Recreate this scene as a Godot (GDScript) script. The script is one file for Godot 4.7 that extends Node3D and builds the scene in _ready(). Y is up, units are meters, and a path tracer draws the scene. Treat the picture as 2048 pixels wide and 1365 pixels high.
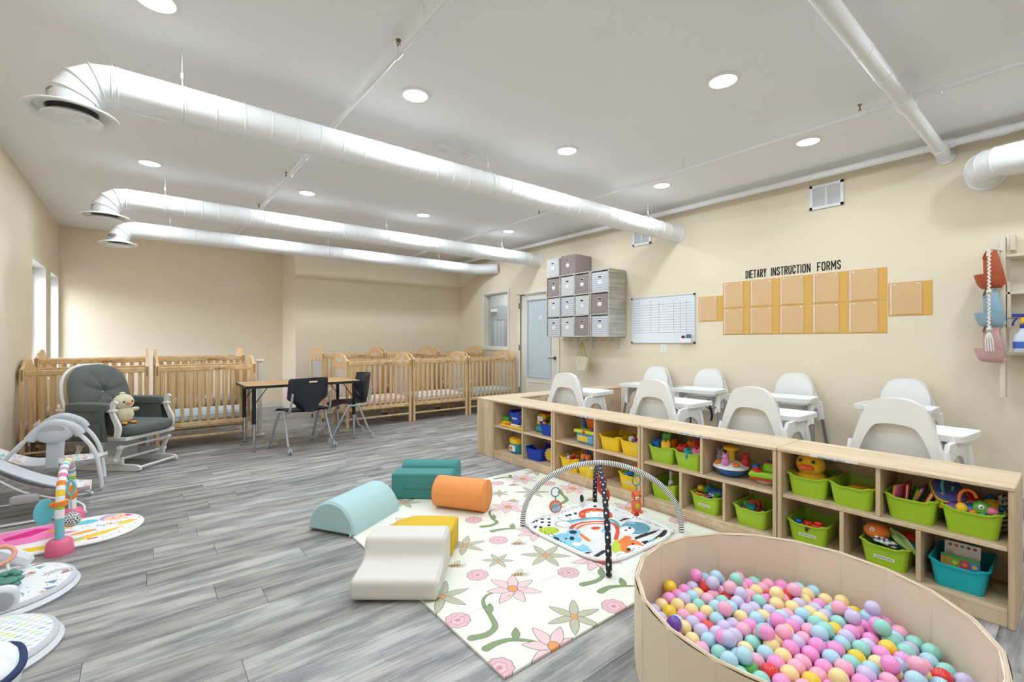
extends Node3D
# Infant room of a day nursery. Room axes: u runs to the wall with the forms (world +X), v runs to the wall behind the cribs (world -Z).

class MB:
	var v := PackedVector3Array()
	var n := PackedVector3Array()
	var uv := PackedVector2Array()
	var c := PackedColorArray()
	var ix := PackedInt32Array()
	var t := Transform3D.IDENTITY
	var col := Color.WHITE
	var uvf = null
	func at(x: float, y: float, z: float) -> MB:
		t = Transform3D(Basis(), Vector3(x, y, z)); return self
	func tf(b: Basis, o: Vector3) -> MB:
		t = Transform3D(b, o); return self
	func p(pos: Vector3, nr: Vector3, q := Vector2.ZERO) -> int:
		var w := t * pos
		v.append(w); n.append((t.basis * nr).normalized()); c.append(col)
		uv.append(uvf.call(w) if uvf != null else q)
		return v.size() - 1
	func poly(pts: Array, hint := Vector3.ZERO, uvs := []) -> void:
		var nr: Vector3 = (pts[1] - pts[0]).cross(pts[2] - pts[0]).normalized()
		var rev := hint != Vector3.ZERO and nr.dot(hint) < 0.0
		if rev: nr = -nr
		var b := v.size()
		for k in pts.size():
			p(pts[k], nr, uvs[k] if uvs.size() else Vector2.ZERO)
		for k in range(1, pts.size() - 1):
			if rev: ix.append_array([b, b + k, b + k + 1])
			else: ix.append_array([b, b + k + 1, b + k])
	func box(ce: Vector3, s: Vector3, ch := 0.0) -> MB:
		var h := s * 0.5
		ch = minf(ch, minf(h.x, minf(h.y, h.z)) * 0.95)
		var pt := func(sg: Vector3, ax: int) -> Vector3:
			var k := Vector3(h.x - ch, h.y - ch, h.z - ch)
			k[ax] = h[ax]
			return ce + k * sg
		for ax in 3:
			var b := (ax + 1) % 3
			var d := (ax + 2) % 3
			for s1 in [-1.0, 1.0]:
				var q := []
				for e in [[-1, -1], [1, -1], [1, 1], [-1, 1]]:
					var sg := Vector3(); sg[ax] = s1; sg[b] = e[0]; sg[d] = e[1]
					q.append(pt.call(sg, ax))
				var hn := Vector3(); hn[ax] = s1
				var us := [Vector2(0, 0), Vector2(1, 0), Vector2(1, 1), Vector2(0, 1)]
				poly(q, hn, us)
				if ch > 0.0:
					for s2 in [-1.0, 1.0]:
						# edge between faces ax and b, running along d
						var g := []
						for e in [[-1.0, ax], [1.0, ax], [1.0, b], [-1.0, b]]:
							var sg := Vector3(); sg[ax] = s1; sg[b] = s2; sg[d] = e[0]
							g.append(pt.call(sg, e[1]))
						var hh := Vector3(); hh[ax] = s1; hh[b] = s2
						poly(g, hh)
		if ch > 0.0:
			for a in [-1.0, 1.0]:
				for b in [-1.0, 1.0]:
					for d in [-1.0, 1.0]:
						var sg := Vector3(a, b, d)
						poly([pt.call(sg, 0), pt.call(sg, 1), pt.call(sg, 2)], sg)
		return self
	func bar(a: Vector3, b: Vector3, w: float, d: float, up := Vector3.UP, ch := 0.0) -> MB:
		# a box-section bar from a to b
		var old := t
		var x := (b - a).normalized()
		if absf(x.dot(up)) > 0.99: up = Vector3.RIGHT
		var z := x.cross(up).normalized()
		var y := z.cross(x)
		t = old * Transform3D(Basis(x, y, z), (a + b) * 0.5)
		box(Vector3.ZERO, Vector3(a.distance_to(b), w, d), ch)
		t = old
		return self
	func grid(nu: int, nv: int, f: Callable, wrap_u := false, wrap_v := false) -> MB:
		var P := []
		P.resize((nu + 1) * (nv + 1))
		for i in nu + 1:
			for j in nv + 1:
				P[i * (nv + 1) + j] = f.call(float(i) / nu, float(j) / nv)
		var b := v.size()
		for i in nu + 1:
			for j in nv + 1:
				var i0 := i - 1; var i1 := i + 1; var j0 := j - 1; var j1 := j + 1
				if wrap_u:
					if i0 < 0: i0 = nu - 1
					if i1 > nu: i1 = 1
				else:
					i0 = maxi(i0, 0); i1 = mini(i1, nu)
				if wrap_v:
					if j0 < 0: j0 = nv - 1
					if j1 > nv: j1 = 1
				else:
					j0 = maxi(j0, 0); j1 = mini(j1, nv)
				var du: Vector3 = P[i1 * (nv + 1) + j] - P[i0 * (nv + 1) + j]
				var dv: Vector3 = P[i * (nv + 1) + j1] - P[i * (nv + 1) + j0]
				if du.length() < 1e-7:
					var ii := clampi(i, 1, nu - 1)
					var jj := j
					if wrap_v: jj = j
					# pole: use the next ring inward
					var i2 := 1 if i == 0 else nu - 1
					du = P[i2 * (nv + 1) + jj] - P[i * (nv + 1) + jj] if i == 0 else P[i * (nv + 1) + jj] - P[i2 * (nv + 1) + jj]
				if dv.length() < 1e-7:
					var i2 := clampi(1 if i == 0 else (nu - 1 if i == nu else i), 0, nu)
					dv = P[i2 * (nv + 1) + j1] - P[i2 * (nv + 1) + j0]
				var nr := du.cross(dv)
				if nr.length() < 1e-12: nr = Vector3.UP
				p(P[i * (nv + 1) + j], nr.normalized(), Vector2(float(i) / nu, float(j) / nv))
		for i in nu:
			for j in nv:
				var a := b + i * (nv + 1) + j
				var d := a + nv + 1
				ix.append_array([a, a + 1, d, d, a + 1, d + 1])
		return self
	func ell(ce: Vector3, r: Vector3, nu := 12, nv := 20, e1 := 1.0, e2 := 1.0) -> MB:
		var sp := func(x: float, e: float) -> float: return signf(x) * pow(absf(x), e)
		grid(nu, nv, func(a: float, b: float) -> Vector3:
			var th := (a - 0.5) * PI
			var ph := b * TAU
			var ct: float = sp.call(cos(th), e1)
			if a == 0.0 or a == 1.0: ct = 0.0
			return ce + Vector3(r.x * ct * sp.call(cos(ph), e2), r.y * sp.call(sin(th), e1), -r.z * ct * sp.call(sin(ph), e2)), false, true)
		return self
	func disc(ce: Vector3, ax: Vector3, r: float, seg := 20) -> void:
		var a := ax.cross(Vector3.UP if absf(ax.y) < 0.9 else Vector3.RIGHT).normalized()
		var b := ax.cross(a)
		var q := []
		for k in seg: q.append(ce + (a * cos(TAU * k / seg) + b * sin(TAU * k / seg)) * r)
		poly(q, ax)
	func tube(path: Array, r, seg := 10, cap := true, sy := 1.0, up := Vector3.ZERO) -> MB:
		var m := path.size()
		var T := []
		for k in m:
			var d: Vector3 = path[mini(k + 1, m - 1)] - path[maxi(k - 1, 0)]
			T.append(d.normalized())
		var a: Vector3 = T[0].cross(up if up != Vector3.ZERO else (Vector3.UP if absf(T[0].y) < 0.9 else Vector3.RIGHT)).normalized()
		var A := []
		for k in m:
			a = (a - T[k] * a.dot(T[k])).normalized()
			A.append(a)
		var b0 := v.size()
		for k in m:
			var rr: float = r[k] if r is Array else r
			var bb: Vector3 = T[k].cross(A[k])
			for j in seg + 1:
				var an := TAU * j / seg
				p(path[k] + (A[k] * cos(an) + bb * sin(an) * sy) * rr, A[k] * cos(an) * sy + bb * sin(an), Vector2(float(k) / maxf(1, m - 1), float(j) / seg))
		for k in m - 1:
			for j in seg:
				var q := b0 + k * (seg + 1) + j
				var d := q + seg + 1
				ix.append_array([q, d, q + 1, d, d + 1, q + 1])
		if cap:
			for e in [0, m - 1]:
				var rr: float = r[e] if r is Array else r
				if rr < 0.0005: continue
				var bb: Vector3 = T[e].cross(A[e])
				var q := []
				for j in seg: q.append(path[e] + (A[e] * cos(TAU * j / seg) + bb * sin(TAU * j / seg) * sy) * rr)
				poly(q, T[e] * (-1.0 if e == 0 else 1.0))
		return self
	func lathe(pr: Array, seg := 24, a0 := 0.0, a1 := TAU) -> MB:
		var m := pr.size()
		var N := []
		for k in m - 1:
			var d: Vector2 = pr[k + 1] - pr[k]
			N.append(Vector2(d.y, -d.x).normalized())
		for k in m - 1:
			var n0: Vector2 = N[k]; var n1: Vector2 = N[k]
			if k > 0 and N[k].dot(N[k - 1]) > 0.75: n0 = (N[k] + N[k - 1]).normalized()
			if k < m - 2 and N[k].dot(N[k + 1]) > 0.75: n1 = (N[k] + N[k + 1]).normalized()
			var b := v.size()
			for j in seg + 1:
				var an := lerpf(a0, a1, float(j) / seg)
				var e := Vector3(cos(an), 0, -sin(an))
				p(e * pr[k].x + Vector3.UP * pr[k].y, e * n0.x + Vector3.UP * n0.y, Vector2(float(j) / seg, float(k) / (m - 1)))
				p(e * pr[k + 1].x + Vector3.UP * pr[k + 1].y, e * n1.x + Vector3.UP * n1.y, Vector2(float(j) / seg, float(k + 1) / (m - 1)))
			for j in seg:
				var q := b + j * 2
				ix.append_array([q, q + 1, q + 2, q + 2, q + 1, q + 3])
		return self
	func prism(po: PackedVector2Array, z0: float, z1: float, ch := 0.0) -> MB:
		# outline in the xy plane, extruded along z, with chamfered cap edges
		var q := po
		if Geometry2D.is_polygon_clockwise(q):
			q = q.duplicate(); q.reverse()
		var m := q.size()
		var IN := PackedVector2Array()
		var EN := []
		for k in m:
			var d: Vector2 = (q[(k + 1) % m] - q[k]).normalized()
			EN.append(Vector2(d.y, -d.x))
		for k in m:
			var n0: Vector2 = EN[(k + m - 1) % m]; var n1: Vector2 = EN[k]
			var bi := (n0 + n1)
			var l := maxf(0.5, bi.length_squared() * 0.5)
			IN.append(q[k] - bi / l * ch)
		var za := z0 + ch if z1 > z0 else z0 - ch
		var zb := z1 - ch if z1 > z0 else z1 + ch
		var rings := [[IN, z0], [q, za], [q, zb], [IN, z1]] if ch > 0.0 else [[q, z0], [q, z1]]
		var sgn := 1.0 if z1 > z0 else -1.0
		for r in rings.size() - 1:
			for k in m:
				var k2 := (k + 1) % m
				var na: Vector2 = EN[k]; var nb: Vector2 = EN[k]
				if EN[k].dot(EN[(k + m - 1) % m]) > 0.7: na = (EN[k] + EN[(k + m - 1) % m]).normalized()
				if EN[k].dot(EN[k2]) > 0.7: nb = (EN[k] + EN[k2]).normalized()
				var lift := 0.0
				if ch > 0.0: lift = [-1.0, 0.0, 1.0][r] * sgn
				var A: PackedVector2Array = rings[r][0]; var B: PackedVector2Array = rings[r + 1][0]
				var b := v.size()
				p(Vector3(A[k].x, A[k].y, rings[r][1]), Vector3(na.x, na.y, lift))
				p(Vector3(A[k2].x, A[k2].y, rings[r][1]), Vector3(nb.x, nb.y, lift))
				p(Vector3(B[k2].x, B[k2].y, rings[r + 1][1]), Vector3(nb.x, nb.y, lift))
				p(Vector3(B[k].x, B[k].y, rings[r + 1][1]), Vector3(na.x, na.y, lift))
				if sgn > 0: ix.append_array([b, b + 2, b + 1, b, b + 3, b + 2])
				else: ix.append_array([b, b + 1, b + 2, b, b + 2, b + 3])
		var cp: PackedVector2Array = IN if ch > 0.0 else q
		var tr := Geometry2D.triangulate_polygon(cp)
		if tr.is_empty(): tr = Geometry2D.triangulate_polygon(q)
		if tr.is_empty():
			for k in range(1, m - 1): tr.append_array([0, k, k + 1])
		for e in [[z0, -sgn], [z1, sgn]]:
			var b := v.size()
			for k in m: p(Vector3(cp[k].x, cp[k].y, e[0]), Vector3(0, 0, e[1]), cp[k])
			for k in range(0, tr.size(), 3):
				var a0: Vector2 = cp[tr[k]]; var a1: Vector2 = cp[tr[k + 1]]; var a2: Vector2 = cp[tr[k + 2]]
				var ccw := (a1 - a0).cross(a2 - a0) > 0.0
				if ccw == (e[1] > 0): ix.append_array([b + tr[k], b + tr[k + 2], b + tr[k + 1]])
				else: ix.append_array([b + tr[k], b + tr[k + 1], b + tr[k + 2]])
		return self
	func mesh() -> ArrayMesh:
		var a := []
		a.resize(Mesh.ARRAY_MAX)
		a[Mesh.ARRAY_VERTEX] = v; a[Mesh.ARRAY_NORMAL] = n; a[Mesh.ARRAY_TEX_UV] = uv; a[Mesh.ARRAY_COLOR] = c; a[Mesh.ARRAY_INDEX] = ix
		var m := ArrayMesh.new()
		m.add_surface_from_arrays(Mesh.PRIMITIVE_TRIANGLES, a)
		return m

var M := {}
var names := {}
var rng := RandomNumberGenerator.new()

func W(u: float, y: float, v: float) -> Vector3: return Vector3(u, y, -v)
func nm(s: String) -> String:
	var k: int = names.get(s, 0)
	names[s] = k + 1
	return s if k == 0 else "%s_%03d" % [s, k]
func thing(called: String, label: String, category: String, at := Vector3.ZERO, turn := 0.0, group := "") -> Node3D:
	var o := Node3D.new()
	o.name = nm(called); add_child(o, true)
	o.position = at; o.rotation.y = turn
	return tag(o, label, category, group)
func tag(o: Node3D, label: String, category: String, group := "", kind := "") -> Node3D:
	o.set_meta("label", label); o.set_meta("category", category)
	if group != "": o.set_meta("group", group)
	if kind != "": o.set_meta("kind", kind)
	return o
func part(mb, called: String, m, parent: Node3D, at := Vector3.ZERO, turn := 0.0, label := "") -> MeshInstance3D:
	var o := MeshInstance3D.new()
	o.mesh = mb.mesh() if mb is MB else mb
	o.material_override = M[m] if m is String else m
	o.name = called
	o.position = at; o.rotation.y = turn
	parent.add_child(o, true)
	if label != "": o.set_meta("label", label)
	return o
func one(mb, called: String, m, label: String, category: String, at := Vector3.ZERO, turn := 0.0, group := "", kind := "") -> MeshInstance3D:
	var o := part(mb, nm(called), m, self, at, turn)
	tag(o, label, category, group, kind)
	return o
func struct(called: String, label: String, category := "") -> Node3D:
	var o := Node3D.new(); o.name = called; add_child(o, true)
	o.set_meta("kind", "structure"); o.set_meta("label", label)
	o.set_meta("category", category if category != "" else called.split("_")[0])
	return o
func mat(called: String, c: Color, rough := 0.6, o := {}) -> StandardMaterial3D:
	var m := StandardMaterial3D.new()
	m.resource_name = called
	m.albedo_color = c; m.roughness = rough
	m.metallic = o.get("metal", 0.0)
	if o.has("tex"):
		m.albedo_texture = o.tex
	if o.has("tri"):
		m.uv1_triplanar = true; m.uv1_world_triplanar = o.get("world", false)
		m.uv1_scale = o.tri if o.tri is Vector3 else Vector3.ONE * o.tri
	if o.has("bump"):
		m.heightmap_enabled = true; m.heightmap_texture = o.bump; m.heightmap_scale = o.get("bs", 0.1)
	if o.has("vc"): m.vertex_color_use_as_albedo = true
	if o.has("spec"): m.metallic_specular = o.spec
	if o.has("coat"):
		m.clearcoat_enabled = true; m.clearcoat = o.coat; m.clearcoat_roughness = 0.1
	if o.has("alpha"):
		m.transparency = BaseMaterial3D.TRANSPARENCY_ALPHA; m.albedo_color.a = o.alpha
	if o.has("rim"):
		m.rim_enabled = true; m.rim = o.rim; m.rim_tint = 0.6
	if o.has("emit"):
		m.emission_enabled = true; m.emission = c; m.emission_energy_multiplier = o.emit
	if o.has("back"):
		m.backlight_enabled = true; m.backlight = o.back
	M[called] = m
	return m
func rgb(r: int, g: int, b: int) -> Color: return Color8(r, g, b)
func shade(c: Color, k: float) -> Color: return Color(c.r * k, c.g * k, c.b * k)

# ---- drawing of flat print into images
func ipoly(im: Image, pts: PackedVector2Array, c: Color) -> void:
	var y0 := 1e9; var y1 := -1e9
	for q in pts: y0 = minf(y0, q.y); y1 = maxf(y1, q.y)
	var H := im.get_height(); var Wd := im.get_width()
	for y in range(maxi(0, int(floor(y0))), mini(H - 1, int(ceil(y1))) + 1):
		var xs := []
		var yy := y + 0.5
		for k in pts.size():
			var a := pts[k]; var b := pts[(k + 1) % pts.size()]
			if (a.y <= yy) != (b.y <= yy): xs.append(a.x + (yy - a.y) / (b.y - a.y) * (b.x - a.x))
		xs.sort()
		for k in range(0, xs.size() - 1, 2):
			var x0 := maxi(0, int(round(xs[k]))); var x1 := mini(Wd, int(round(xs[k + 1])))
			if x1 > x0: im.fill_rect(Rect2i(x0, y, x1 - x0, 1), c)
func iell(im: Image, ce: Vector2, rx: float, ry: float, rot: float, c: Color) -> void:
	var q := PackedVector2Array()
	for k in 28:
		q.append(ce + Vector2(rx * cos(TAU * k / 28), ry * sin(TAU * k / 28)).rotated(rot))
	ipoly(im, q, c)
func ipetal(im: Image, ce: Vector2, an: float, ln: float, w: float, c: Color, lc: Color, lw := 2.0) -> void:
	for pass_ in 2:
		var q := PackedVector2Array()
		var g := lw if pass_ == 0 else 0.0
		for k in 13:
			var s := k / 12.0
			q.append(Vector2(-g + s * (ln + 2 * g), (w + g) * pow(sin(PI * pow(s, 0.8)), 0.8) * 0.5 + (g * 0.3)))
		for k in range(12, -1, -1):
			var s := k / 12.0
			q.append(Vector2(-g + s * (ln + 2 * g), -(w + g) * pow(sin(PI * pow(s, 0.8)), 0.8) * 0.5 - (g * 0.3)))
		for k in q.size(): q[k] = ce + q[k].rotated(an)
		ipoly(im, q, lc if pass_ == 0 else c)
func istroke(im: Image, pts: Array, w, c: Color) -> void:
	for k in pts.size() - 1:
		var a: Vector2 = pts[k]; var b: Vector2 = pts[k + 1]
		if a.distance_to(b) < 0.01: continue
		var wa: float = w[k] if w is Array else w
		var wb: float = w[k + 1] if w is Array else w
		var d := (b - a).normalized().orthogonal() * 0.5
		ipoly(im, PackedVector2Array([a + d * wa, b + d * wb, b - d * wb, a - d * wa]), c)
		iell(im, b, wb * 0.5, wb * 0.5, 0, c)
	var w0: float = w[0] if w is Array else w
	iell(im, pts[0], w0 * 0.5, w0 * 0.5, 0, c)
func curve(pts: Array, nseg := 8) -> Array:
	# Catmull-Rom through the points, 2D or 3D
	var out := []
	var m := pts.size()
	for k in m - 1:
		var a = pts[maxi(0, k - 1)]; var b = pts[k]; var c = pts[k + 1]; var d = pts[mini(m - 1, k + 2)]
		for j in nseg:
			var s := float(j) / nseg
			out.append(0.5 * ((2.0 * b) + (c - a) * s + (2.0 * a - 5.0 * b + 4.0 * c - d) * s * s + (3.0 * b - a - 3.0 * c + d) * s * s * s))
	out.append(pts[m - 1])
	return out
func tex(im: Image) -> ImageTexture:
	im.generate_mipmaps()
	return ImageTexture.create_from_image(im)
func noise_img(w: int, h: int, sx: int, sy: int, sd: int, freq := 0.05, oct := 3) -> Image:
	# noise stretched by sx along x and sy along y
	var f := FastNoiseLite.new()
	f.seed = sd; f.frequency = freq; f.fractal_octaves = oct; f.noise_type = FastNoiseLite.TYPE_SIMPLEX
	var im := f.get_seamless_image(maxi(8, w / sx), maxi(8, h / sy))
	im.resize(w, h, Image.INTERPOLATE_CUBIC)
	im.convert(Image.FORMAT_L8)
	return im
func wood_tex(w: int, h: int, base: Color, dark: Color, sd: int, amt := 1.0) -> ImageTexture:
	# grain along x
	var a := noise_img(w, h, 24, 2, sd, 0.05, 4).get_data()
	var b := noise_img(w, h, 12, 1, sd + 7, 0.12, 2).get_data()
	var c := noise_img(w, h, 8, 4, sd + 13, 0.02, 2).get_data()
	var out := PackedByteArray(); out.resize(w * h * 3)
	for k in w * h:
		var s := clampf((a[k] / 255.0 - 0.5) * 1.6 * amt + (b[k] / 255.0 - 0.5) * 0.8 * amt + (c[k] / 255.0 - 0.5) * 0.9 * amt + 0.35, 0.0, 1.0)
		out[k * 3] = int(255 * lerpf(base.r, dark.r, s)); out[k * 3 + 1] = int(255 * lerpf(base.g, dark.g, s)); out[k * 3 + 2] = int(255 * lerpf(base.b, dark.b, s))
	return tex(Image.create_from_data(w, h, false, Image.FORMAT_RGB8, out))
func arc_pts(ce: Vector2, rx: float, ry: float, a0: float, a1: float, k := 12) -> PackedVector2Array:
	var q := PackedVector2Array()
	for i in k + 1:
		var a := lerpf(a0, a1, float(i) / k)
		q.append(ce + Vector2(rx * cos(a), ry * sin(a)))
	return q
func rrect(w: float, h: float, r: float, k := 5) -> PackedVector2Array:
	var q := PackedVector2Array()
	q.append_array(arc_pts(Vector2(w / 2 - r, h / 2 - r), r, r, 0, PI / 2, k))
	q.append_array(arc_pts(Vector2(-w / 2 + r, h / 2 - r), r, r, PI / 2, PI, k))
	q.append_array(arc_pts(Vector2(-w / 2 + r, -h / 2 + r), r, r, PI, 1.5 * PI, k))
	q.append_array(arc_pts(Vector2(w / 2 - r, -h / 2 + r), r, r, 1.5 * PI, TAU, k))
	return q
func flat_up() -> Basis: return Basis(Vector3.RIGHT, Vector3(0, 0, -1), Vector3.UP)   # outline drawn in xy, laid on the ground, extruded upwards
func on_wall() -> Basis: return Basis(Vector3(0, 0, 1), Vector3.UP, Vector3(-1, 0, 0))   # outline on the wall of the forms, extruded into the room
func letters(txt: String, h: float, depth: float, m: String, parent: Node3D, t: Transform3D, called := "lettering", sx := 1.0, bold := false) -> MeshInstance3D:
	var tm := TextMesh.new()
	var f := SystemFont.new()
	f.font_names = PackedStringArray(["Droid Sans"])
	if bold: f.font_weight = 700
	tm.font = f; tm.text = txt; tm.font_size = 32; tm.pixel_size = h / 23.0; tm.depth = depth; tm.curve_step = 2.0
	var o := part(tm, called, m, parent)
	o.transform = t * Transform3D(Basis.from_scale(Vector3(sx, 1, 1)), Vector3.ZERO)
	return o

const GLYPHS := {
	"D": [[[0, 0], [0, 1], [0.6, 1], [1, 0.8], [1, 0.2], [0.6, 0], [0, 0]]], "I": [[[0.5, 0], [0.5, 1]]],
	"E": [[[1, 1], [0, 1], [0, 0], [1, 0]], [[0, 0.5], [0.85, 0.5]]], "T": [[[0, 1], [1, 1]], [[0.5, 1], [0.5, 0]]],
	"A": [[[0, 0], [0.5, 1], [1, 0]], [[0.2, 0.3], [0.8, 0.3]]], "R": [[[0, 0], [0, 1], [0.7, 1], [1, 0.85], [1, 0.62], [0.7, 0.48], [0, 0.48]], [[0.55, 0.48], [1, 0]]],
	"Y": [[[0, 1], [0.5, 0.45], [1, 1]], [[0.5, 0.45], [0.5, 0]]], "N": [[[0, 0], [0, 1], [1, 0], [1, 1]]],
	"S": [[[1, 0.82], [0.75, 1], [0.25, 1], [0, 0.82], [0, 0.65], [1, 0.35], [1, 0.18], [0.75, 0], [0.25, 0], [0, 0.18]]], "U": [[[0, 1], [0, 0.2], [0.25, 0], [0.75, 0], [1, 0.2], [1, 1]]],
	"C": [[[1, 0.72], [1, 0.82], [0.75, 1], [0.25, 1], [0, 0.82], [0, 0.18], [0.25, 0], [0.75, 0], [1, 0.18], [1, 0.28]]], "O": [[[0, 0.2], [0, 0.8], [0.25, 1], [0.75, 1], [1, 0.8], [1, 0.2], [0.75, 0], [0.25, 0], [0, 0.2]]],
	"F": [[[1, 1], [0, 1], [0, 0]], [[0, 0.52], [0.8, 0.52]]], "M": [[[0, 0], [0, 1], [0.5, 0.35], [1, 1], [1, 0]]]}
func glyph(ch: String, w: float, h: float, th: float, d: float, t: Transform3D) -> MB:
	# heavy condensed capital cut from sheet: strokes with square joints
	var p := MB.new(); p.t = t
	for line in GLYPHS[ch]:
		for k in line.size():
			var a := Vector3(line[k][0] * (w - th) + th / 2, line[k][1] * (h - th) + th / 2, d / 2)
			p.box(a, Vector3(th, th, d))
			if k + 1 < line.size():
				var b := Vector3(line[k + 1][0] * (w - th) + th / 2, line[k + 1][1] * (h - th) + th / 2, d / 2)
				p.bar(a, b, th, d, Vector3(0, 0, 1).cross(b - a))
	return p

func _ready() -> void:
	rng.seed = 7
	# ---- camera, sky, exposure
	var cam := Camera3D.new()
	cam.name = "camera"; add_child(cam)
	cam.position = W(0, 1.24, 0)
	cam.rotation.y = -atan(738.0 / 921.6)
	cam.fov = rad_to_deg(2.0 * atan(682.5 / 921.6))
	cam.near = 0.05; cam.far = 60.0; cam.current = true
	var we := WorldEnvironment.new(); we.name = "environment"; add_child(we)
	var env := Environment.new()
	var sky := Sky.new()
	var sm := ProceduralSkyMaterial.new()
	sm.sky_top_color = Color(0.8, 0.85, 0.92); sm.sky_horizon_color = Color(0.94, 0.95, 0.97)
	sm.ground_bottom_color = Color(0.5, 0.5, 0.48); sm.ground_horizon_color = Color(0.8, 0.82, 0.84)
	sm.sky_energy_multiplier = 4.6; sm.ground_energy_multiplier = 3.4
	sky.sky_material = sm
	env.background_mode = Environment.BG_SKY; env.sky = sky
	env.tonemap_mode = Environment.TONE_MAPPER_LINEAR
	env.tonemap_exposure = EXPOSURE
	env.sdfgi_enabled = true; env.ssao_enabled = true; env.ssil_enabled = true
	we.environment = env
	make_materials()
	build_room()
	build_lights()
	build_ceiling()
	build_wall_things()
	build_cribs()
	build_table()
	build_glider()
	build_high_chairs()
	build_cabinets()
	build_play_mat()
	build_soft_play()
	build_activity_gym()
	build_ball_pit()
	build_baby_gear()
	build_shelf_toys()

const EXPOSURE := 0.67
const LAMP_ENERGY := 1.5
const CEIL := 2.96
const UW := 5.39
const UL := -0.97

func make_materials() -> void:
	mat("wall_paint", rgb(237, 222, 198), 0.85)
	mat("ceiling_paint", rgb(246, 246, 246), 0.9)
	mat("trim_paint", rgb(238, 231, 217), 0.5)
	mat("base_paint", rgb(226, 220, 208), 0.55)
	mat("duct_paint", rgb(240, 240, 240), 0.45)
	mat("pipe_paint", rgb(238, 238, 237), 0.4)
	mat("galvanised", rgb(158, 160, 162), 0.5, {"metal": 0.5})
	mat("steel", rgb(150, 150, 152), 0.3, {"metal": 1.0})
	mat("chrome", rgb(205, 207, 210), 0.15, {"metal": 1.0})
	mat("brass", rgb(150, 130, 96), 0.35, {"metal": 1.0})
	mat("dark_metal", rgb(52, 48, 46), 0.45)
	mat("white_plastic", rgb(240, 240, 240), 0.35)
	mat("satin_white", rgb(238, 238, 236), 0.5)
	mat("hall_paint", rgb(206, 212, 214), 0.8)
	mat("hall_dark", rgb(160, 170, 176), 0.8)
	mat("glass", Color(0.9, 0.95, 0.95), 0.02, {"alpha": 0.12})
	mat("frost", rgb(204, 218, 224), 0.45)
	mat("bead", rgb(206, 212, 218), 0.5)
	mat("lamp_lens", Color(1.0, 0.98, 0.95), 0.5, {"emit": 6.0})
	mat("black", rgb(26, 26, 28), 0.5)
	mat("rubber", rgb(40, 40, 42), 0.8)
	mat("paper", rgb(240, 240, 236), 0.8)
	mat("pane_white", rgb(225, 228, 232), 0.3, {"alpha": 0.55})
	mat("acrylic", Color(0.93, 0.95, 0.96), 0.1, {"alpha": 0.2})
	var g := plank_tex()
	mat("plank", Color.WHITE, 0.5, {"tex": g, "vc": true})
	mat("subfloor", rgb(70, 68, 66), 0.9)
	var pine := wood_tex(512, 256, rgb(234, 201, 152), rgb(208, 165, 112), 21, 0.8)
	mat("pine", Color.WHITE, 0.45, {"tex": pine, "tri": Vector3(1.1, 5.0, 5.0)})
	mat("pine_up", Color.WHITE, 0.45, {"tex": _turned(pine), "tri": Vector3(5.0, 1.1, 5.0)})
	var birch := wood_tex(512, 256, rgb(230, 210, 183), rgb(210, 184, 152), 33, 0.7)
	mat("birch", Color.WHITE, 0.42, {"tex": birch, "tri": Vector3(4.0, 4.0, 0.9), "vc": true})
	mat("birch_up", Color.WHITE, 0.42, {"tex": _turned(birch), "tri": Vector3(4.0, 0.9, 4.0), "vc": true})
	var greyw := wood_tex(256, 512, rgb(206, 202, 190), rgb(168, 164, 152), 41, 0.9)
	mat("grey_wood", Color.WHITE, 0.6, {"tex": greyw, "tri": 2.0})
	var weave := noise_img(256, 256, 1, 1, 5, 0.3, 2)
	M["weave"] = tex(weave)

func plank_tex() -> ImageTexture:
	# weathered grey boards: long soft streaks, fine grain and a few dark flecks along x
	var w := 1024; var h := 512
	var a := noise_img(w, h, 32, 4, 3, 0.04, 3).get_data()
	var b := noise_img(w, h, 32, 1, 17, 0.09, 2).get_data()
	var d := noise_img(w, h, 16, 1, 29, 0.2, 2).get_data()
	var e := noise_img(w, h, 10, 3, 43, 0.06, 2).get_data()
	var c0 := rgb(186, 183, 179); var c1 := rgb(126, 125, 127); var c2 := rgb(96, 94, 95)
	var out := PackedByteArray(); out.resize(w * h * 3)
	for k in w * h:
		var s := clampf((a[k] / 255.0 - 0.5) * 1.3 + (b[k] / 255.0 - 0.5) * 0.55 + (e[k] / 255.0 - 0.5) * 0.3 + 0.42, 0.0, 1.0)
		var f := clampf((d[k] / 255.0 - 0.66) * 3.0, 0.0, 0.7) * s
		var q := c0.lerp(c1, s).lerp(c2, f)
		out[k * 3] = int(255 * q.r); out[k * 3 + 1] = int(255 * q.g); out[k * 3 + 2] = int(255 * q.b)
	return tex(Image.create_from_data(w, h, false, Image.FORMAT_RGB8, out))

func _turned(t: ImageTexture) -> ImageTexture:
	var im := t.get_image()
	im.clear_mipmaps()
	im.rotate_90(CLOCKWISE)
	return tex(im)

func project(u: float, y: float, v: float) -> Vector2:
	var f := 921.6
	var a := atan(738.0 / f)
	var F := u * sin(a) + v * cos(a)
	var R := u * cos(a) - v * sin(a)
	if F < 0.05: return Vector2(-9999, -9999)
	return Vector2(1024 + f * R / F, 682.5 - f * (y - 1.24) / F)

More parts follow.
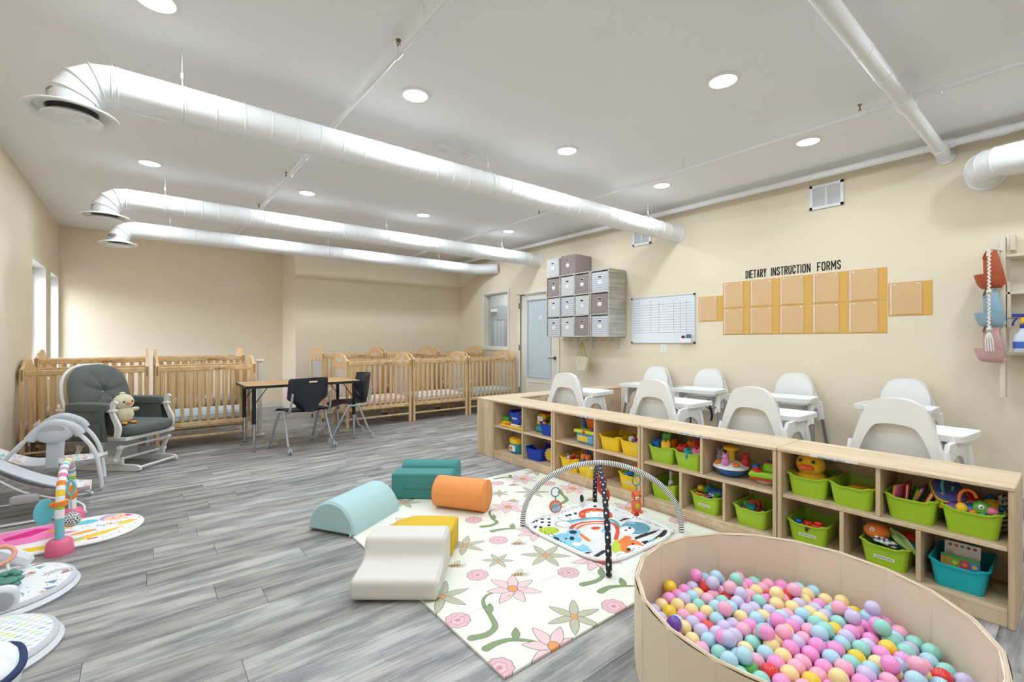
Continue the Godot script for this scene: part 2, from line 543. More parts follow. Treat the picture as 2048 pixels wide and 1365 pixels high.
func build_room() -> void:
	# floor of single planks
	var fl := struct("floor", "grey wood-look vinyl plank floor")
	var sub := MB.new()
	sub.box(W((UL + UW) / 2, -0.062, 3.46), Vector3(UW - UL + 0.3, 0.1, 12.5))
	part(sub, "subfloor", "subfloor", fl)
	var pw := 0.182; var pl := 1.22
	var tones := []
	for k in 16:
		var s := rng.randf_range(0.68, 1.06)
		tones.append(Color(s * rng.randf_range(0.99, 1.03), s, s * rng.randf_range(0.95, 1.01)))
	var shared := {}
	var rest := MB.new()
	var row := 0
	var v1 := 9.52
	while v1 > -2.6:
		var v0 := v1 - pw
		var u := UL - rng.randf() * pl
		while u < UW:
			var a := maxf(u, UL); var b := minf(u + pl, UW)
			u += pl
			if b - a < 0.02: continue
			var k := rng.randi() % 16
			var seen := false
			for q in [[a, v0], [b, v0], [a, v1], [b, v1], [(a + b) / 2, (v0 + v1) / 2]]:
				var s := project(q[0], 0.0, q[1])
				if s.x > -30 and s.x < 2080 and s.y > 600 and s.y < 1400: seen = true
			var uo := Vector2(fmod(k * 0.37, 1.0), fmod(k * 0.61, 1.0))
			var mk := func(mb: MB, ce: Vector3, ln: float) -> void:
				mb.col = tones[k]
				mb.uvf = func(w: Vector3) -> Vector2: return uo + Vector2((w.x - ce.x) / 1.22, (w.z - ce.z) / 0.62)
				mb.box(ce, Vector3(ln - 0.0012, 0.012, pw - 0.0012), 0.0012)
			if not seen:
				mk.call(rest, W((a + b) / 2, -0.006, (v0 + v1) / 2), b - a)
				continue
			var full := b - a > pl - 0.001
			var key := k if full else -1
			if not full or not shared.has(key):
				var mb := MB.new()
				mk.call(mb, Vector3.ZERO, b - a)
				shared[key] = mb.mesh()
			part(shared[key], "plank", "plank", fl, W((a + b) / 2, -0.006, (v0 + v1) / 2))
		v1 -= pw
		row += 1
	var ro := part(rest, "planks_out_of_view", "plank", fl)
	ro.set_meta("kind", "stuff")
	# ceiling
	var ce := struct("ceiling", "plain white painted ceiling")
	var cb := MB.new()
	cb.box(W((UL + UW) / 2, CEIL + 0.08, 3.46), Vector3(UW - UL + 0.5, 0.16, 12.7))
	part(cb, "ceiling_slab", "ceiling_paint", ce)
	# walls
	var T := 0.16
	var wr := struct("wall_right", "cream painted wall with the forms and a door")
	var w := MB.new()
	var vt := func(mb: MB, u0: float, u1: float, y0: float, y1: float, va: float, vb: float) -> void:
		mb.box(W((u0 + u1) / 2, (y0 + y1) / 2, (va + vb) / 2), Vector3(absf(u1 - u0), y1 - y0, absf(vb - va)))
	vt.call(w, UW, UW + T, -0.05, CEIL + 0.02, -2.7, 5.49)
	vt.call(w, UW, UW + T, 2.1, CEIL + 0.02, 5.49, 6.54)
	vt.call(w, UW, UW + T, -0.05, CEIL + 0.02, 6.54, 6.85)
	vt.call(w, UW, UW + T, -0.05, 1.12, 6.85, 7.64)
	vt.call(w, UW, UW + T, 2.17, CEIL + 0.02, 6.85, 7.64)
	vt.call(w, UW, UW + T, -0.05, CEIL + 0.02, 7.64, 8.56 + T)
	part(w, "wall_panel", "wall_paint", wr)
	var wb := struct("wall_back", "cream painted wall behind the cribs, stepped forward beside the door")
	w = MB.new()
	vt.call(w, UL - T, 2.06, -0.05, CEIL + 0.02, 9.52, 9.52 + T)
	vt.call(w, 2.06, 2.06 + T, -0.05, CEIL + 0.02, 8.56, 9.52 + T)
	vt.call(w, 2.06 + T, UW, -0.05, CEIL + 0.02, 8.56, 8.56 + T)
	part(w, "wall_panel", "wall_paint", wb)
	var wl := struct("wall_left", "cream painted wall with two tall windows")
	w = MB.new()
	vt.call(w, UL - 0.2, UL, -0.05, CEIL + 0.02, -2.7, 7.4)
	vt.call(w, UL - 0.2, UL, -0.05, 0.75, 7.4, 8.35)
	vt.call(w, UL - 0.2, UL, 2.18, CEIL + 0.02, 7.4, 8.35)
	vt.call(w, UL - 0.2, UL, -0.05, CEIL + 0.02, 8.35, 8.72)
	vt.call(w, UL - 0.2, UL, -0.05, 0.75, 8.72, 9.44)
	vt.call(w, UL - 0.2, UL, 2.18, CEIL + 0.02, 8.72, 9.44)
	vt.call(w, UL - 0.2, UL, -0.05, CEIL + 0.02, 9.44, 9.7)
	part(w, "wall_panel", "wall_paint", wl)
	var wf := struct("wall_front", "cream painted wall behind the viewer")
	w = MB.new()
	vt.call(w, UL - T, UW + T, -0.05, CEIL + 0.02, -2.76, -2.6)
	part(w, "wall_panel", "wall_paint", wf)
	# baseboards
	var bb := struct("baseboard_right", "cream baseboard along the wall with the forms")
	w = MB.new()
	w.box(W(UW - 0.006, 0.05, 1.44), Vector3(0.012, 0.1, 7.9), 0.004)
	w.box(W(UW - 0.006, 0.05, 7.58), Vector3(0.012, 0.1, 1.9), 0.004)
	part(w, "baseboard_strip", "base_paint", bb)
	bb = struct("baseboard_back", "cream baseboard along the wall behind the cribs")
	w = MB.new()
	w.box(W(0.545, 0.05, 9.514), Vector3(3.0, 0.1, 0.012), 0.004)
	w.box(W(2.054, 0.05, 9.04), Vector3(0.012, 0.1, 0.95), 0.004)
	w.box(W(3.72, 0.05, 8.554), Vector3(3.3, 0.1, 0.012), 0.004)
	part(w, "baseboard_strip", "base_paint", bb)
	bb = struct("baseboard_left", "cream baseboard along the window wall")
	w = MB.new()
	w.box(W(UL + 0.006, 0.05, 3.46), Vector3(0.012, 0.1, 12.0), 0.004)
	part(w, "baseboard_strip", "base_paint", bb)
	# daylight windows
	var i := 2
	for e in [[7.4, 8.35], [8.72, 9.44]]:
		var wi := struct("window_%d" % i, "tall white framed window beside the cribs" if i == 2 else "narrow white framed window in the corner behind the cribs")
		i += 1
		var a: float = e[0]; var b: float = e[1]
		var fr := MB.new()
		for z in [a + 0.03, b - 0.03]:
			fr.box(W(UL - 0.15, 1.465, z), Vector3(0.06, 1.43, 0.06), 0.006)
		for y in [0.78, 2.15]:
			fr.box(W(UL - 0.15, y, (a + b) / 2), Vector3(0.06, 0.06, b - a - 0.12), 0.006)
		part(fr, "window_frame", "satin_white", wi)
		var sa := MB.new()
		for z in [a + 0.085, b - 0.085]:
			sa.box(W(UL - 0.165, 1.465, z), Vector3(0.035, 1.31, 0.045), 0.005)
		for y in [0.835, 1.45, 2.095]:
			sa.box(W(UL - 0.165, y, (a + b) / 2), Vector3(0.035, 0.045, b - a - 0.215), 0.005)
		part(sa, "sash", "satin_white", wi)
		var pa := MB.new()
		pa.box(W(UL - 0.165, 1.465, (a + b) / 2), Vector3(0.006, 1.24, b - a - 0.2))
		part(pa, "pane", "glass", wi)
		var rv := MB.new()
		for z in [a + 0.004, b - 0.004]:
			rv.box(W(UL - 0.06, 1.465, z), Vector3(0.12, 1.42, 0.008))
		rv.box(W(UL - 0.06, 2.176, (a + b) / 2), Vector3(0.12, 0.008, b - a - 0.02))
		part(rv, "window_reveal", "satin_white", wi)
		var si := MB.new()
		si.box(W(UL - 0.045, 0.755, (a + b) / 2), Vector3(0.17, 0.02, b - a - 0.02), 0.004)
		part(si, "window_sill", "satin_white", wi)
		for y in [1.12, 1.9]:
			var hg := MB.new()
			hg.box(W(UL - 0.145, y, b - 0.07), Vector3(0.012, 0.09, 0.03), 0.003)
			part(hg, "hinge", "steel", wi)
	# interior window to the hall
	var w1 := struct("window_1", "small interior window to the hall beside the door")
	var f1 := MB.new()
	for z in [6.83, 7.66]:
		f1.box(W(UW - 0.008, 1.645, z), Vector3(0.016, 1.17, 0.06), 0.004)
	for y in [1.09, 2.2]:
		f1.box(W(UW - 0.008, y, 7.245), Vector3(0.016, 0.06, 0.77), 0.004)
	part(f1, "casing", "trim_paint", w1)
	f1 = MB.new()
	for z in [6.856, 7.634]:
		f1.box(W(UW + 0.08, 1.645, z), Vector3(0.16, 1.05, 0.012))
	for y in [1.126, 2.164]:
		f1.box(W(UW + 0.08, y, 7.245), Vector3(0.16, 0.012, 0.765))
	part(f1, "window_reveal", "trim_paint", w1)
	f1 = MB.new()
	f1.box(W(UW + 0.09, 1.645, 7.245), Vector3(0.006, 1.02, 0.76))
	part(f1, "pane", "glass", w1)
	# hall behind
	var h := struct("wall_hall", "grey blue hall seen through the interior window")
	w = MB.new()
	vt.call(w, 6.7, 6.8, -0.05, 2.76, 4.6, 10.2)
	vt.call(w, UW + T, 6.8, -0.05, 2.76, 10.1, 10.2)
	vt.call(w, UW + T, 6.8, -0.05, 2.76, 4.6, 4.7)
	vt.call(w, UW + T, UW + T + 0.02, -0.05, 2.76, 8.72, 10.1)
	part(w, "wall_panel", "hall_paint", h)
	w = MB.new()
	vt.call(w, UW + T, 6.8, 2.7, 2.8, 4.6, 10.2)
	part(w, "hall_ceiling", "ceiling_paint", h)
	w = MB.new()
	vt.call(w, UW + T, 6.8, -0.1, 0.0, 4.6, 10.2)
	part(w, "hall_floor", "subfloor", h)
	var hd := struct("door_2", "grey hall door with a narrow glazed light and a closer arm")
	w = MB.new()
	vt.call(w, 6.64, 6.7, 0.0, 2.08, 8.35, 8.6); vt.call(w, 6.64, 6.7, 0.0, 2.08, 9.0, 9.4); vt.call(w, 6.64, 6.7, 1.75, 2.08, 8.6, 9.0); vt.call(w, 6.64, 6.7, 0.0, 0.5, 8.6, 9.0)
	part(w, "door_leaf", "hall_dark", hd)
	w = MB.new()
	vt.call(w, 6.66, 6.675, 0.5, 1.75, 8.6, 9.0)
	part(w, "pane", "hall_lite", hd) if M.has("hall_lite") else part(w, "pane", mat("hall_lite", rgb(206, 222, 236), 0.3), hd)
	for z in [8.73, 8.87]:
		w = MB.new()
		vt.call(w, 6.65, 6.662, 0.5, 1.75, z - 0.01, z + 0.01)
		part(w, "glazing_bar", "hall_dark", hd)
	w = MB.new()
	w.bar(W(6.6, 1.97, 9.35), W(6.6, 1.97, 8.85), 0.07, 0.08, Vector3.UP, 0.006)
	part(w, "door_closer", "satin_white", hd)
	w = MB.new()
	w.bar(W(6.6, 1.93, 9.1), W(6.35, 1.93, 8.8), 0.02, 0.02)
	part(w, "closer_arm", "satin_white", hd)
	var hl := thing("hall_light", "round white ceiling light in the hall", "ceiling light", W(6.05, 2.7, 8.3))
	var hm := MB.new()
	hm.lathe([Vector2(0.0, -0.02), Vector2(0.11, -0.02), Vector2(0.13, 0.0)], 24)
	part(hm, "lens", "lamp_lens", hl)
	var ha := AreaLight3D.new(); ha.name = "hall_lamp"; ha.area_size = Vector2(0.2, 0.2); ha.light_energy = LAMP_ENERGY * 1.6; ha.shadow_enabled = true
	ha.area_range = 12.0
	hl.add_child(ha); ha.position = Vector3(0, -0.03, 0); ha.rotation.x = -PI / 2
	# glazed door
	var d := struct("door_1", "cream door with a tall frosted glass light")
	var le := MB.new()
	var ul := UW + 0.03
	for q in [[5.53, 5.7, 0.01, 2.07], [6.34, 6.5, 0.01, 2.07], [5.7, 6.34, 1.98, 2.07], [5.7, 6.34, 0.01, 0.6]]:
		le.box(W(ul + 0.02, (q[2] + q[3]) / 2, (q[0] + q[1]) / 2), Vector3(0.04, q[3] - q[2], q[1] - q[0]), 0.001)
	part(le, "door_leaf", "trim_paint", d)
	le = MB.new()
	le.box(W(ul + 0.015, 1.29, 6.02), Vector3(0.012, 1.37, 0.63))
	part(le, "frosted_pane", "frost", d)
	le = MB.new()
	for z in [5.715, 6.325]: le.box(W(ul - 0.004, 1.29, z), Vector3(0.016, 1.4, 0.03), 0.004)
	for y in [0.605, 1.975]: le.box(W(ul - 0.004, y, 6.02), Vector3(0.016, 0.03, 0.58), 0.004)
	part(le, "glazing_bead", "bead", d)
	le = MB.new()
	for z in [5.72, 6.32]: le.box(W(ul - 0.002, 0.33, z), Vector3(0.008, 0.36, 0.02), 0.003)
	for y in [0.15, 0.51]: le.box(W(ul - 0.002, y, 6.02), Vector3(0.008, 0.02, 0.58), 0.003)
	part(le, "raised_panel", "trim_paint", d)
	le = MB.new()
	for z in [5.5, 6.53]: le.box(W(UW - 0.004, 1.05, z), Vector3(0.022, 2.1, 0.07), 0.004)
	le.box(W(UW - 0.004, 2.115, 6.015), Vector3(0.022, 0.07, 1.1), 0.004)
	part(le, "door_casing", "trim_paint", d)
	for y in [0.35, 1.12, 1.88]:
		le = MB.new()
		le.box(W(UW - 0.018, y, 6.5), Vector3(0.012, 0.1, 0.02), 0.003)
		part(le, "hinge", "dark_metal", d)
	le = MB.new()
	le.tube([W(ul, 0.95, 5.6), W(ul - 0.02, 0.95, 5.6)], 0.03, 16)
	le.tube([W(ul - 0.02, 0.95, 5.6), W(ul - 0.055, 0.95, 5.6), W(ul - 0.06, 0.95, 5.615), W(ul - 0.06, 0.95, 5.72)], 0.009, 8)
	part(le, "lever_handle", "brass", d)
	le = MB.new()
	le.tf(on_wall(), W(ul + 0.008, 1.66, 5.98))
	le.prism(PackedVector2Array([Vector2(-0.03, -0.05), Vector2(0.03, -0.05), Vector2(0.045, -0.02), Vector2(0.04, 0.01), Vector2(0, 0.055), Vector2(-0.04, 0.01), Vector2(-0.045, -0.02)]), 0, 0.002)
	part(le, "sticker", "paper", d)

func build_lights() -> void:
	var trim := MB.new()
	trim.lathe([Vector2(0.105, 0.0), Vector2(0.104, -0.006), Vector2(0.085, -0.012), Vector2(0.083, -0.008)], 32)
	var tm := trim.mesh()
	var lens := MB.new()
	lens.lathe([Vector2(0.0, -0.0085), Vector2(0.07, -0.0085), Vector2(0.084, -0.007)], 32)
	var lm := lens.mesh()
	var rows := [[-1.3, ""], [0.1, ""], [1.5, ""], [2.93, ""], [4.3, ""], [5.65, ""], [7.0, ""]]
	for r in rows:
		for u in [0.05, 1.483, 2.98, 4.46]:
			var v: float = r[0]
			var lb := "round recessed LED downlight glowing white in the ceiling"
			var t := thing("ceiling_downlight", lb, "ceiling light", W(u, CEIL, v), 0.0, "recessed downlights")
			part(tm, "trim_ring", "white_plastic", t)
			part(lm, "lens", "lamp_lens", t)
			var a := AreaLight3D.new()
			a.name = "lamp"; a.area_size = Vector2(0.14, 0.14); a.light_energy = LAMP_ENERGY; a.light_color = Color(0.905, 0.957, 1.0)
			a.shadow_enabled = true; a.area_range = 14.0
			t.add_child(a)
			a.position = Vector3(0, -0.014, 0); a.rotation.x = -PI / 2

func along_u() -> Basis: return Basis(Vector3(0, 1, 0), Vector3(1, 0, 0), Vector3(0, 0, -1))

func duct(label: String, u0: float, u1: float, y: float, v: float, r: float, elbow: bool, hangers: Array, bend_end: bool) -> void:
	var t := thing("air_duct", label, "air duct", W(u0, y, v), 0.0, "spiral ducts under the ceiling")
	var rb := 0.16
	var x0 := rb if elbow else 0.0
	var b := MB.new()
	b.tf(along_u(), Vector3.ZERO)
	var pr := [Vector2(r, x0)]
	var x := x0 + 0.02
	var le := u1 - u0 - (0.42 if bend_end else 0.0)
	while x < le - 0.05:
		pr.append_array([Vector2(r, x), Vector2(r + 0.0028, x + 0.003), Vector2(r + 0.0028, x + 0.007), Vector2(r, x + 0.010)])
		x += 0.15
	pr.append(Vector2(r, le))
	b.lathe(pr, 36)
	part(b, "duct_run", "duct_paint", t)
	var fl := MB.new()
	if bend_end:
		var m := 6
		var rb2 := 0.3
		for k in m:
			var a0 := -PI / 3.2 * k / m; var a1 := -PI / 3.2 * (k + 1) / m
			fl.grid(1, 28, func(s: float, q: float) -> Vector3:
				var an := lerpf(a0, a1, s)
				var dirn := Vector3(cos(PI / 2 + an), 0, -sin(PI / 2 + an))
				return Vector3(le, 0, rb2) + dirn * (rb2 + r * cos(q * TAU)) + Vector3.UP * r * sin(q * TAU), false, true)
		var ae := PI / 2 - PI / 3.2
		var ec := Vector3(le, 0, rb2) + Vector3(cos(ae), 0, -sin(ae)) * rb2
		var td := Vector3(sin(ae), 0, cos(ae))
		fl.tube([ec, ec + td * 0.32], r, 28)
		part(fl, "end_elbow", "duct_paint", t)
	else:
		fl.tf(along_u(), Vector3.ZERO)
		fl.lathe([Vector2(r, le - 0.07), Vector2(r + 0.008, le - 0.06), Vector2(r + 0.008, le - 0.02), Vector2(r + 0.022, le - 0.015), Vector2(r + 0.022, le - 0.001)], 36)
		part(fl, "wall_collar", "duct_paint", t)
	if elbow:
		var e := MB.new()
		var sm := MB.new()
		var bc := Vector3(rb, -rb, 0)
		var an := [90.0, 112.0, 136.0, 160.0, 180.0]
		for k in 4:
			e.grid(1, 36, func(s: float, q: float) -> Vector3:
				var aa := deg_to_rad(lerpf(an[k], an[k + 1], s))
				var a0 := deg_to_rad(an[k]); var a1 := deg_to_rad(an[k + 1])
				# straight gore between two mitre planes
				var p0: Vector3 = bc + Vector3(cos(a0), sin(a0), 0) * (rb + r * cos(q * TAU)) + Vector3(0, 0, r * sin(q * TAU))
				var p1: Vector3 = bc + Vector3(cos(a1), sin(a1), 0) * (rb + r * cos(q * TAU)) + Vector3(0, 0, r * sin(q * TAU))
				return p0.lerp(p1, s), false, true)
			var ring := []
			var a2 := deg_to_rad(an[k])
			for j in 37:
				var q := TAU * j / 36.0
				ring.append(bc + Vector3(cos(a2), sin(a2), 0) * (rb + (r + 0.001) * cos(q)) + Vector3(0, 0, (r + 0.001) * sin(q)))
			sm.tube(ring, 0.004, 6, false)
		part(e, "elbow", "duct_paint", t)
		part(sm, "elbow_seams", "duct_paint", t)
		var df := Node3D.new(); df.name = "diffuser"; t.add_child(df); df.position = Vector3(0, -rb, 0)
		var o := MB.new()
		o.lathe([Vector2(r, 0.0), Vector2(r, -0.018), Vector2(0.185, -0.03), Vector2(0.192, -0.036), Vector2(0.19, -0.042), Vector2(0.172, -0.04), Vector2(0.145, -0.026), Vector2(0.138, -0.012)], 44)
		part(o, "flange", "satin_white", df)
		o = MB.new()
		# open throat: bare metal collar that runs up into the elbow
		o.lathe([Vector2(0.139, -0.012), Vector2(0.101, -0.008), Vector2(0.1, 0.06), Vector2(0.06, 0.11), Vector2(0.0, 0.12)], 32)
		part(o, "metal_throat", "galvanised", df)
		for k in 4:
			o = MB.new()
			o.bar(Vector3(0.095, 0.02, -0.06 + k * 0.04), Vector3(-0.095, 0.02, -0.06 + k * 0.04), 0.03, 0.002)
			part(o, "damper_blade", "galvanised", df)
		o = MB.new()
		o.lathe([Vector2(0.0, -0.056), Vector2(0.05, -0.056), Vector2(0.056, -0.061), Vector2(0.06, -0.056), Vector2(0.075, -0.046), Vector2(0.112, -0.062), Vector2(0.122, -0.068), Vector2(0.123, -0.06), Vector2(0.1, -0.042), Vector2(0.0, -0.038)], 44)
		part(o, "centre_cone", "satin_white", df)
	for hu in hangers:
		var h := MB.new()
		var hx: float = hu - u0
		var top := CEIL - y
		h.tube([Vector3(hx, r + 0.045, 0), Vector3(hx, top, 0)], 0.003, 6)
		h.tube([Vector3(hx, r + 0.05, 0), Vector3(hx, r + 0.085, 0)], 0.008, 8)
		var ring := []
		for j in 33:
			ring.append(Vector3(hx, (r + 0.003) * cos(TAU * j / 32), (r + 0.003) * sin(TAU * j / 32)))
		h.tube(ring, 0.0022, 5, false)
		h.tube([Vector3(hx - 0.0, r + 0.05, 0), Vector3(hx, r * 0.8, r * 0.65)], 0.002, 5)
		h.tube([Vector3(hx - 0.0, r + 0.05, 0), Vector3(hx, r * 0.8, -r * 0.65)], 0.002, 5)
		part(h, "hanger", "satin_white", t)

func sprinkler(at: Vector3, parent: Node3D, up := 1.0) -> void:
	var s := MB.new()
	s.tube([at, at + Vector3(0, 0.02 * up, 0)], 0.009, 8)
	for k in [-1, 1]:
		s.tube([at + Vector3(0, 0.02 * up, 0), at + Vector3(0.011 * k, 0.032 * up, 0), at + Vector3(0.004 * k, 0.05 * up, 0)], 0.0025, 6)
	s.tube([at + Vector3(0, 0.022 * up, 0), at + Vector3(0, 0.046 * up, 0)], 0.003, 6)
	s.tube([at + Vector3(0, 0.05 * up, 0), at + Vector3(0, 0.053 * up, 0)], 0.016, 12)
	part(s, "sprinkler_head", "brass", parent)

func build_ceiling() -> void:
	duct("white spiral duct over the play mat, its round diffuser largest", -0.29, UW, 2.63, 3.34, 0.107, true, [0.18, 2.4, 4.79], false)
	duct("white spiral duct in the middle, over the table and chairs", -0.29, UW, 2.65, 6.0, 0.107, true, [0.18, 2.6, 4.59], false)
	duct("white spiral duct next to the back wall, bent at its end", -0.24, UW, 2.65, 7.55, 0.102, true, [0.28, 2.3, 4.3], true)
	var dt := thing("air_duct", "short white duct elbow on the wall above the bib rack", "air duct", W(5.19, 2.6, 0.52), 0.0, "spiral ducts under the ceiling")
	var db := MB.new()
	db.tf(along_u(), Vector3.ZERO); db.lathe([Vector2(0.107, 0.0), Vector2(0.107, 0.19), Vector2(0.125, 0.192), Vector2(0.125, 0.196)], 36)
	part(db, "wall_collar", "duct_paint", dt)
	db = MB.new()
	for k in 4:
		db.grid(1, 32, func(s: float, q: float) -> Vector3:
			var a0 := PI / 2 + PI / 8.0 * k; var a1 := a0 + PI / 8.0
			var p0 := Vector3(0, 0, 0.16) + Vector3(cos(a0), 0, -sin(a0)) * (0.16 + 0.107 * cos(q * TAU)) + Vector3.UP * 0.107 * sin(q * TAU)
			var p1 := Vector3(0, 0, 0.16) + Vector3(cos(a1), 0, -sin(a1)) * (0.16 + 0.107 * cos(q * TAU)) + Vector3.UP * 0.107 * sin(q * TAU)
			return p0.lerp(p1, s), false, true)
		var ring := []
		for j in 33:
			var a2 := PI / 2 + PI / 8.0 * k
			ring.append(Vector3(0, 0, 0.16) + Vector3(cos(a2), 0, -sin(a2)) * (0.16 + 0.108 * cos(TAU * j / 32)) + Vector3.UP * 0.108 * sin(TAU * j / 32))
		db.tube(ring, 0.003, 6, false)
	part(db, "elbow", "duct_paint", dt)
	db = MB.new(); db.tube([Vector3(-0.16, 0, 0.16), Vector3(-0.16, 0, 2.6)], 0.107, 36); part(db, "duct_run", "duct_paint", dt)
	# pipes
	var t := thing("sprinkler_pipe", "thin white sprinkler pipe crossing above the spiral ducts", "pipe", W(1.12, 2.86, 3.4))
	var p := MB.new()
	p.tube([W(0, 0, 6.1), W(0, 0, -6.0)], 0.017, 14)
	part(p, "pipe_run", "pipe_paint", t)
	for dv in [-1.55, -0.98, 1.45, 0.95]:
		p = MB.new()
		p.tube([W(0, 0, dv - 0.035), W(0, 0, dv + 0.035)], 0.024, 14)
		part(p, "coupling", "pipe_paint", t)
	for dv in [-0.98, 1.62, 3.0]:
		sprinkler(W(-0.0, 0.02, dv), t)
	for dv in [-1.28, 2.2]:
		p = MB.new()
		p.tube([W(-0.0, 0.02, dv), W(-0.0, 0.1, dv)], 0.004, 6)
		p.tube([W(-0.0, 0.02, dv), W(-0.0, 0.035, dv)], 0.009, 8)
		part(p, "hanger", "satin_white", t)
	t = thing("sprinkler_pipe", "thin white sprinkler pipe joined to the thick cross pipe", "pipe", W(3.97, 2.85, 3.0))
	p = MB.new()
	p.tube([W(0, 0, 5.5), W(0, 0, -5.5)], 0.016, 14)
	part(p, "pipe_run", "pipe_paint", t)
	p = MB.new()
	p.tube([W(0, 0, -2.04), W(0, 0, -1.95)], 0.024, 14)
	p.tube([W(0, 0, -2.3), W(0, 0, -2.2)], 0.028, 14)
	p.tube([W(0, 0, -2.42), W(0, 0, -2.405)], 0.036, 14)
	part(p, "coupling", "pipe_paint", t)
	sprinkler(W(0, 0.015, -1.99), t)
	sprinkler(W(0, 0.015, 1.4), t)
	for dv in [-0.62, 2.9]:
		p = MB.new()
		p.tube([W(0, 0.01, dv), W(0, 0.11, dv)], 0.004, 6)
		p.tube([W(0, 0.015, dv), W(0, 0.03, dv)], 0.009, 8)
		part(p, "hanger", "satin_white", t)
	t = thing("cross_pipe", "thick white pipe crossing to the wall with the forms", "pipe", W(3.4, 2.82, 0.76))
	p = MB.new()
	p.tube([Vector3(-4.3, 0, 0), Vector3(0.15, 0, 0)], 0.044, 18)
	p.tube([Vector3(0.15, 0, 0), Vector3(1.99, 0, 0)], 0.04, 18)
	part(p, "pipe_run", "pipe_paint", t)
	for e in [[-0.35, -0.34, 0.048], [0.02, 0.03, 0.048], [0.45, 0.65, 0.05], [1.68, 1.84, 0.05], [1.965, 1.988, 0.062]]:
		p = MB.new()
		p.tube([Vector3(e[0], 0, 0), Vector3(e[1], 0, 0)], e[2], 18)
		part(p, "coupling", "pipe_paint", t)
	t = thing("main_pipe", "white pipe running along the top of the wall with the forms", "pipe", W(5.22, 2.88, 3.0))
	p = MB.new()
	p.tube([W(0, 0, 5.5), W(0, 0, -5.5)], 0.032, 16)
	part(p, "pipe_run", "pipe_paint", t)
	for e in [[-2.16, -2.32, 0.04], [-2.62, -2.48, 0.038], [-0.98, -1.0, 0.036], [1.3, 1.32, 0.036]]:
		p = MB.new()
		p.tube([W(0, 0, e[0]), W(0, 0, e[1])], e[2], 16)
		part(p, "coupling", "pipe_paint", t)
	for dv in [-1.0, 0.9, 3.3]:
		p = MB.new()
		p.tube([W(0, 0.02, dv), W(0, 0.08, dv)], 0.005, 6)
		part(p, "hanger", "satin_white", t)
	# detectors
	t = thing("smoke_detector", "white smoke detector with grey vents on the ceiling", "detector", W(2.06, CEIL, 3.56))
	p = MB.new()
	p.lathe([Vector2(0.075, 0), Vector2(0.074, -0.012), Vector2(0.06, -0.02), Vector2(0.05, -0.042), Vector2(0.0, -0.05)], 28)
	part(p, "housing", "white_plastic", t)
	p = MB.new()
	p.bar(Vector3(-0.05, -0.046, 0.02), Vector3(0.0, -0.05, 0.05), 0.004, 0.012)
	p.bar(Vector3(0.01, -0.05, -0.01), Vector3(0.04, -0.046, 0.03), 0.004, 0.01)
	part(p, "vent_ribs", "white_plastic", t)
	t = thing("smoke_detector", "plain white smoke detector with one slotted ring on the ceiling", "detector", W(2.36, CEIL, 3.56))
	p = MB.new()
	p.lathe([Vector2(0.07, 0), Vector2(0.07, -0.012), Vector2(0.058, -0.02), Vector2(0.05, -0.032)], 28)
	p.lathe([Vector2(0.035, -0.04), Vector2(0.033, -0.05), Vector2(0.0, -0.053)], 28)
	part(p, "housing", "white_plastic", t)
	p = MB.new()
	p.lathe([Vector2(0.05, -0.032), Vector2(0.035, -0.033), Vector2(0.034, -0.041)], 28)
	part(p, "slot_ring", "white_plastic", t)
	# return air grilles on the wall
	for e in [[1.647, 2.71, "white louvred air grille alone on the wall above the forms"], [3.85, 2.69, "white louvred air grille half hidden by the spiral duct"]]:
		t = thing("air_grille", e[2], "air vent", W(UW, e[1], e[0]), 0.0, "wall air grilles")
		p = MB.new()
		p.tf(on_wall(), Vector3.ZERO)
		p.box(Vector3(-0.135, 0, 0.009), Vector3(0.03, 0.25, 0.018), 0.003)
		p.box(Vector3(0.135, 0, 0.009), Vector3(0.03, 0.25, 0.018), 0.003)
		p.box(Vector3(0, 0.11, 0.009), Vector3(0.3, 0.03, 0.018), 0.003)
		p.box(Vector3(0, -0.11, 0.009), Vector3(0.3, 0.03, 0.018), 0.003)
		p.box(Vector3(0, 0, 0.008), Vector3(0.014, 0.2, 0.015), 0.002)
		part(p, "frame", "white_plastic", t)
		p = MB.new()
		p.tf(on_wall(), Vector3.ZERO)
		p.box(Vector3(0, 0, 0.001), Vector3(0.25, 0.2, 0.002))
		part(p, "backing", "white_plastic", t)
		for s in [-1, 1]:
			for k in 13:
				p = MB.new()
				p.tf(on_wall() * Basis(Vector3.RIGHT, 0.95), on_wall() * Vector3(0.064 * s, -0.09 + k * 0.0152, 0.0095))
				p.box(Vector3.ZERO, Vector3(0.113, 0.014, 0.0015))
				part(p, "louver", "white_plastic", t)

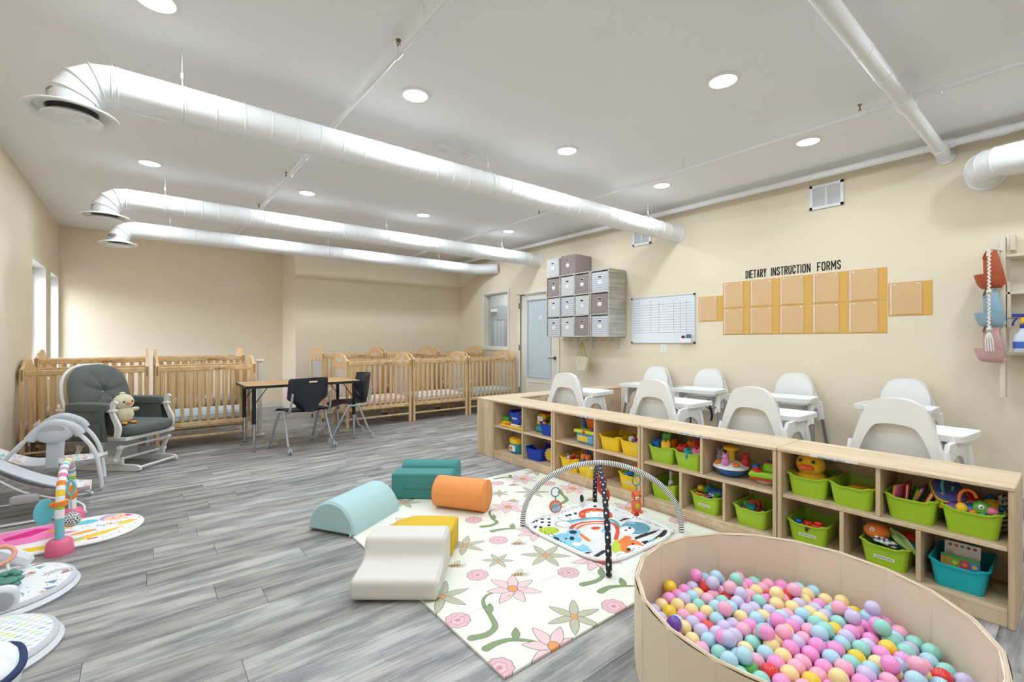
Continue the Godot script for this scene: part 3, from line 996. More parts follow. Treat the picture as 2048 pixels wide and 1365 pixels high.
func fabric_box(kind: String, w: float, h: float, d: float) -> Node3D:
	# open fabric storage cube, front to -x
	var o := Node3D.new()
	var b := MB.new()
	b.uvf = func(p: Vector3) -> Vector2: return Vector2((p.z + p.x) / 0.28, -p.y / 0.28)
	var tk := 0.006
	b.box(Vector3(-d / 2 + tk / 2, h / 2, 0), Vector3(tk, h, w), 0.002)
	b.box(Vector3(d / 2 - tk / 2, h / 2, 0), Vector3(tk, h, w), 0.002)
	for s in [-1, 1]: b.box(Vector3(0, h / 2, s * (w / 2 - tk / 2)), Vector3(d - 2 * tk, h, tk), 0.002)
	b.box(Vector3(0, tk / 2, 0), Vector3(d - 2 * tk, tk, w - 2 * tk))
	part(b, "fabric_body", "fab_" + kind, o)
	var g := MB.new()
	g.tf(Basis(Vector3(0, 0, 1), Vector3.UP, Vector3(-1, 0, 0)), Vector3(-d / 2, h * 0.74, 0))
	g.prism(rrect(0.072, 0.032, 0.015), 0, 0.0025)
	part(g, "handle_rim", "white_plastic" if kind != "taupe" else "bead", o)
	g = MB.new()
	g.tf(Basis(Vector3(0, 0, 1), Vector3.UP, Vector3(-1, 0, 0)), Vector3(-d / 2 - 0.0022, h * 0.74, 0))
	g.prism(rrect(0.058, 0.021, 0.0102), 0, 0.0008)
	part(g, "painted_hole_shade", "black", o)  # black plate paints the shade of a handle opening; the front is uncut
	g = MB.new()
	g.box(Vector3(-d / 2 - 0.0012, h * 0.48, 0), Vector3(0.002, 0.05, 0.062))
	part(g, "name_card", "paper", o)
	return o

func adopt(o: Node3D, called: String, label: String, category: String, at: Vector3, turn := 0.0, group := "") -> Node3D:
	o.name = nm(called)
	add_child(o, true)
	o.position = at; o.rotation.y = turn
	return tag(o, label, category, group)

func build_wall_things() -> void:
	# ---- storage cubes
	var im := Image.create(256, 256, false, Image.FORMAT_RGB8)
	im.fill(rgb(206, 206, 206))
	for k in 900:
		iell(im, Vector2(rng.randf() * 256, rng.randf() * 256), rng.randf_range(1, 2.6), rng.randf_range(1, 2.2), 0, rgb(236, 236, 236) if k % 3 else rgb(176, 176, 178))
	mat("fab_speckle", Color.WHITE, 0.9, {"tex": tex(im)})
	im = Image.create(256, 256, false, Image.FORMAT_RGB8)
	im.fill(rgb(212, 214, 220))
	for k in 9:
		im.fill_rect(Rect2i(0, 8 + k * 28, 256, 4), rgb(128, 130, 140))
		im.fill_rect(Rect2i(0, 18 + k * 28, 256, 3), rgb(196, 198, 206))
	mat("fab_striped", Color.WHITE, 0.9, {"tex": tex(im)})
	im = Image.create(256, 256, false, Image.FORMAT_RGB8)
	im.fill(rgb(152, 138, 136))
	for k in 700:
		im.fill_rect(Rect2i(rng.randi() % 256, rng.randi() % 256, rng.randi_range(8, 50), 1), rgb(176, 164, 162) if k % 2 else rgb(128, 114, 114))
	mat("fab_taupe", Color.WHITE, 0.9, {"tex": tex(im)})
	var D := 0.37
	var uc := 5.01 + D / 2
	for e in [[4.475, 5.385, 3, "wide grey wood wall cubby with nine fabric cubes"], [4.12, 4.462, 1, "narrow grey wood wall cubby with three fabric cubes in one column"]]:
		var va: float = e[0]; var vb: float = e[1]; var nc: int = e[2]
		var t := thing("wall_cubby", e[3], "shelf", W(uc, 1.3, (va + vb) / 2), 0.0, "grey wall cubbies")
		var L := vb - va
		var tk := 0.018
		var p: MB
		for y in [0.0, 0.93]:
			p = MB.new(); p.box(Vector3(0, y + tk / 2, 0), Vector3(D, tk, L), 0.002)
			part(p, "bottom_board" if y < 0.5 else "top_board", "grey_wood", t)
		for s in [-1, 1]:
			p = MB.new()
			p.box(Vector3(0, 0.474, s * (L / 2 - tk / 2)), Vector3(D, 0.912, tk), 0.002)
			part(p, "side_board", "grey_wood", t)
		for r in [1, 2]:
			p = MB.new()
			p.box(Vector3(0, r * 0.31 + tk / 2, 0), Vector3(D - 0.004, tk, L - 2 * tk), 0.001)
			part(p, "shelf_board", "grey_wood", t)
		for k in range(1, nc):
			p = MB.new()
			p.box(Vector3(0, 0.474, -L / 2 + k * L / nc), Vector3(D - 0.006, 0.91, tk), 0.001)
			part(p, "divider", "grey_wood", t)
		p = MB.new()
		p.box(Vector3(D / 2 - 0.004, 0.474, 0), Vector3(0.006, 0.93, L - 0.01))
		part(p, "back_panel", "grey_wood", t)
	var kinds := [["taupe", "speckle", "taupe", "striped"], ["speckle", "striped", "speckle", "taupe"], ["striped", "speckle", "taupe", "striped"]]
	var words := {"taupe": "taupe woven fabric cube", "speckle": "white speckled fabric cube", "striped": "grey striped fabric cube"}
	var rowname := ["upper", "middle", "bottom"]
	var colname := ["beside the door", "in the second column from the door", "in the third column from the door", "in the narrow cubby"]
	var proto := {}
	for r in 3:
		for c in 4:
			var k: String = kinds[r][c]
			var vc := 5.385 - 0.018 - (c + 0.5) * 0.298 + 0.005 if c < 3 else 4.291
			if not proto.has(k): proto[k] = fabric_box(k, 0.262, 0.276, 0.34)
			var o: Node3D = proto[k].duplicate()
			if c == 3: o.scale.z = 1.12
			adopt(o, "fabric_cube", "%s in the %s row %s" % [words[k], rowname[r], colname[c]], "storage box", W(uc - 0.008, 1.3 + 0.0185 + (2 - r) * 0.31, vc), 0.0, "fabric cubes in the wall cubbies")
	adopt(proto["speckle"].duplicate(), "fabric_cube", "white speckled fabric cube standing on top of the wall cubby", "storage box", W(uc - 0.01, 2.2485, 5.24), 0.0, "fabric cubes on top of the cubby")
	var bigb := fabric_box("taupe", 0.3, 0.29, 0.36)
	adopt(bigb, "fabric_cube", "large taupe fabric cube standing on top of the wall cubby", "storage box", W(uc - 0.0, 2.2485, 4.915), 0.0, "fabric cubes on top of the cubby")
	for k in proto: proto[k].free()
	# ---- hooks below
	var t := thing("hook_rail", "row of wire coat hooks under the wall cubby", "coat hooks", W(UW, 1.2, 4.7))
	for z in [4.25, 4.75, 5.05]:
		var p := MB.new()
		p.box(W(-0.004, 0.02, z - 4.7), Vector3(0.006, 0.2, 0.035), 0.002)
		p.bar(W(-0.01, 0.1, z - 4.7), W(-0.24, 0.1, z - 4.7), 0.006, 0.03)
		part(p, "bracket", "bead", t)
	for k in 7:
		var p := MB.new()
		var z := 4.2 + k * 0.16 - 4.7
		p.tube([W(-0.21, 0.1, z), W(-0.21, 0.07, z)], 0.003, 6)
		for s in [-1, 1]:
			p.tube(curve([W(-0.21, 0.07, z), W(-0.215, 0.045, z + 0.02 * s), W(-0.22, 0.045, z + 0.035 * s), W(-0.22, 0.065, z + 0.045 * s)], 4), 0.0028, 6)
		part(p, "hook", "steel", t)
	# tote bag
	im = Image.create(256, 256, false, Image.FORMAT_RGB8)
	im.fill(rgb(232, 224, 200))
	for k in 300:
		ipetal(im, Vector2(rng.randf() * 256, rng.randf() * 256), rng.randf() * TAU, 10, 4, rgb(190, 180, 130) if k % 3 else rgb(206, 170, 120), rgb(222, 212, 182), 0.5)
	mat("tote_cloth", Color.WHITE, 0.9, {"tex": tex(im), "tri": 5.0})
	mat("tote_strap", rgb(196, 184, 110), 0.9)
	t = thing("tote_bag", "small cream patterned tote bag hanging from a hook", "bag", W(5.2, 0.8, 4.8))
	var b := MB.new()
	b.grid(10, 24, func(s: float, q: float) -> Vector3:
		var a := q * TAU
		var w := lerpf(0.1, 0.16, s); var d := lerpf(0.045, 0.035, s)
		return Vector3(d * signf(cos(a)) * pow(absf(cos(a)), 0.5), s * 0.2 + (0.012 * cos(2 * a) if s > 0.9 else 0.0), w * signf(sin(a)) * pow(absf(sin(a)), 0.5)), false, true)
	b.box(Vector3(0, 0.003, 0), Vector3(0.07, 0.006, 0.19), 0.002)
	part(b, "bag_body", "tote_cloth", t)
	for s in [-1, 1]:
		b = MB.new()
		b.tube(curve([Vector3(0.03 * s, 0.19, -0.06), Vector3(0.02 * s, 0.32, -0.035), Vector3(-0.005, 0.44, 0.0), Vector3(0.02 * s, 0.32, 0.035), Vector3(0.03 * s, 0.19, 0.06)], 6), 0.009, 6, true, 0.3)
		part(b, "strap", "tote_strap", t)
	# ---- whiteboard
	im = Image.create(1024, 672, false, Image.FORMAT_RGB8)
	im.fill(rgb(226, 231, 236))
	for k in 12:
		im.fill_rect(Rect2i(8, 108 + k * 38, 1000, 3), rgb(96, 98, 108))
	for x in [332, 470, 712, 812, 906]:
		im.fill_rect(Rect2i(x, 62, 3, 470), rgb(96, 98, 108))
	for k in 13:
		im.fill_rect(Rect2i(10, 122 + k * 38, 10, 3), rgb(150, 152, 160))
	for e in [[60, 66, 80], [300, 54, 70], [740, 44, 54], [12, 560, 40]]:
		for k in 6: im.fill_rect(Rect2i(e[0] + k * e[2] / 6, e[1] + (k % 2) * 2, e[2] / 6 - 3, 8), rgb(172, 178, 188))
	mat("board_face", Color.WHITE, 0.25, {"tex": tex(im)})
	t = thing("whiteboard", "wall whiteboard ruled into a chart with black corners", "whiteboard", W(UW, 1.21, 3.54))
	var p := MB.new()
	p.poly([W(-0.012, 0.012, 0.468), W(-0.012, 0.012, -0.468), W(-0.012, 0.615, -0.468), W(-0.012, 0.615, 0.468)], Vector3(-1, 0, 0), [Vector2(0, 1), Vector2(1, 1), Vector2(1, 0), Vector2(0, 0)])
	p.box(W(-0.006, 0.3135, 0), Vector3(0.011, 0.6, 0.93))
	part(p, "board", "board_face", t)
	p = MB.new()
	for s in [-1, 1]:
		p.box(W(-0.009, 0.3135, s * 0.474), Vector3(0.018, 0.6, 0.012), 0.003)
		p.box(W(-0.009, 0.3135 + s * 0.308, 0), Vector3(0.018, 0.012, 0.96), 0.003)
	part(p, "frame", "bead", t)
	for s in [-1, 1]:
		for q in [-1, 1]:
			p = MB.new()
			p.box(W(-0.011, 0.3135 + q * 0.305, s * 0.47), Vector3(0.024, 0.024, 0.026), 0.005)
			part(p, "corner_cap", "black", t)
	var tr := thing("marker_tray", "white marker holder clipped on the whiteboard", "tray", W(UW - 0.035, 1.215, 3.17))
	p = MB.new()
	p.box(Vector3(0, 0.004, 0), Vector3(0.04, 0.006, 0.15), 0.002)
	p.box(Vector3(-0.018, 0.03, 0), Vector3(0.004, 0.06, 0.15), 0.002)
	for s in [-1, 1]: p.box(Vector3(0, 0.03, s * 0.073), Vector3(0.036, 0.058, 0.004), 0.001)
	part(p, "holder", "white_plastic", tr)
	mat("felt_grey", rgb(104, 110, 116), 0.95)
	one(MB.new().box(Vector3.ZERO, Vector3(0.022, 0.1, 0.06), 0.006), "eraser", "felt_grey", "grey felt eraser standing in the marker holder", "eraser", W(UW - 0.035, 1.275, 3.135))
	for e in [[0.215, rgb(20, 22, 30), "black"], [0.2, rgb(150, 28, 40), "red"], [0.185, rgb(24, 44, 150), "blue"]]:
		var cm := mat("marker_" + e[2], e[1], 0.4)
		one(MB.new().tube([Vector3(0, 0, 0), Vector3(0, 0.085, 0.01)], 0.0065, 10), "marker_pen", cm, e[2] + " marker pen standing in the holder on the whiteboard", "marker", W(UW - 0.035, 1.222, 3.02 + e[0]))
	t = thing("wall_outlet", "white double outlet plate under the whiteboard", "outlet", W(UW, 1.15, 3.51))
	p = MB.new(); p.box(Vector3(-0.003, -0.01, 0), Vector3(0.006, 0.118, 0.074), 0.002); part(p, "plate", "white_plastic", t)
	for y in [-0.032, 0.012]:
		p = MB.new(); p.tf(on_wall(), Vector3(-0.006, y, 0)); p.prism(rrect(0.034, 0.028, 0.01), 0, 0.001); part(p, "socket", "bead", t)
	# ---- folders
	mat("folder_card", rgb(222, 172, 84), 0.6)
	mat("sleeve", rgb(222, 182, 136), 0.28, {"bump": M["weave"], "bs": 0.02, "tri": 3.0})
	mat("sleeve_strip", rgb(236, 220, 204), 0.4)
	mat("hole_mark", rgb(200, 120, 96), 0.6)
	var fold := Node3D.new()
	p = MB.new(); p.tf(on_wall(), Vector3.ZERO); p.box(Vector3(0, 0, 0.002), Vector3(0.307, 0.305, 0.004), 0.001); part(p, "card_backing", "folder_card", fold)
	p = MB.new(); p.tf(on_wall(), Vector3.ZERO)
	p.grid(10, 10, func(s: float, q: float) -> Vector3: return Vector3(lerpf(-0.12, 0.085, q), lerpf(-0.14, 0.145, s), 0.0075 + 0.0014 * sin(s * 7.0 + q * 4.0) * sin(q * PI) * sin(s * PI)))
	part(p, "plastic_sleeve", "sleeve", fold)
	p = MB.new(); p.tf(on_wall(), Vector3.ZERO); p.box(Vector3(-0.131, 0.003, 0.0055), Vector3(0.016, 0.285, 0.002)); part(p, "binder_strip", "sleeve_strip", fold)
	p = MB.new(); p.tf(on_wall(), Vector3.ZERO)
	for k in 14: p.box(Vector3(-0.131, -0.12 + k * 0.019, 0.0068), Vector3(0.005, 0.007, 0.0008))
	part(p, "punched_holes", "hole_mark", fold)
	for x in [-0.105, 0.06]:
		p = MB.new(); p.tf(on_wall(), Vector3.ZERO); p.prism(rrect(0.016, 0.012, 0.0058, 4), 0.0035, 0.010) ; p.t = p.t; part(p, "push_pin", "white_plastic", fold, Vector3(0, 0.135, x))
	var spots := []
	for r in 2:
		for c in 5: spots.append([2.712 - (c + 0.5) * 0.3106, 1.314 + 0.1525 + (1 - r) * 0.309, "%s of the %s row of amber form pockets" % [["first pocket from the whiteboard", "second pocket from the whiteboard", "third pocket from the whiteboard", "fourth pocket from the whiteboard", "fifth pocket from the whiteboard"][c], ["upper", "lower"][r]]])
	spots.append([2.867, 1.63, "single amber form pocket between the whiteboard and the double row"])
	spots.append([1.0, 1.622, "single amber form pocket at the end away from the whiteboard"])
	for s in spots:
		adopt(fold.duplicate(), "form_pocket", s[2], "folder", W(UW, s[1], s[0]), 0.0, "amber form pockets on the wall")
	fold.free()
	# lettering above the folders
	mat("letter_black", rgb(36, 33, 30), 0.6)
	t = thing("wall_lettering", "black capitals reading DIETARY INSTRUCTION FORMS above the pockets", "lettering", W(UW, 1.955, 2.45))
	var words3 := [["DIETARY", 0.0, 0.23], ["INSTRUCTION", 0.272, 0.392], ["FORMS", 0.716, 0.214]]
	for wv in words3:
		var txt: String = wv[0]
		var wl := {"I": 0.42, "M": 1.25, "O": 1.02, "N": 1.05}
		var tot := 0.0
		for ch in txt: tot += wl.get(ch, 0.95)
		var x: float = wv[1]
		for ch in txt:
			var cw: float = wv[2] * wl.get(ch, 0.95) / tot
			part(glyph(ch, cw * 0.82, 0.09, 0.0095, 0.003, Transform3D(on_wall(), W(-0.0005, 0.0, -x - cw * 0.08))), "letter", "letter_black", t)
			x += cw
	# ---- bib shelf at the edge
	mat("pale_wood", rgb(226, 214, 194), 0.5)
	t = thing("wall_rack", "whitewashed wooden wall rack with small shelves", "shelf", W(5.24, 0.8, 0.41))
	p = MB.new(); p.box(Vector3(0, 0.625, 0), Vector3(0.12, 1.25, 0.03), 0.003); part(p, "side_post", "pale_wood", t)
	p = MB.new(); p.box(Vector3(0.06, 1.2, 0.05), Vector3(0.16, 0.12, 0.03), 0.003); part(p, "top_block", "pale_wood", t)
	for y in [1.1, 0.81, 0.34]:
		p = MB.new(); p.box(Vector3(0.06, y, 0.34), Vector3(0.16, 0.02, 0.65), 0.003); part(p, "shelf_board", "pale_wood", t)
	p = MB.new(); p.box(Vector3(0.03, 0.72, 0.03), Vector3(0.1, 0.36, 0.02), 0.003); part(p, "inner_post", "pale_wood", t)
	p = MB.new(); p.box(Vector3(0.135, 0.72, 0.34), Vector3(0.006, 0.76, 0.64)); part(p, "back_panel", "pale_wood", t)
	p = MB.new(); p.tube([Vector3(-0.05, 0.615, 0.02), Vector3(-0.05, 0.615, 0.6)], 0.006, 8); part(p, "rail", "steel", t)
	p = MB.new(); p.tube([Vector3(-0.06, 1.14, -0.0), Vector3(-0.085, 1.16, -0.06)], 0.009, 10); p.tube([Vector3(-0.083, 1.158, -0.055), Vector3(-0.09, 1.164, -0.07)], 0.014, 10); part(p, "peg", "pale_wood", t)
	mat("bib_rust", rgb(178, 84, 46), 0.5); mat("bib_blue", rgb(146, 180, 196), 0.5); mat("bib_rose", rgb(208, 164, 160), 0.5)
	var bibs := [["bib_rust", "rust brown silicone bib hanging uppermost on the rack", 1.65], ["bib_blue", "pale blue silicone bib hanging between two others", 1.35], ["bib_rose", "dusty pink silicone bib hanging lowest on the rack", 1.07]]
	for e in bibs:
		t = thing("silicone_bib", e[1], "bib", W(5.2, e[2], 0.475), deg_to_rad(128), "silicone bibs on the wall rack")
		b = MB.new()
		for off in [0.0, -0.003]:
			b.grid(16, 16, func(s: float, q: float) -> Vector3:
				var z := (q - 0.5) * 2.0
				var wd := 0.105 * (1.0 - 0.55 * pow(s, 1.6))
				var neck := 0.07 * (1.0 - z * z) * smoothstep(0.75, 1.0, s)
				return Vector3(0.02 - 0.05 * z * z + 0.03 * s + off, 0.02 + 0.29 * s - neck, wd * z))
		part(b, "bib_front", e[0], t)
		b = MB.new()
		for off in [0.0, -0.003]:
			b.grid(10, 20, func(s: float, q: float) -> Vector3:
				var a := (q - 0.5) * PI
				var rr := 0.3 + 0.7 * pow(s, 0.6)
				return Vector3(-0.02 + (0.115 + off) * cos(a) * rr, 0.002 + 0.1 * s * s + 0.012 * cos(a) * s, (0.108 + off) * sin(a) * pow(rr, 0.5)))
		part(b, "crumb_pocket", e[0], t)
	mat("cord_white", rgb(236, 230, 222), 0.9)
	t = thing("macrame_strap", "white knotted cord strap with wooden beads hanging over the bibs", "strap", W(5.115, 1.2, 0.475))
	b = MB.new()
	var zig := []
	for k in 60: zig.append(Vector3(-0.012 + 0.004 * sin(k * 1.9), 0.76 - k * 0.0105, 0.006 * sin(k * 2.3)))
	b.tube(zig, 0.008, 7)
	part(b, "knotted_cord", "cord_white", t)
	for y in [0.42, 0.13]:
		b = MB.new(); b.ell(Vector3(-0.014, y, 0), Vector3.ONE * 0.017); part(b, "wooden_bead", "pale_wood", t)
	b = MB.new()
	for k in 4: b.tube(curve([Vector3(-0.012, 0.11, 0), Vector3(-0.02, 0.06, 0.012 * (k - 1.5)), Vector3(-0.012, -0.04, 0.014 * (k - 1.2))], 4), 0.005, 6)
	part(b, "tassel", "cord_white", t)
	# spray bottle
	mat("bottle_clear", rgb(226, 232, 244), 0.25, {"alpha": 0.75}); mat("spray_blue", rgb(40, 54, 140), 0.4); mat("spray_yellow", rgb(232, 190, 30), 0.4)
	mat("print_blue", rgb(70, 100, 190), 0.5)
	t = thing("spray_bottle", "clear spray bottle with a blue and yellow trigger on the rack rail", "spray bottle", W(5.15, 1.155, 0.3))
	b = MB.new(); b.lathe([Vector2(0, 0), Vector2(0.05, 0.0), Vector2(0.055, 0.01), Vector2(0.054, 0.09), Vector2(0.045, 0.13), Vector2(0.02, 0.17), Vector2(0.015, 0.19), Vector2(0.0, 0.19)], 24); part(b, "bottle_body", "bottle_clear", t)
	b = MB.new(); b.lathe([Vector2(0.0555, 0.03), Vector2(0.0555, 0.08)], 24, 1.8, 3.6); part(b, "printed_scale", "print_blue", t)
	b = MB.new(); b.lathe([Vector2(0.019, 0.18), Vector2(0.02, 0.21), Vector2(0.0, 0.212)], 18); part(b, "collar", "spray_blue", t)
	b = MB.new(); b.box(Vector3(0, 0.24, 0.01), Vector3(0.024, 0.05, 0.05), 0.008); part(b, "pump_head", "spray_yellow", t)
	b = MB.new(); b.bar(Vector3(0, 0.275, 0.05), Vector3(0, 0.28, -0.06), 0.024, 0.026, Vector3.UP, 0.006); b.tube(curve([Vector3(0, 0.26, -0.03), Vector3(0, 0.23, -0.05), Vector3(0, 0.2, -0.055)], 5), 0.006, 8); part(b, "trigger", "spray_blue", t)

func crib_proto(tall: float, panel: String) -> Node3D:
	var o := Node3D.new()
	var L := 1.0; var D := 0.62
	var hr := 0.965 + tall * 0.085
	var ar := 1.06 + tall * 0.085
	var hb := 0.25 + tall * 0.07
	var p: MB
	for sx in [-1, 1]:
		for sz in [-1, 1]:
			p = MB.new(); p.box(Vector3(sx * (L / 2 - 0.02), hr / 2 + 0.025 * tall, sz * (D / 2 - 0.02)), Vector3(0.04, hr - 0.05 * tall, 0.04), 0.006); part(p, "post", "pine_up", o)
			if tall > 0.5:
				p = MB.new()
				p.tube([Vector3(sx * (L / 2 - 0.02) - 0.006, 0.025, sz * (D / 2 - 0.02)), Vector3(sx * (L / 2 - 0.02) + 0.006, 0.025, sz * (D / 2 - 0.02))], 0.025, 14)
				p.box(Vector3(sx * (L / 2 - 0.02), 0.045, sz * (D / 2 - 0.02)), Vector3(0.02, 0.02, 0.03), 0.003)
				part(p, "caster", "dark_metal", o)
		# arched end board, outline in the depth/height plane
		var q := PackedVector2Array([Vector2(-D / 2, hr - 0.12), Vector2(D / 2, hr - 0.12), Vector2(D / 2, hr - 0.01)])
		q.append_array([Vector2(D / 2 - 0.03, hr + 0.015), Vector2(D / 2 - 0.07, hr + 0.03)])
		q.append_array(arc_pts(Vector2(0, hr + 0.03), D / 2 - 0.09, ar - hr - 0.03, 0, PI, 14))
		q.append_array([Vector2(-D / 2 + 0.07, hr + 0.03), Vector2(-D / 2 + 0.03, hr + 0.015), Vector2(-D / 2, hr - 0.01)])
		var eb := Basis(Vector3(0, 0, 1), Vector3.UP, Vector3(-1, 0, 0))
		p = MB.new(); p.tf(eb, Vector3(sx * (L / 2 - 0.02), 0, 0)); p.prism(q, -0.0125, 0.0125, 0.004); part(p, "arched_end_board", "pine", o)
		p = MB.new(); p.box(Vector3(sx * (L / 2 - 0.02), hb, 0), Vector3(0.025, 0.08, D - 0.08), 0.004); part(p, "end_rail", "pine", o)
		p = MB.new(); p.box(Vector3(sx * (L / 2 - 0.02), (hr - 0.12 + hb + 0.04) / 2, 0), Vector3(0.006, hr - 0.16 - hb, D - 0.08)); part(p, "end_panel", panel, o)
		p = MB.new(); p.tf(eb, Vector3(sx * (L / 2 - 0.02) - 0.0125, hr - 0.005, 0)); p.prism(rrect(0.13, 0.035, 0.012), 0, 0.001); part(p, "maker_plate", "bead", o)
	for sz in [-1, 1]:
		p = MB.new(); p.box(Vector3(0, hr - 0.045, sz * (D / 2 - 0.02)), Vector3(L - 0.08, 0.055, 0.026), 0.005); part(p, "top_rail", "pine", o)
		p = MB.new(); p.box(Vector3(0, hb + 0.02, sz * (D / 2 - 0.02)), Vector3(L - 0.08, 0.05, 0.026), 0.005); part(p, "bottom_rail", "pine", o)
		p = MB.new(); p.tube([Vector3(-L / 2 + 0.03, 0.13, sz * (D / 2 - 0.02)), Vector3(L / 2 - 0.03, 0.13, sz * (D / 2 - 0.02))], 0.013, 10); part(p, "stretcher", "pine", o)
		var sl := MB.new(); sl.box(Vector3.ZERO, Vector3(0.034, hr - 0.07 - hb - 0.04, 0.013), 0.004)
		var slm := sl.mesh()
		for k in 11:
			part(slm, "slat", "pine_up", o, Vector3(-L / 2 + 0.08 + k * (L - 0.16) / 10.0, (hr - 0.07 + hb + 0.04) / 2, sz * (D / 2 - 0.02)))
	p = MB.new(); p.box(Vector3(0, hb + 0.03, 0), Vector3(L - 0.06, 0.015, D - 0.07)); part(p, "mattress_board", "pine", o)
	var tx := letters("angeles", 0.018, 0.001, "print_dark", o, Transform3D(Basis(), Vector3(0.12, hr - 0.052, D / 2 - 0.0068)), "lettering", 1.3, true)
	return o

func build_cribs() -> void:
	mat("print_dark", rgb(74, 60, 46), 0.7)
	var low := crib_proto(0.0, "acrylic")
	var tall := crib_proto(1.0, "pane_white")
	mat("sheet_pink", rgb(238, 214, 210), 0.9); mat("sheet_blue", rgb(196, 214, 224), 0.9); mat("sheet_white", rgb(238, 238, 236), 0.9); mat("sheet_mint", rgb(212, 224, 214), 0.9)
	var im := Image.create(128, 128, false, Image.FORMAT_RGB8)
	im.fill(rgb(238, 238, 238))
	for k in 16: iell(im, Vector2((k % 4) * 32 + 8 + (k / 4 % 2) * 16, (k / 4) * 32 + 16), 4, 4, 0, rgb(176, 182, 190))
	mat("sheet_dots", Color.WHITE, 0.9, {"tex": tex(im), "tri": 6.0})
	var G1 := "low wooden cribs by the wall step"
	var rows := [
		[low, -0.445, 6.5, "sheet_pink", "low wooden crib behind the grey glider, against the window wall", "pink", "behind the glider"],
		[low, 0.605, 6.5, "sheet_blue", "low wooden crib between the grey glider and the white post", "pale blue", "beside the white post"],
		[tall, -0.445, 7.3, "sheet_white", "tall wooden crib in the corner under the narrow window", "white", "in the window corner"],
		[tall, 0.605, 7.3, "sheet_blue", "tall wooden crib behind the crib beside the white post", "pale blue", "behind the white post"],
		[low, 2.72, 6.48, "sheet_pink", "low wooden crib with clear end panel behind the navy chairs", "pink", "behind the navy chairs"],
		[low, 3.745, 6.48, "sheet_dots", "low wooden crib in the middle of the front row by the door", "white dotted", "in the middle"],
		[low, 4.77, 6.48, "sheet_blue", "low wooden crib next to the glazed door", "white and blue", "next to the glazed door"],
		[tall, 2.63, 7.3, "sheet_pink", "tall wooden crib with white end panel by the wall step", "pink", "by the wall step"],
		[tall, 3.64, 7.3, "sheet_mint", "tall wooden crib in the middle of the row along the wall", "pale green", "in the middle along the wall"],
		[tall, 4.65, 7.3, "sheet_white", "tall wooden crib under the interior window", "white", "under the interior window"]]
	for r in rows:
		var isl: bool = r[0] == low
		var c := adopt(r[0].duplicate(), "crib", r[4], "crib", W(r[1], 0, r[2] + 0.31), 0.0, "wooden cribs")
		var hb := 0.2875 if isl else 0.3575
		var m := MB.new()
		m.box(Vector3(0, 0.055, 0), Vector3(0.9, 0.11, 0.52), 0.03)
		one(m, "crib_mattress", r[3], "crib mattress with %s sheet in the %s crib %s" % [r[5], "low" if isl else "tall", r[6]], "mattress", W(r[1], hb + 0.001, r[2] + 0.31), 0.0, "crib mattresses")
	low.free(); tall.free()
	# white post by the crib
	var t := thing("post", "slim white post with a round cap beside the crib", "post", W(1.2, 0, 6.82))
	mat("post_white", rgb(226, 220, 210), 0.5)
	var p := MB.new(); p.box(Vector3(0, 0.49, 0), Vector3(0.05, 0.96, 0.05), 0.006); part(p, "shaft", "post_white", t)
	p = MB.new(); p.lathe([Vector2(0.0, 1.0), Vector2(0.045, 1.0), Vector2(0.052, 0.99), Vector2(0.052, 0.975), Vector2(0.02, 0.965)], 20); part(p, "cap", "post_white", t)
	p = MB.new(); p.box(Vector3(0, 0.006, 0), Vector3(0.12, 0.012, 0.1), 0.003); part(p, "foot_plate", "post_white", t)

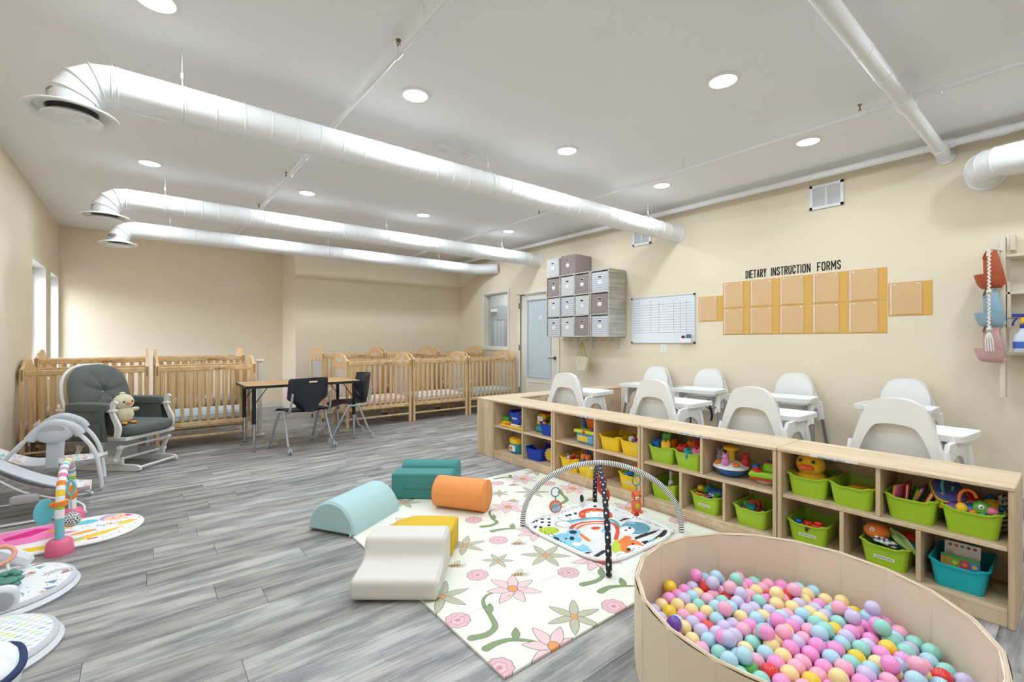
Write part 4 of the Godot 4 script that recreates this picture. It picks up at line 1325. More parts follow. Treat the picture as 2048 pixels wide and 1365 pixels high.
func build_table() -> void:
	mat("laminate", Color.WHITE, 0.4, {"tex": wood_tex(512, 256, rgb(206, 168, 124), rgb(184, 144, 100), 55, 0.6), "tri": 1.2})
	mat("edge_black", rgb(34, 33, 33), 0.5)
	var t := thing("activity_table", "wood-topped table with black edge and chrome telescopic legs", "table", W(1.525, 0, 6.12))
	var p := MB.new(); p.tf(flat_up(), Vector3(0, 0.712, 0)); p.prism(rrect(1.285, 0.715, 0.03), 0, 0.0275, 0.001); part(p, "table_top", "laminate", t)
	p = MB.new()
	var rr := rrect(1.291, 0.721, 0.032)
	var ring := []
	for q in rr: ring.append(Vector3(q.x, 0.725, -q.y))
	ring.append(ring[0])
	for k in ring.size() - 1: p.bar(ring[k], ring[k + 1], 0.03, 0.006)
	part(p, "edge_band", "edge_black", t)
	for sx in [-1, 1]:
		for sz in [-1, 1]:
			var b := Vector3(sx * 0.56, 0, sz * 0.31)
			p = MB.new(); p.tube([b + Vector3(0, 0.31, 0), b + Vector3(0, 0.712, 0)], 0.021, 14)
			var lg := part(p, "leg", "black", t)
			p = MB.new(); p.tube([b + Vector3(0, 0.012, 0), b + Vector3(0, 0.2, 0), b + Vector3(0, 0.32, 0)], [0.012, 0.016, 0.017], 14); part(p, "chrome_lower_leg", "chrome", lg)
			p = MB.new(); p.tube([b, b + Vector3(0, 0.012, 0)], 0.018, 14); part(p, "foot", "steel", lg)
			p = MB.new(); p.tube([b + Vector3(0, 0.52, 0), b + Vector3(-sx * 0.13, 0.705, 0)], 0.005, 6); part(p, "brace", "black", lg)
	# chairs on casters
	mat("chair_navy", rgb(34, 39, 52), 0.45)
	mat("chair_seat", rgb(44, 42, 46), 0.7)
	mat("frame_silver", rgb(176, 180, 186), 0.4, {"metal": 0.35})
	mat("caster_grey", rgb(176, 178, 184), 0.5)
	var cp := Node3D.new()
	# backrest with a hand slot
	p = MB.new()
	var nx := 18; var ny := 20
	var f := func(i: int, j: int, off: float) -> Vector3:
		var s := float(i) / ny; var q := float(j) / nx * 2.0 - 1.0
		var hw := 0.235 * (0.52 + 0.48 * smoothstep(0.0, 0.42, s)) if s < 0.42 else 0.235 - 0.012 * (s - 0.42)
		if s > 0.9: hw -= 0.02 * pow((s - 0.9) / 0.1, 2.0)
		var sag := 0.05 * pow(absf(q), 2.5) * (1.0 - smoothstep(0.0, 0.5, s))
		return Vector3(-0.24 - 0.05 * s + 0.11 * q * q + off, 0.44 + 0.39 * s + sag - (0.02 * absf(q) * 0.5 if s > 0.95 else 0.0), q * hw)
	for i in ny:
		for j in nx:
			if i == ny - 3 and j >= 7 and j <= 10: continue
			for e in [[0.006, 1.0], [-0.006, -1.0]]:
				p.poly([f.call(i, j, e[0]), f.call(i + 1, j, e[0]), f.call(i + 1, j + 1, e[0]), f.call(i, j + 1, e[0])], Vector3(e[1], 0, 0))
	for i in ny:
		for j in [0, nx]:
			p.poly([f.call(i, j, 0.006), f.call(i + 1, j, 0.006), f.call(i + 1, j, -0.006), f.call(i, j, -0.006)], Vector3(0, 0, -1 if j == 0 else 1))
	for j in nx:
		for i in [0, ny]:
			p.poly([f.call(i, j, 0.006), f.call(i, j + 1, 0.006), f.call(i, j + 1, -0.006), f.call(i, j, -0.006)], Vector3(0, -1 if i == 0 else 1, 0))
	part(p, "backrest", "chair_navy", cp)
	p = MB.new()
	p.grid(12, 14, func(s: float, q: float) -> Vector3:
		var x := lerpf(-0.22, 0.22, s); var z := (q - 0.5) * 0.46 * (1.0 - 0.12 * absf(s - 0.4))
		return Vector3(x, 0.455 + 0.012 * absf(q - 0.5) * 2.0 - 0.035 * smoothstep(0.75, 1.0, s), z))
	p.grid(12, 14, func(s: float, q: float) -> Vector3:
		var x := lerpf(-0.22, 0.22, s); var z := (0.5 - q) * 0.46 * (1.0 - 0.12 * absf(s - 0.4))
		return Vector3(x, 0.437 + 0.022 * absf(q - 0.5) * 2.0 - 0.03 * smoothstep(0.75, 1.0, s), z))
	part(p, "seat", "chair_seat", cp)
	for sz in [-1, 1]:
		p = MB.new(); p.tube(curve([Vector3(0.0, 0.43, sz * 0.225), Vector3(-0.17, 0.44, sz * 0.232), Vector3(-0.225, 0.5, sz * 0.232), Vector3(-0.245, 0.66, sz * 0.215)], 6), 0.013, 8); part(p, "back_upright", "frame_silver", cp)
		for sx in [-1, 1]:
			p = MB.new(); p.tube(curve([Vector3(sx * 0.02 - 0.02, 0.435, sz * 0.232), Vector3(sx * 0.07 - 0.02, 0.405, sz * 0.236), Vector3(sx * 0.2, 0.13, sz * 0.252), Vector3(sx * 0.225, 0.085, sz * 0.256)], 6), 0.013, 8); p.bar(Vector3(sx * 0.22, 0.088, sz * 0.256), Vector3(sx * 0.262, 0.07, sz * 0.26), 0.016, 0.016)
			var lg := part(p, "leg", "frame_silver", cp)
			p = MB.new()
			p.tube([Vector3(sx * 0.262, 0.028, sz * 0.26 - 0.022), Vector3(sx * 0.262, 0.028, sz * 0.26 - 0.006)], 0.028, 16)
			p.tube([Vector3(sx * 0.262, 0.028, sz * 0.26 + 0.006), Vector3(sx * 0.262, 0.028, sz * 0.26 + 0.022)], 0.028, 16)
			p.box(Vector3(sx * 0.262, 0.055, sz * 0.26), Vector3(0.03, 0.03, 0.02), 0.006)
			part(p, "caster", "caster_grey", lg)
	p = MB.new(); p.tube([Vector3(-0.02, 0.43, -0.225), Vector3(-0.02, 0.43, 0.225)], 0.012, 8); part(p, "cross_bar", "frame_silver", cp)
	adopt(cp.duplicate(), "caster_chair", "navy shell chair on casters with its back to the play mat", "chair", W(1.44, 0, 5.72), deg_to_rad(102), "navy caster chairs")
	adopt(cp.duplicate(), "caster_chair", "navy shell chair on casters at the table end near the low cribs", "chair", W(2.06, 0, 5.98), deg_to_rad(174), "navy caster chairs")
	cp.free()

func cushion(c: Vector3, r: Vector3, nu := 14, nv := 28) -> MB:
	return MB.new().ell(c, r, nu, nv, 0.45, 0.45)

func build_glider() -> void:
	mat("glider_white", rgb(236, 235, 232), 0.4)
	mat("glider_grey", rgb(98, 103, 100), 0.85, {"rim": 0.4})
	mat("button", rgb(190, 192, 190), 0.4)
	var t := thing("glider_chair", "white wooden glider chair with dark grey tufted cushions", "glider chair", W(-0.155, 0, 6.05), deg_to_rad(-44))
	var p: MB
	# base
	for sz in [-1, 1]:
		p = MB.new(); p.tf(Basis(), Vector3(0, 0, sz * 0.21))
		var q := PackedVector2Array([Vector2(-0.36, 0.0), Vector2(0.36, 0.0), Vector2(0.4, 0.015), Vector2(0.4, 0.04), Vector2(0.37, 0.06), Vector2(0.3, 0.065), Vector2(-0.3, 0.065), Vector2(-0.36, 0.05)])
		p.prism(q, -0.014, 0.014, 0.004); part(p, "runner", "glider_white", t)
		p = MB.new(); p.box(Vector3(-0.02, 0.1, sz * 0.23), Vector3(0.52, 0.075, 0.02), 0.005); part(p, "lower_rail", "glider_white", t)
		for x in [-0.12, 0.0]:
			p = MB.new(); p.tube([Vector3(x + 0.03, 0.1, sz * 0.24), Vector3(x + 0.03, 0.3, sz * 0.24)], 0.014, 10); part(p, "spindle", "glider_white", t)
		for x in [-0.2, 0.22]:
			p = MB.new(); p.bar(Vector3(x - 0.04, 0.09, sz * 0.262), Vector3(x + 0.03, 0.25, sz * 0.262), 0.045, 0.018, Vector3(1, 0, 0), 0.006)
			var lk := part(p, "swing_link", "glider_white", t)
			p = MB.new(); p.tube([Vector3(x + 0.025, 0.235, sz * 0.24), Vector3(x + 0.025, 0.235, sz * 0.29)], 0.02, 12); part(p, "pivot", "glider_white", lk)
			p = MB.new(); p.tube([Vector3(x - 0.03, 0.11, sz * 0.24), Vector3(x - 0.03, 0.11, sz * 0.29)], 0.02, 12); part(p, "pivot", "glider_white", lk)
		p = MB.new(); p.box(Vector3(0.0, 0.315, sz * 0.265), Vector3(0.62, 0.035, 0.03), 0.006); part(p, "seat_rail", "glider_white", t)
		# wooden arm front, a wavy board
		var w := PackedVector2Array()
		for k in 13:
			var s := k / 12.0
			w.append(Vector2(0.2 + 0.05 * (1 - s) + 0.028 + 0.022 * sin(s * 7.0 - 0.6), 0.33 + 0.32 * s))
		w.append_array(arc_pts(Vector2(0.215, 0.65), 0.035, 0.03, 0.2, PI - 0.2, 6))
		for k in range(12, -1, -1):
			var s := k / 12.0
			w.append(Vector2(0.2 + 0.05 * (1 - s) - 0.028 + 0.016 * sin(s * 7.0 - 0.6), 0.33 + 0.32 * s))
		p = MB.new(); p.tf(Basis(), Vector3(0, 0, sz * 0.3)); p.prism(w, -0.012, 0.012, 0.003); part(p, "arm_front", "glider_white", t)
		p = MB.new(); p.box(Vector3(-0.07, 0.585, sz * 0.3), Vector3(0.6, 0.025, 0.05), 0.006); part(p, "arm_board", "glider_white", t)
		# padded arm and hanging pocket
		p = cushion(Vector3(-0.04, 0.615, sz * 0.3), Vector3(0.22, 0.045, 0.055)); 
		var arm := part(p, "arm_pad", "glider_grey", t)
		p = MB.new()
		p.grid(10, 14, func(s: float, q: float) -> Vector3:
			return Vector3(lerpf(-0.25, 0.16, q) + 0.03 * (1 - s), lerpf(0.3, 0.6, s), sz * (0.345 + 0.012 * sin(q * PI) * sin(s * PI * 1.3) + 0.004 * sin(q * 11.0 + s * 5.0))))
		p.grid(10, 14, func(s: float, q: float) -> Vector3:
			return Vector3(lerpf(-0.25, 0.16, q) + 0.03 * (1 - s), lerpf(0.36, 0.6, s), sz * 0.262))
		part(p, "arm_drape", "glider_grey", arm)
		p = MB.new()
		p.grid(8, 14, func(s: float, q: float) -> Vector3:
			return Vector3(lerpf(-0.2, 0.13, q), lerpf(0.33, 0.47 + 0.03 * sin(q * PI), s), sz * (0.352 + 0.025 * sin(q * PI) * (0.4 + 0.6 * s))))
		part(p, "side_pocket", "glider_grey", arm)
	for e in [[0.37, 0.035, 0.2], [-0.3, 0.04, 0.2], [0.24, 0.235, 0.26], [0.18, 0.11, 0.26], [-0.2, 0.235, 0.26]]:
		p = MB.new(); p.tube([Vector3(e[0], e[1], -e[2]), Vector3(e[0], e[1], e[2])], 0.012, 10); part(p, "cross_dowel", "glider_white", t)
	p = MB.new(); p.box(Vector3(0.3, 0.315, 0), Vector3(0.03, 0.035, 0.56), 0.006); p.box(Vector3(-0.3, 0.315, 0), Vector3(0.03, 0.035, 0.56), 0.006); part(p, "seat_frame", "glider_white", t)
	p = MB.new(); p.box(Vector3(-0.05, 0.16, 0.0), Vector3(0.02, 0.2, 0.42), 0.004); part(p, "centre_board", "glider_white", t)
	# seat cushion
	p = MB.new(); p.ell(Vector3(0.06, 0.39, 0), Vector3(0.31, 0.06, 0.27), 14, 32, 0.5, 0.4)
	part(p, "seat_cushion", "glider_grey", t)
	# reclined back: rounded cushion with a button that pulls folds
	var lean := Basis(Vector3(0, 0, 1), deg_to_rad(13))
	p = MB.new(); p.tf(lean, Vector3(-0.18, 0.38, 0))
	var oval := func(a: float) -> Vector2:
		var c := cos(a); var s := sin(a)
		return Vector2(signf(c) * pow(absf(c), 0.75) * 0.31 * (1.0 if s > 0 else 1.0 + 0.12 * s), signf(s) * pow(absf(s), 0.75) * 0.33)
	p.grid(22, 56, func(r: float, q: float) -> Vector3:
		var a := q * TAU
		var e: Vector2 = oval.call(a)
		var by := 0.04
		var fold := 0.012 * pow(absf(sin(a * 3.5 + 0.4)), 6.0) * smoothstep(0.05, 0.3, r) * (1 - smoothstep(0.55, 0.95, r))
		var th := 0.075 * pow(maxf(0.0, 1.0 - pow(r, 3.2)), 0.5) - 0.05 * exp(-pow(r / 0.14, 2.0)) - fold
		return Vector3(th, 0.31 + e.y * r + by * (1 - r), e.x * r), false, true)
	p.grid(8, 56, func(r: float, q: float) -> Vector3:
		var e: Vector2 = oval.call(-q * TAU)
		return Vector3(-0.05 * pow(maxf(0.0, 1.0 - pow(r, 4.0)), 0.5), 0.31 + e.y * r, e.x * r), false, true)
	var bc := part(p, "back_cushion", "glider_grey", t)
	p = MB.new(); p.tf(lean, Vector3(-0.18, 0.38, 0)); p.ell(Vector3(0.03, 0.35, 0), Vector3(0.008, 0.013, 0.013), 8, 12); part(p, "tuft_button", "button", bc)
	p = MB.new(); p.tf(lean, Vector3(-0.18, 0.38, 0))
	var rim := []
	for k in 49:
		var a := lerpf(-0.35 * PI, 1.35 * PI, k / 48.0)
		var e: Vector2 = oval.call(a)
		rim.append(Vector3(-0.05, 0.31 + e.y * 1.015, e.x * 1.02))
	p.tube(rim, 0.016, 8)
	part(p, "back_frame", "glider_white", t)
	# plush chick on the seat
	mat("chick_fur", rgb(250, 240, 206), 0.95, {"bump": M["weave"], "bs": 0.4, "tri": 9.0, "rim": 0.5})
	mat("beak_orange", rgb(240, 164, 72), 0.8)
	t = thing("plush_chick", "pale yellow plush chick with orange beak and feet on the glider", "plush toy", W(-0.145, 0.446, 5.81), deg_to_rad(-58))
	p = MB.new(); p.ell(Vector3(0, 0.085, 0), Vector3(0.075, 0.085, 0.08)); part(p, "body", "chick_fur", t)
	p = MB.new(); p.ell(Vector3(-0.005, 0.205, 0), Vector3(0.075, 0.078, 0.085)); p.ell(Vector3(-0.02, 0.288, 0), Vector3(0.02, 0.014, 0.025), 8, 12)
	var hd := part(p, "head", "chick_fur", t)
	p = MB.new(); p.ell(Vector3(0.08, 0.2, 0), Vector3(0.024, 0.013, 0.022), 8, 12); part(p, "beak", "beak_orange", hd)
	for s in [-1, 1]:
		p = MB.new(); p.ell(Vector3(0.065, 0.213, s * 0.036), Vector3(0.007, 0.009, 0.008), 8, 10); part(p, "eye", "black", hd)
		p = MB.new(); p.ell(Vector3(0.015, 0.13, s * 0.09), Vector3(0.022, 0.02, 0.038), 8, 12); part(p, "wing", "chick_fur", t)
		p = MB.new(); p.ell(Vector3(0.075, 0.012, s * 0.04), Vector3(0.035, 0.012, 0.024), 8, 12); part(p, "foot", "beak_orange", t)

func build_high_chairs() -> void:
	mat("hc_white", rgb(244, 243, 240), 0.35, {"back": Color(0.25, 0.22, 0.17)})
	mat("hc_leg", rgb(142, 142, 146), 0.35, {"metal": 0.6})
	var o := Node3D.new()
	var p: MB
	# curved backrest shell: faces +x, tombstone outline, slightly concave
	var halfw := func(y: float) -> float:
		# half width of the backrest at height y
		if y > 0.74: return 0.168 * sqrt(maxf(0.0, 1.0 - pow((y - 0.74) / 0.165, 2.0)))
		return 0.168 + 0.02 * (0.74 - y) / 0.26
	p = MB.new()
	for e in [0.0, -0.018]:
		p.grid(20, 16, func(s: float, q: float) -> Vector3:
			var y := lerpf(0.47, 0.9048, pow(s, 0.8))
			var z: float = (q - 0.5) * 2.0 * halfw.call(y)
			return Vector3(-0.125 - 0.05 * (y - 0.47) + 0.45 * z * z + 0.5 * pow(maxf(0.0, 0.56 - y), 2.0) * 6.0 + e, y, z))
	part(p, "backrest", "hc_white", o)
	# hoop behind the backrest that runs down to the rear leg sockets
	p = MB.new()
	for e in [[0.0, 0.0, 1.0], [-0.05, 0.0, 1.0], [-0.05, 1.0, 1.0], [-0.05, 0.0, 0.0]]:
		p.grid(36, 5, func(s: float, qq: float) -> Vector3:
			var q: float = lerpf(e[1], e[2], qq)
			var inn: float = 0.0 if e[1] != e[2] else qq * 0.05
			var a := lerpf(0.0, PI, s)
			var ca := cos(a); var sa := sin(a)
			var oz := 0.178 * signf(ca) * pow(absf(ca), 0.8); var oy := 0.735 + 0.175 * pow(sa, 0.9)
			var iz := 0.15 * signf(ca) * pow(absf(ca), 0.9); var iy := 0.66 + 0.1 * pow(sa, 0.8)
			var f := smoothstep(0.0, 0.3, s) * (1.0 - smoothstep(0.7, 1.0, s))
			# the ends flare out and down to the sockets
			oy = lerpf(0.46, oy, f); oz = lerpf(0.245 * signf(ca), oz, f)
			iy = lerpf(0.46, iy, f); iz = lerpf(0.205 * signf(ca), iz, f)
			var y := lerpf(oy, iy, q); var z := lerpf(oz, iz, q)
			return Vector3(-0.145 - 0.05 * (y - 0.47) + 0.3 * minf(z * z, 0.03) - 0.035 * (1 - f) + e[0] + inn, y, z))
	part(p, "back_hoop", "hc_white", o)
	# seat bucket
	p = MB.new()
	p.grid(14, 30, func(s: float, q: float) -> Vector3:
		var a := q * TAU
		var c := signf(cos(a)) * pow(absf(cos(a)), 0.55); var n := signf(sin(a)) * pow(absf(sin(a)), 0.55)
		var r := sqrt(clampf(s * 1.6, 0, 1)); var y := 0.45 + 0.17 * smoothstep(0.45, 1.0, s)
		return Vector3(0.02 + 0.155 * c * r * (0.9 + 0.1 * s), y, 0.165 * n * r * (0.92 + 0.1 * s)), false, true)
	part(p, "seat_bucket", "hc_white", o)
	for sz in [-1, 1]:
		# side panel with an arched cut-out between the sockets
		var q := PackedVector2Array([Vector2(-0.2, 0.45), Vector2(-0.15, 0.45)])
		q.append_array(arc_pts(Vector2(0.02, 0.45), 0.15, 0.14, PI, 0.0, 12))
		q.append_array([Vector2(0.22, 0.45), Vector2(0.235, 0.45), Vector2(0.2, 0.67), Vector2(-0.12, 0.67), Vector2(-0.16, 0.62)])
		p = MB.new(); p.tf(Basis(), Vector3(0, 0, sz * 0.212)); p.prism(q, -0.012, 0.012, 0.003); part(p, "side_panel", "hc_white", o)
		for sx in [-1, 1]:
			var tp := Vector3(sx * 0.175, 0.63, sz * 0.215); var ft := Vector3(sx * 0.29, 0.0, sz * 0.285)
			var dr := ft - tp
			p = MB.new(); p.tube([tp + dr * 0.25, ft], 0.0145, 12)
			var lg := part(p, "leg", "hc_leg", o)
			p = MB.new(); p.tube([tp, tp + dr * 0.12, tp + dr * 0.27], [0.024, 0.024, 0.019], 14); part(p, "leg_socket", "hc_white", lg)
			p = MB.new(); p.tube([ft, ft + Vector3(0, 0.012, 0)], 0.016, 10); part(p, "foot_cap", "rubber", lg)
	# tray with raised rim
	p = MB.new()
	p.tf(flat_up(), Vector3(0.175, 0.672, 0))
	var ot := rrect(0.4, 0.5, 0.045); var it := rrect(0.372, 0.472, 0.035)
	p.prism(it, 0.0, 0.012)
	p.t = Transform3D.IDENTITY
	for k in ot.size():
		var k2 := (k + 1) % ot.size()
		var a := Vector3(ot[k].x + 0.175, 0.668, -ot[k].y); var b := Vector3(ot[k2].x + 0.175, 0.668, -ot[k2].y)
		var c := Vector3(it[k].x + 0.175, 0.684, -it[k].y); var d := Vector3(it[k2].x + 0.175, 0.684, -it[k2].y)
		var up := Vector3(0, 0.034, 0)
		var outw := Vector3(ot[k].x, 0, -ot[k].y)
		p.poly([a, b, b + up, a + up], outw)
		p.poly([a + up, b + up, Vector3(d.x, 0.702, d.z), Vector3(c.x, 0.702, c.z)], Vector3.UP)
		p.poly([c, d, Vector3(d.x, 0.702, d.z), Vector3(c.x, 0.702, c.z)], -outw)
		p.poly([a, b, Vector3(d.x, 0.668, d.z), Vector3(c.x, 0.668, c.z)], Vector3.DOWN)
	part(p, "tray", "hc_white", o)
	var L := [
		[3.62, 3.42, 8.0, "white high chair facing the wall, next to the short end cabinet"],
		[3.62, 2.34, 0.0, "white high chair facing the wall behind the yellow bins"],
		[3.62, 1.52, 0.0, "white high chair facing the wall behind the green block bins"],
		[3.6, 0.68, -6.0, "white high chair facing the wall behind the toy duck"],
		[5.08, 3.5, 186.0, "white high chair against the wall under the whiteboard"],
		[5.08, 2.78, 188.0, "white high chair against the wall with a black strap hanging"],
		[5.08, 1.87, 186.0, "white high chair against the wall under the double row of pockets"],
		[5.08, 1.0, 180.0, "white high chair against the wall near the bib rack"]]
	for e in L:
		var h := adopt(o.duplicate(), "high_chair", e[3], "high chair", W(e[0], 0, e[1]), deg_to_rad(e[2]), "white high chairs")
		if e[3].contains("black strap"):
			p = MB.new()
			p.tube(curve([Vector3(0.12, 0.6, 0.06), Vector3(0.2, 0.53, 0.07), Vector3(0.22, 0.45, 0.075), Vector3(0.21, 0.36, 0.07)], 5), 0.012, 6, true, 0.25)
			part(p, "safety_strap", "black", h)
			p = MB.new()
			p.tube(curve([Vector3(0.12, 0.6, -0.1), Vector3(0.2, 0.56, -0.12), Vector3(0.24, 0.5, -0.16), Vector3(0.22, 0.42, -0.17), Vector3(0.23, 0.36, -0.16)], 5), 0.012, 6, true, 0.3)
			p.tube(curve([Vector3(0.24, 0.52, -0.1), Vector3(0.24, 0.49, -0.16), Vector3(0.24, 0.52, -0.22)], 5), 0.011, 6, true, 0.3)
			p.ell(Vector3(0.24, 0.5, -0.155), Vector3(0.014, 0.012, 0.018), 6, 10)
			part(p, "strap_knot", "black", h)
	o.free()

func lin(r: int, g: int, b: int) -> Color: return Color8(r, g, b).srgb_to_linear()

func cabinet(label: String, va: float, vb: float, up_div: Array, low_div: Array, strip: String) -> Node3D:
	var L := vb - va; var D := 0.35; var tk := 0.02
	var t := thing("toy_cabinet", label, "cabinet", W(3.075, 0, (va + vb) / 2), 0.0, "low toy cabinets")
	var vm := (va + vb) / 2
	var p: MB
	p = MB.new(); p.col = lin(250, 247, 240); p.box(Vector3(-0.002, 0.605, 0), Vector3(D + 0.008, tk, L - 0.002), 0.004); part(p, "top_board", "birch", t)
	for s in [-1, 1]:
		p = MB.new(); p.col = lin(246, 240, 230); p.box(Vector3(0, 0.2975, s * (L / 2 - 0.012)), Vector3(D, 0.595, 0.022), 0.003); part(p, "side_board", "birch_up", t)
	p = MB.new(); p.col = lin(252, 248, 240); p.box(Vector3(0.004, 0.07, 0), Vector3(D - 0.012, tk, L - 0.048), 0.002); part(p, "bottom_board", "birch", t)
	p = MB.new(); p.col = lin(248, 244, 236); p.box(Vector3(-D / 2 + 0.02, 0.03, 0), Vector3(0.018, 0.06, L - 0.048), 0.002); part(p, "kick_board", "birch", t)
	p = MB.new(); p.col = lin(252, 248, 240); p.box(Vector3(0.004, 0.338, 0), Vector3(D - 0.012, tk, L - 0.048), 0.003); part(p, "shelf_board", "birch", t)
	for v in up_div:
		p = MB.new(); p.col = lin(244, 238, 228); p.box(Vector3(0.004, 0.4715, -(v - vm)), Vector3(D - 0.014, 0.245, tk), 0.002); part(p, "divider", "birch_up", t)
	for v in low_div:
		p = MB.new(); p.col = lin(244, 238, 228); p.box(Vector3(0.004, 0.204, -(v - vm)), Vector3(D - 0.014, 0.246, tk), 0.002); part(p, "divider", "birch_up", t)
	p = MB.new(); p.col = lin(250, 244, 234); p.box(Vector3(D / 2 - 0.006, 0.33, 0), Vector3(0.008, 0.53, L - 0.044)); part(p, "back_panel", "birch", t)
	if strip != "":
		p = MB.new(); p.box(Vector3(-D / 2 - 0.0068, 0.605, 0.1 if strip == "SENSORY TOYS" else -0.05), Vector3(0.001, 0.0135, 0.22)); 
		var st := part(p, "label_strip", "paper", t)
		if strip == "SENSORY TOYS":
			st.position.z = -0.33 + 0.04
			letters(strip, 0.0085, 0.0006, "print_navy", st, Transform3D(on_wall(), Vector3(-D / 2 - 0.0076, 0.601, 0.09)), "lettering", 1.55, true)
		else:
			p = MB.new()
			for k in 26:
				if k % 6 == 5: continue
				p.box(Vector3(-D / 2 - 0.0076, 0.605, -0.15 + k * 0.0078), Vector3(0.0005, 0.005 + 0.002 * (k % 3), 0.005))
			part(p, "small_print", "print_navy", st)
	return t

func bin_proto(m: String, sticker: bool) -> Node3D:
	# tapered open tub, front to -x, rim dips at both ends
	var o := Node3D.new()
	var h := 0.124
	var p := MB.new()
	var ring := func(w: float, d: float, r: float) -> PackedVector2Array: return rrect(d, w, r, 4)
	var bo: PackedVector2Array = ring.call(0.165, 0.255, 0.022)
	var to: PackedVector2Array = ring.call(0.2, 0.292, 0.022)
	var bi: PackedVector2Array = ring.call(0.16, 0.25, 0.02)
	var ti: PackedVector2Array = ring.call(0.194, 0.286, 0.02)
	var lo: PackedVector2Array = ring.call(0.213, 0.305, 0.026)
	var dip := func(q: Vector2) -> float:
		var k := smoothstep(0.07, 0.055, absf(q.y)) if absf(q.x) > 0.11 else 0.0
		return h - 0.014 * k
	# subdivide the ends so that the dip shows
	var sub := func(a: PackedVector2Array) -> PackedVector2Array:
		var out := PackedVector2Array()
		for k in a.size():
			var q0 := a[k]; var q1 := a[(k + 1) % a.size()]
			var n := maxi(1, int(q0.distance_to(q1) / 0.02))
			n = 8 if q0.distance_to(q1) > 0.05 else 1
			for j in n: out.append(q0.lerp(q1, float(j) / n))
		return out
	bo = sub.call(bo); to = sub.call(to); bi = sub.call(bi); ti = sub.call(ti); lo = sub.call(lo)
	var m2 := bo.size()
	var f3 := func(q: Vector2, y: float) -> Vector3: return Vector3(q.x, y, -q.y)
	for k in m2:
		var k2 := (k + 1) % m2
		var yo: float = dip.call(to[k]); var yo2: float = dip.call(to[k2])
		var ow := Vector3(bo[k].x, 0, -bo[k].y)
		p.poly([f3.call(bo[k], 0.0), f3.call(bo[k2], 0.0), f3.call(to[k2], yo2 - 0.006), f3.call(to[k], yo - 0.006)], ow)
		p.poly([f3.call(to[k], yo - 0.006), f3.call(to[k2], yo2 - 0.006), f3.call(lo[k2], yo2 - 0.006), f3.call(lo[k], yo - 0.006)], Vector3.DOWN)
		p.poly([f3.call(lo[k], yo - 0.006), f3.call(lo[k2], yo2 - 0.006), f3.call(lo[k2], yo2 - 0.001), f3.call(lo[k], yo - 0.001)], ow)
		p.poly([f3.call(lo[k], yo - 0.001), f3.call(lo[k2], yo2 - 0.001), f3.call(to[k2], yo2 + 0.001), f3.call(to[k], yo + 0.001)], Vector3.UP + ow)
		p.poly([f3.call(to[k], yo + 0.001), f3.call(to[k2], yo2 + 0.001), f3.call(ti[k2], yo2 - 0.001), f3.call(ti[k], yo - 0.001)], Vector3.UP)
		p.poly([f3.call(ti[k], yo - 0.001), f3.call(ti[k2], yo2 - 0.001), f3.call(bi[k2], 0.004), f3.call(bi[k], 0.004)], -ow)
	p.tf(flat_up(), Vector3.ZERO)
	p.prism(rrect(0.25, 0.16, 0.02, 4), 0.0, 0.004)
	part(p, "tub", m, o)
	if sticker:
		var tilt := Basis(Vector3(0, 0, 1), 0.0)
		p = MB.new(); p.tf(Basis(Vector3(0, 0, 1), 0.17) , Vector3(-0.1365, 0.05, 0)); p.box(Vector3.ZERO, Vector3(0.0012, 0.016, 0.085))
		var st := part(p, "sticker", "paper", o)
		p = MB.new(); p.tf(Basis(Vector3(0, 0, 1), 0.17) , Vector3(-0.1372, 0.05, 0))
		for k in 12: p.box(Vector3(0, 0, -0.033 + k * 0.006), Vector3(0.0006, 0.004 + 0.002 * (k % 2), 0.004))
		part(p, "small_print", "print_navy", st)
	return o

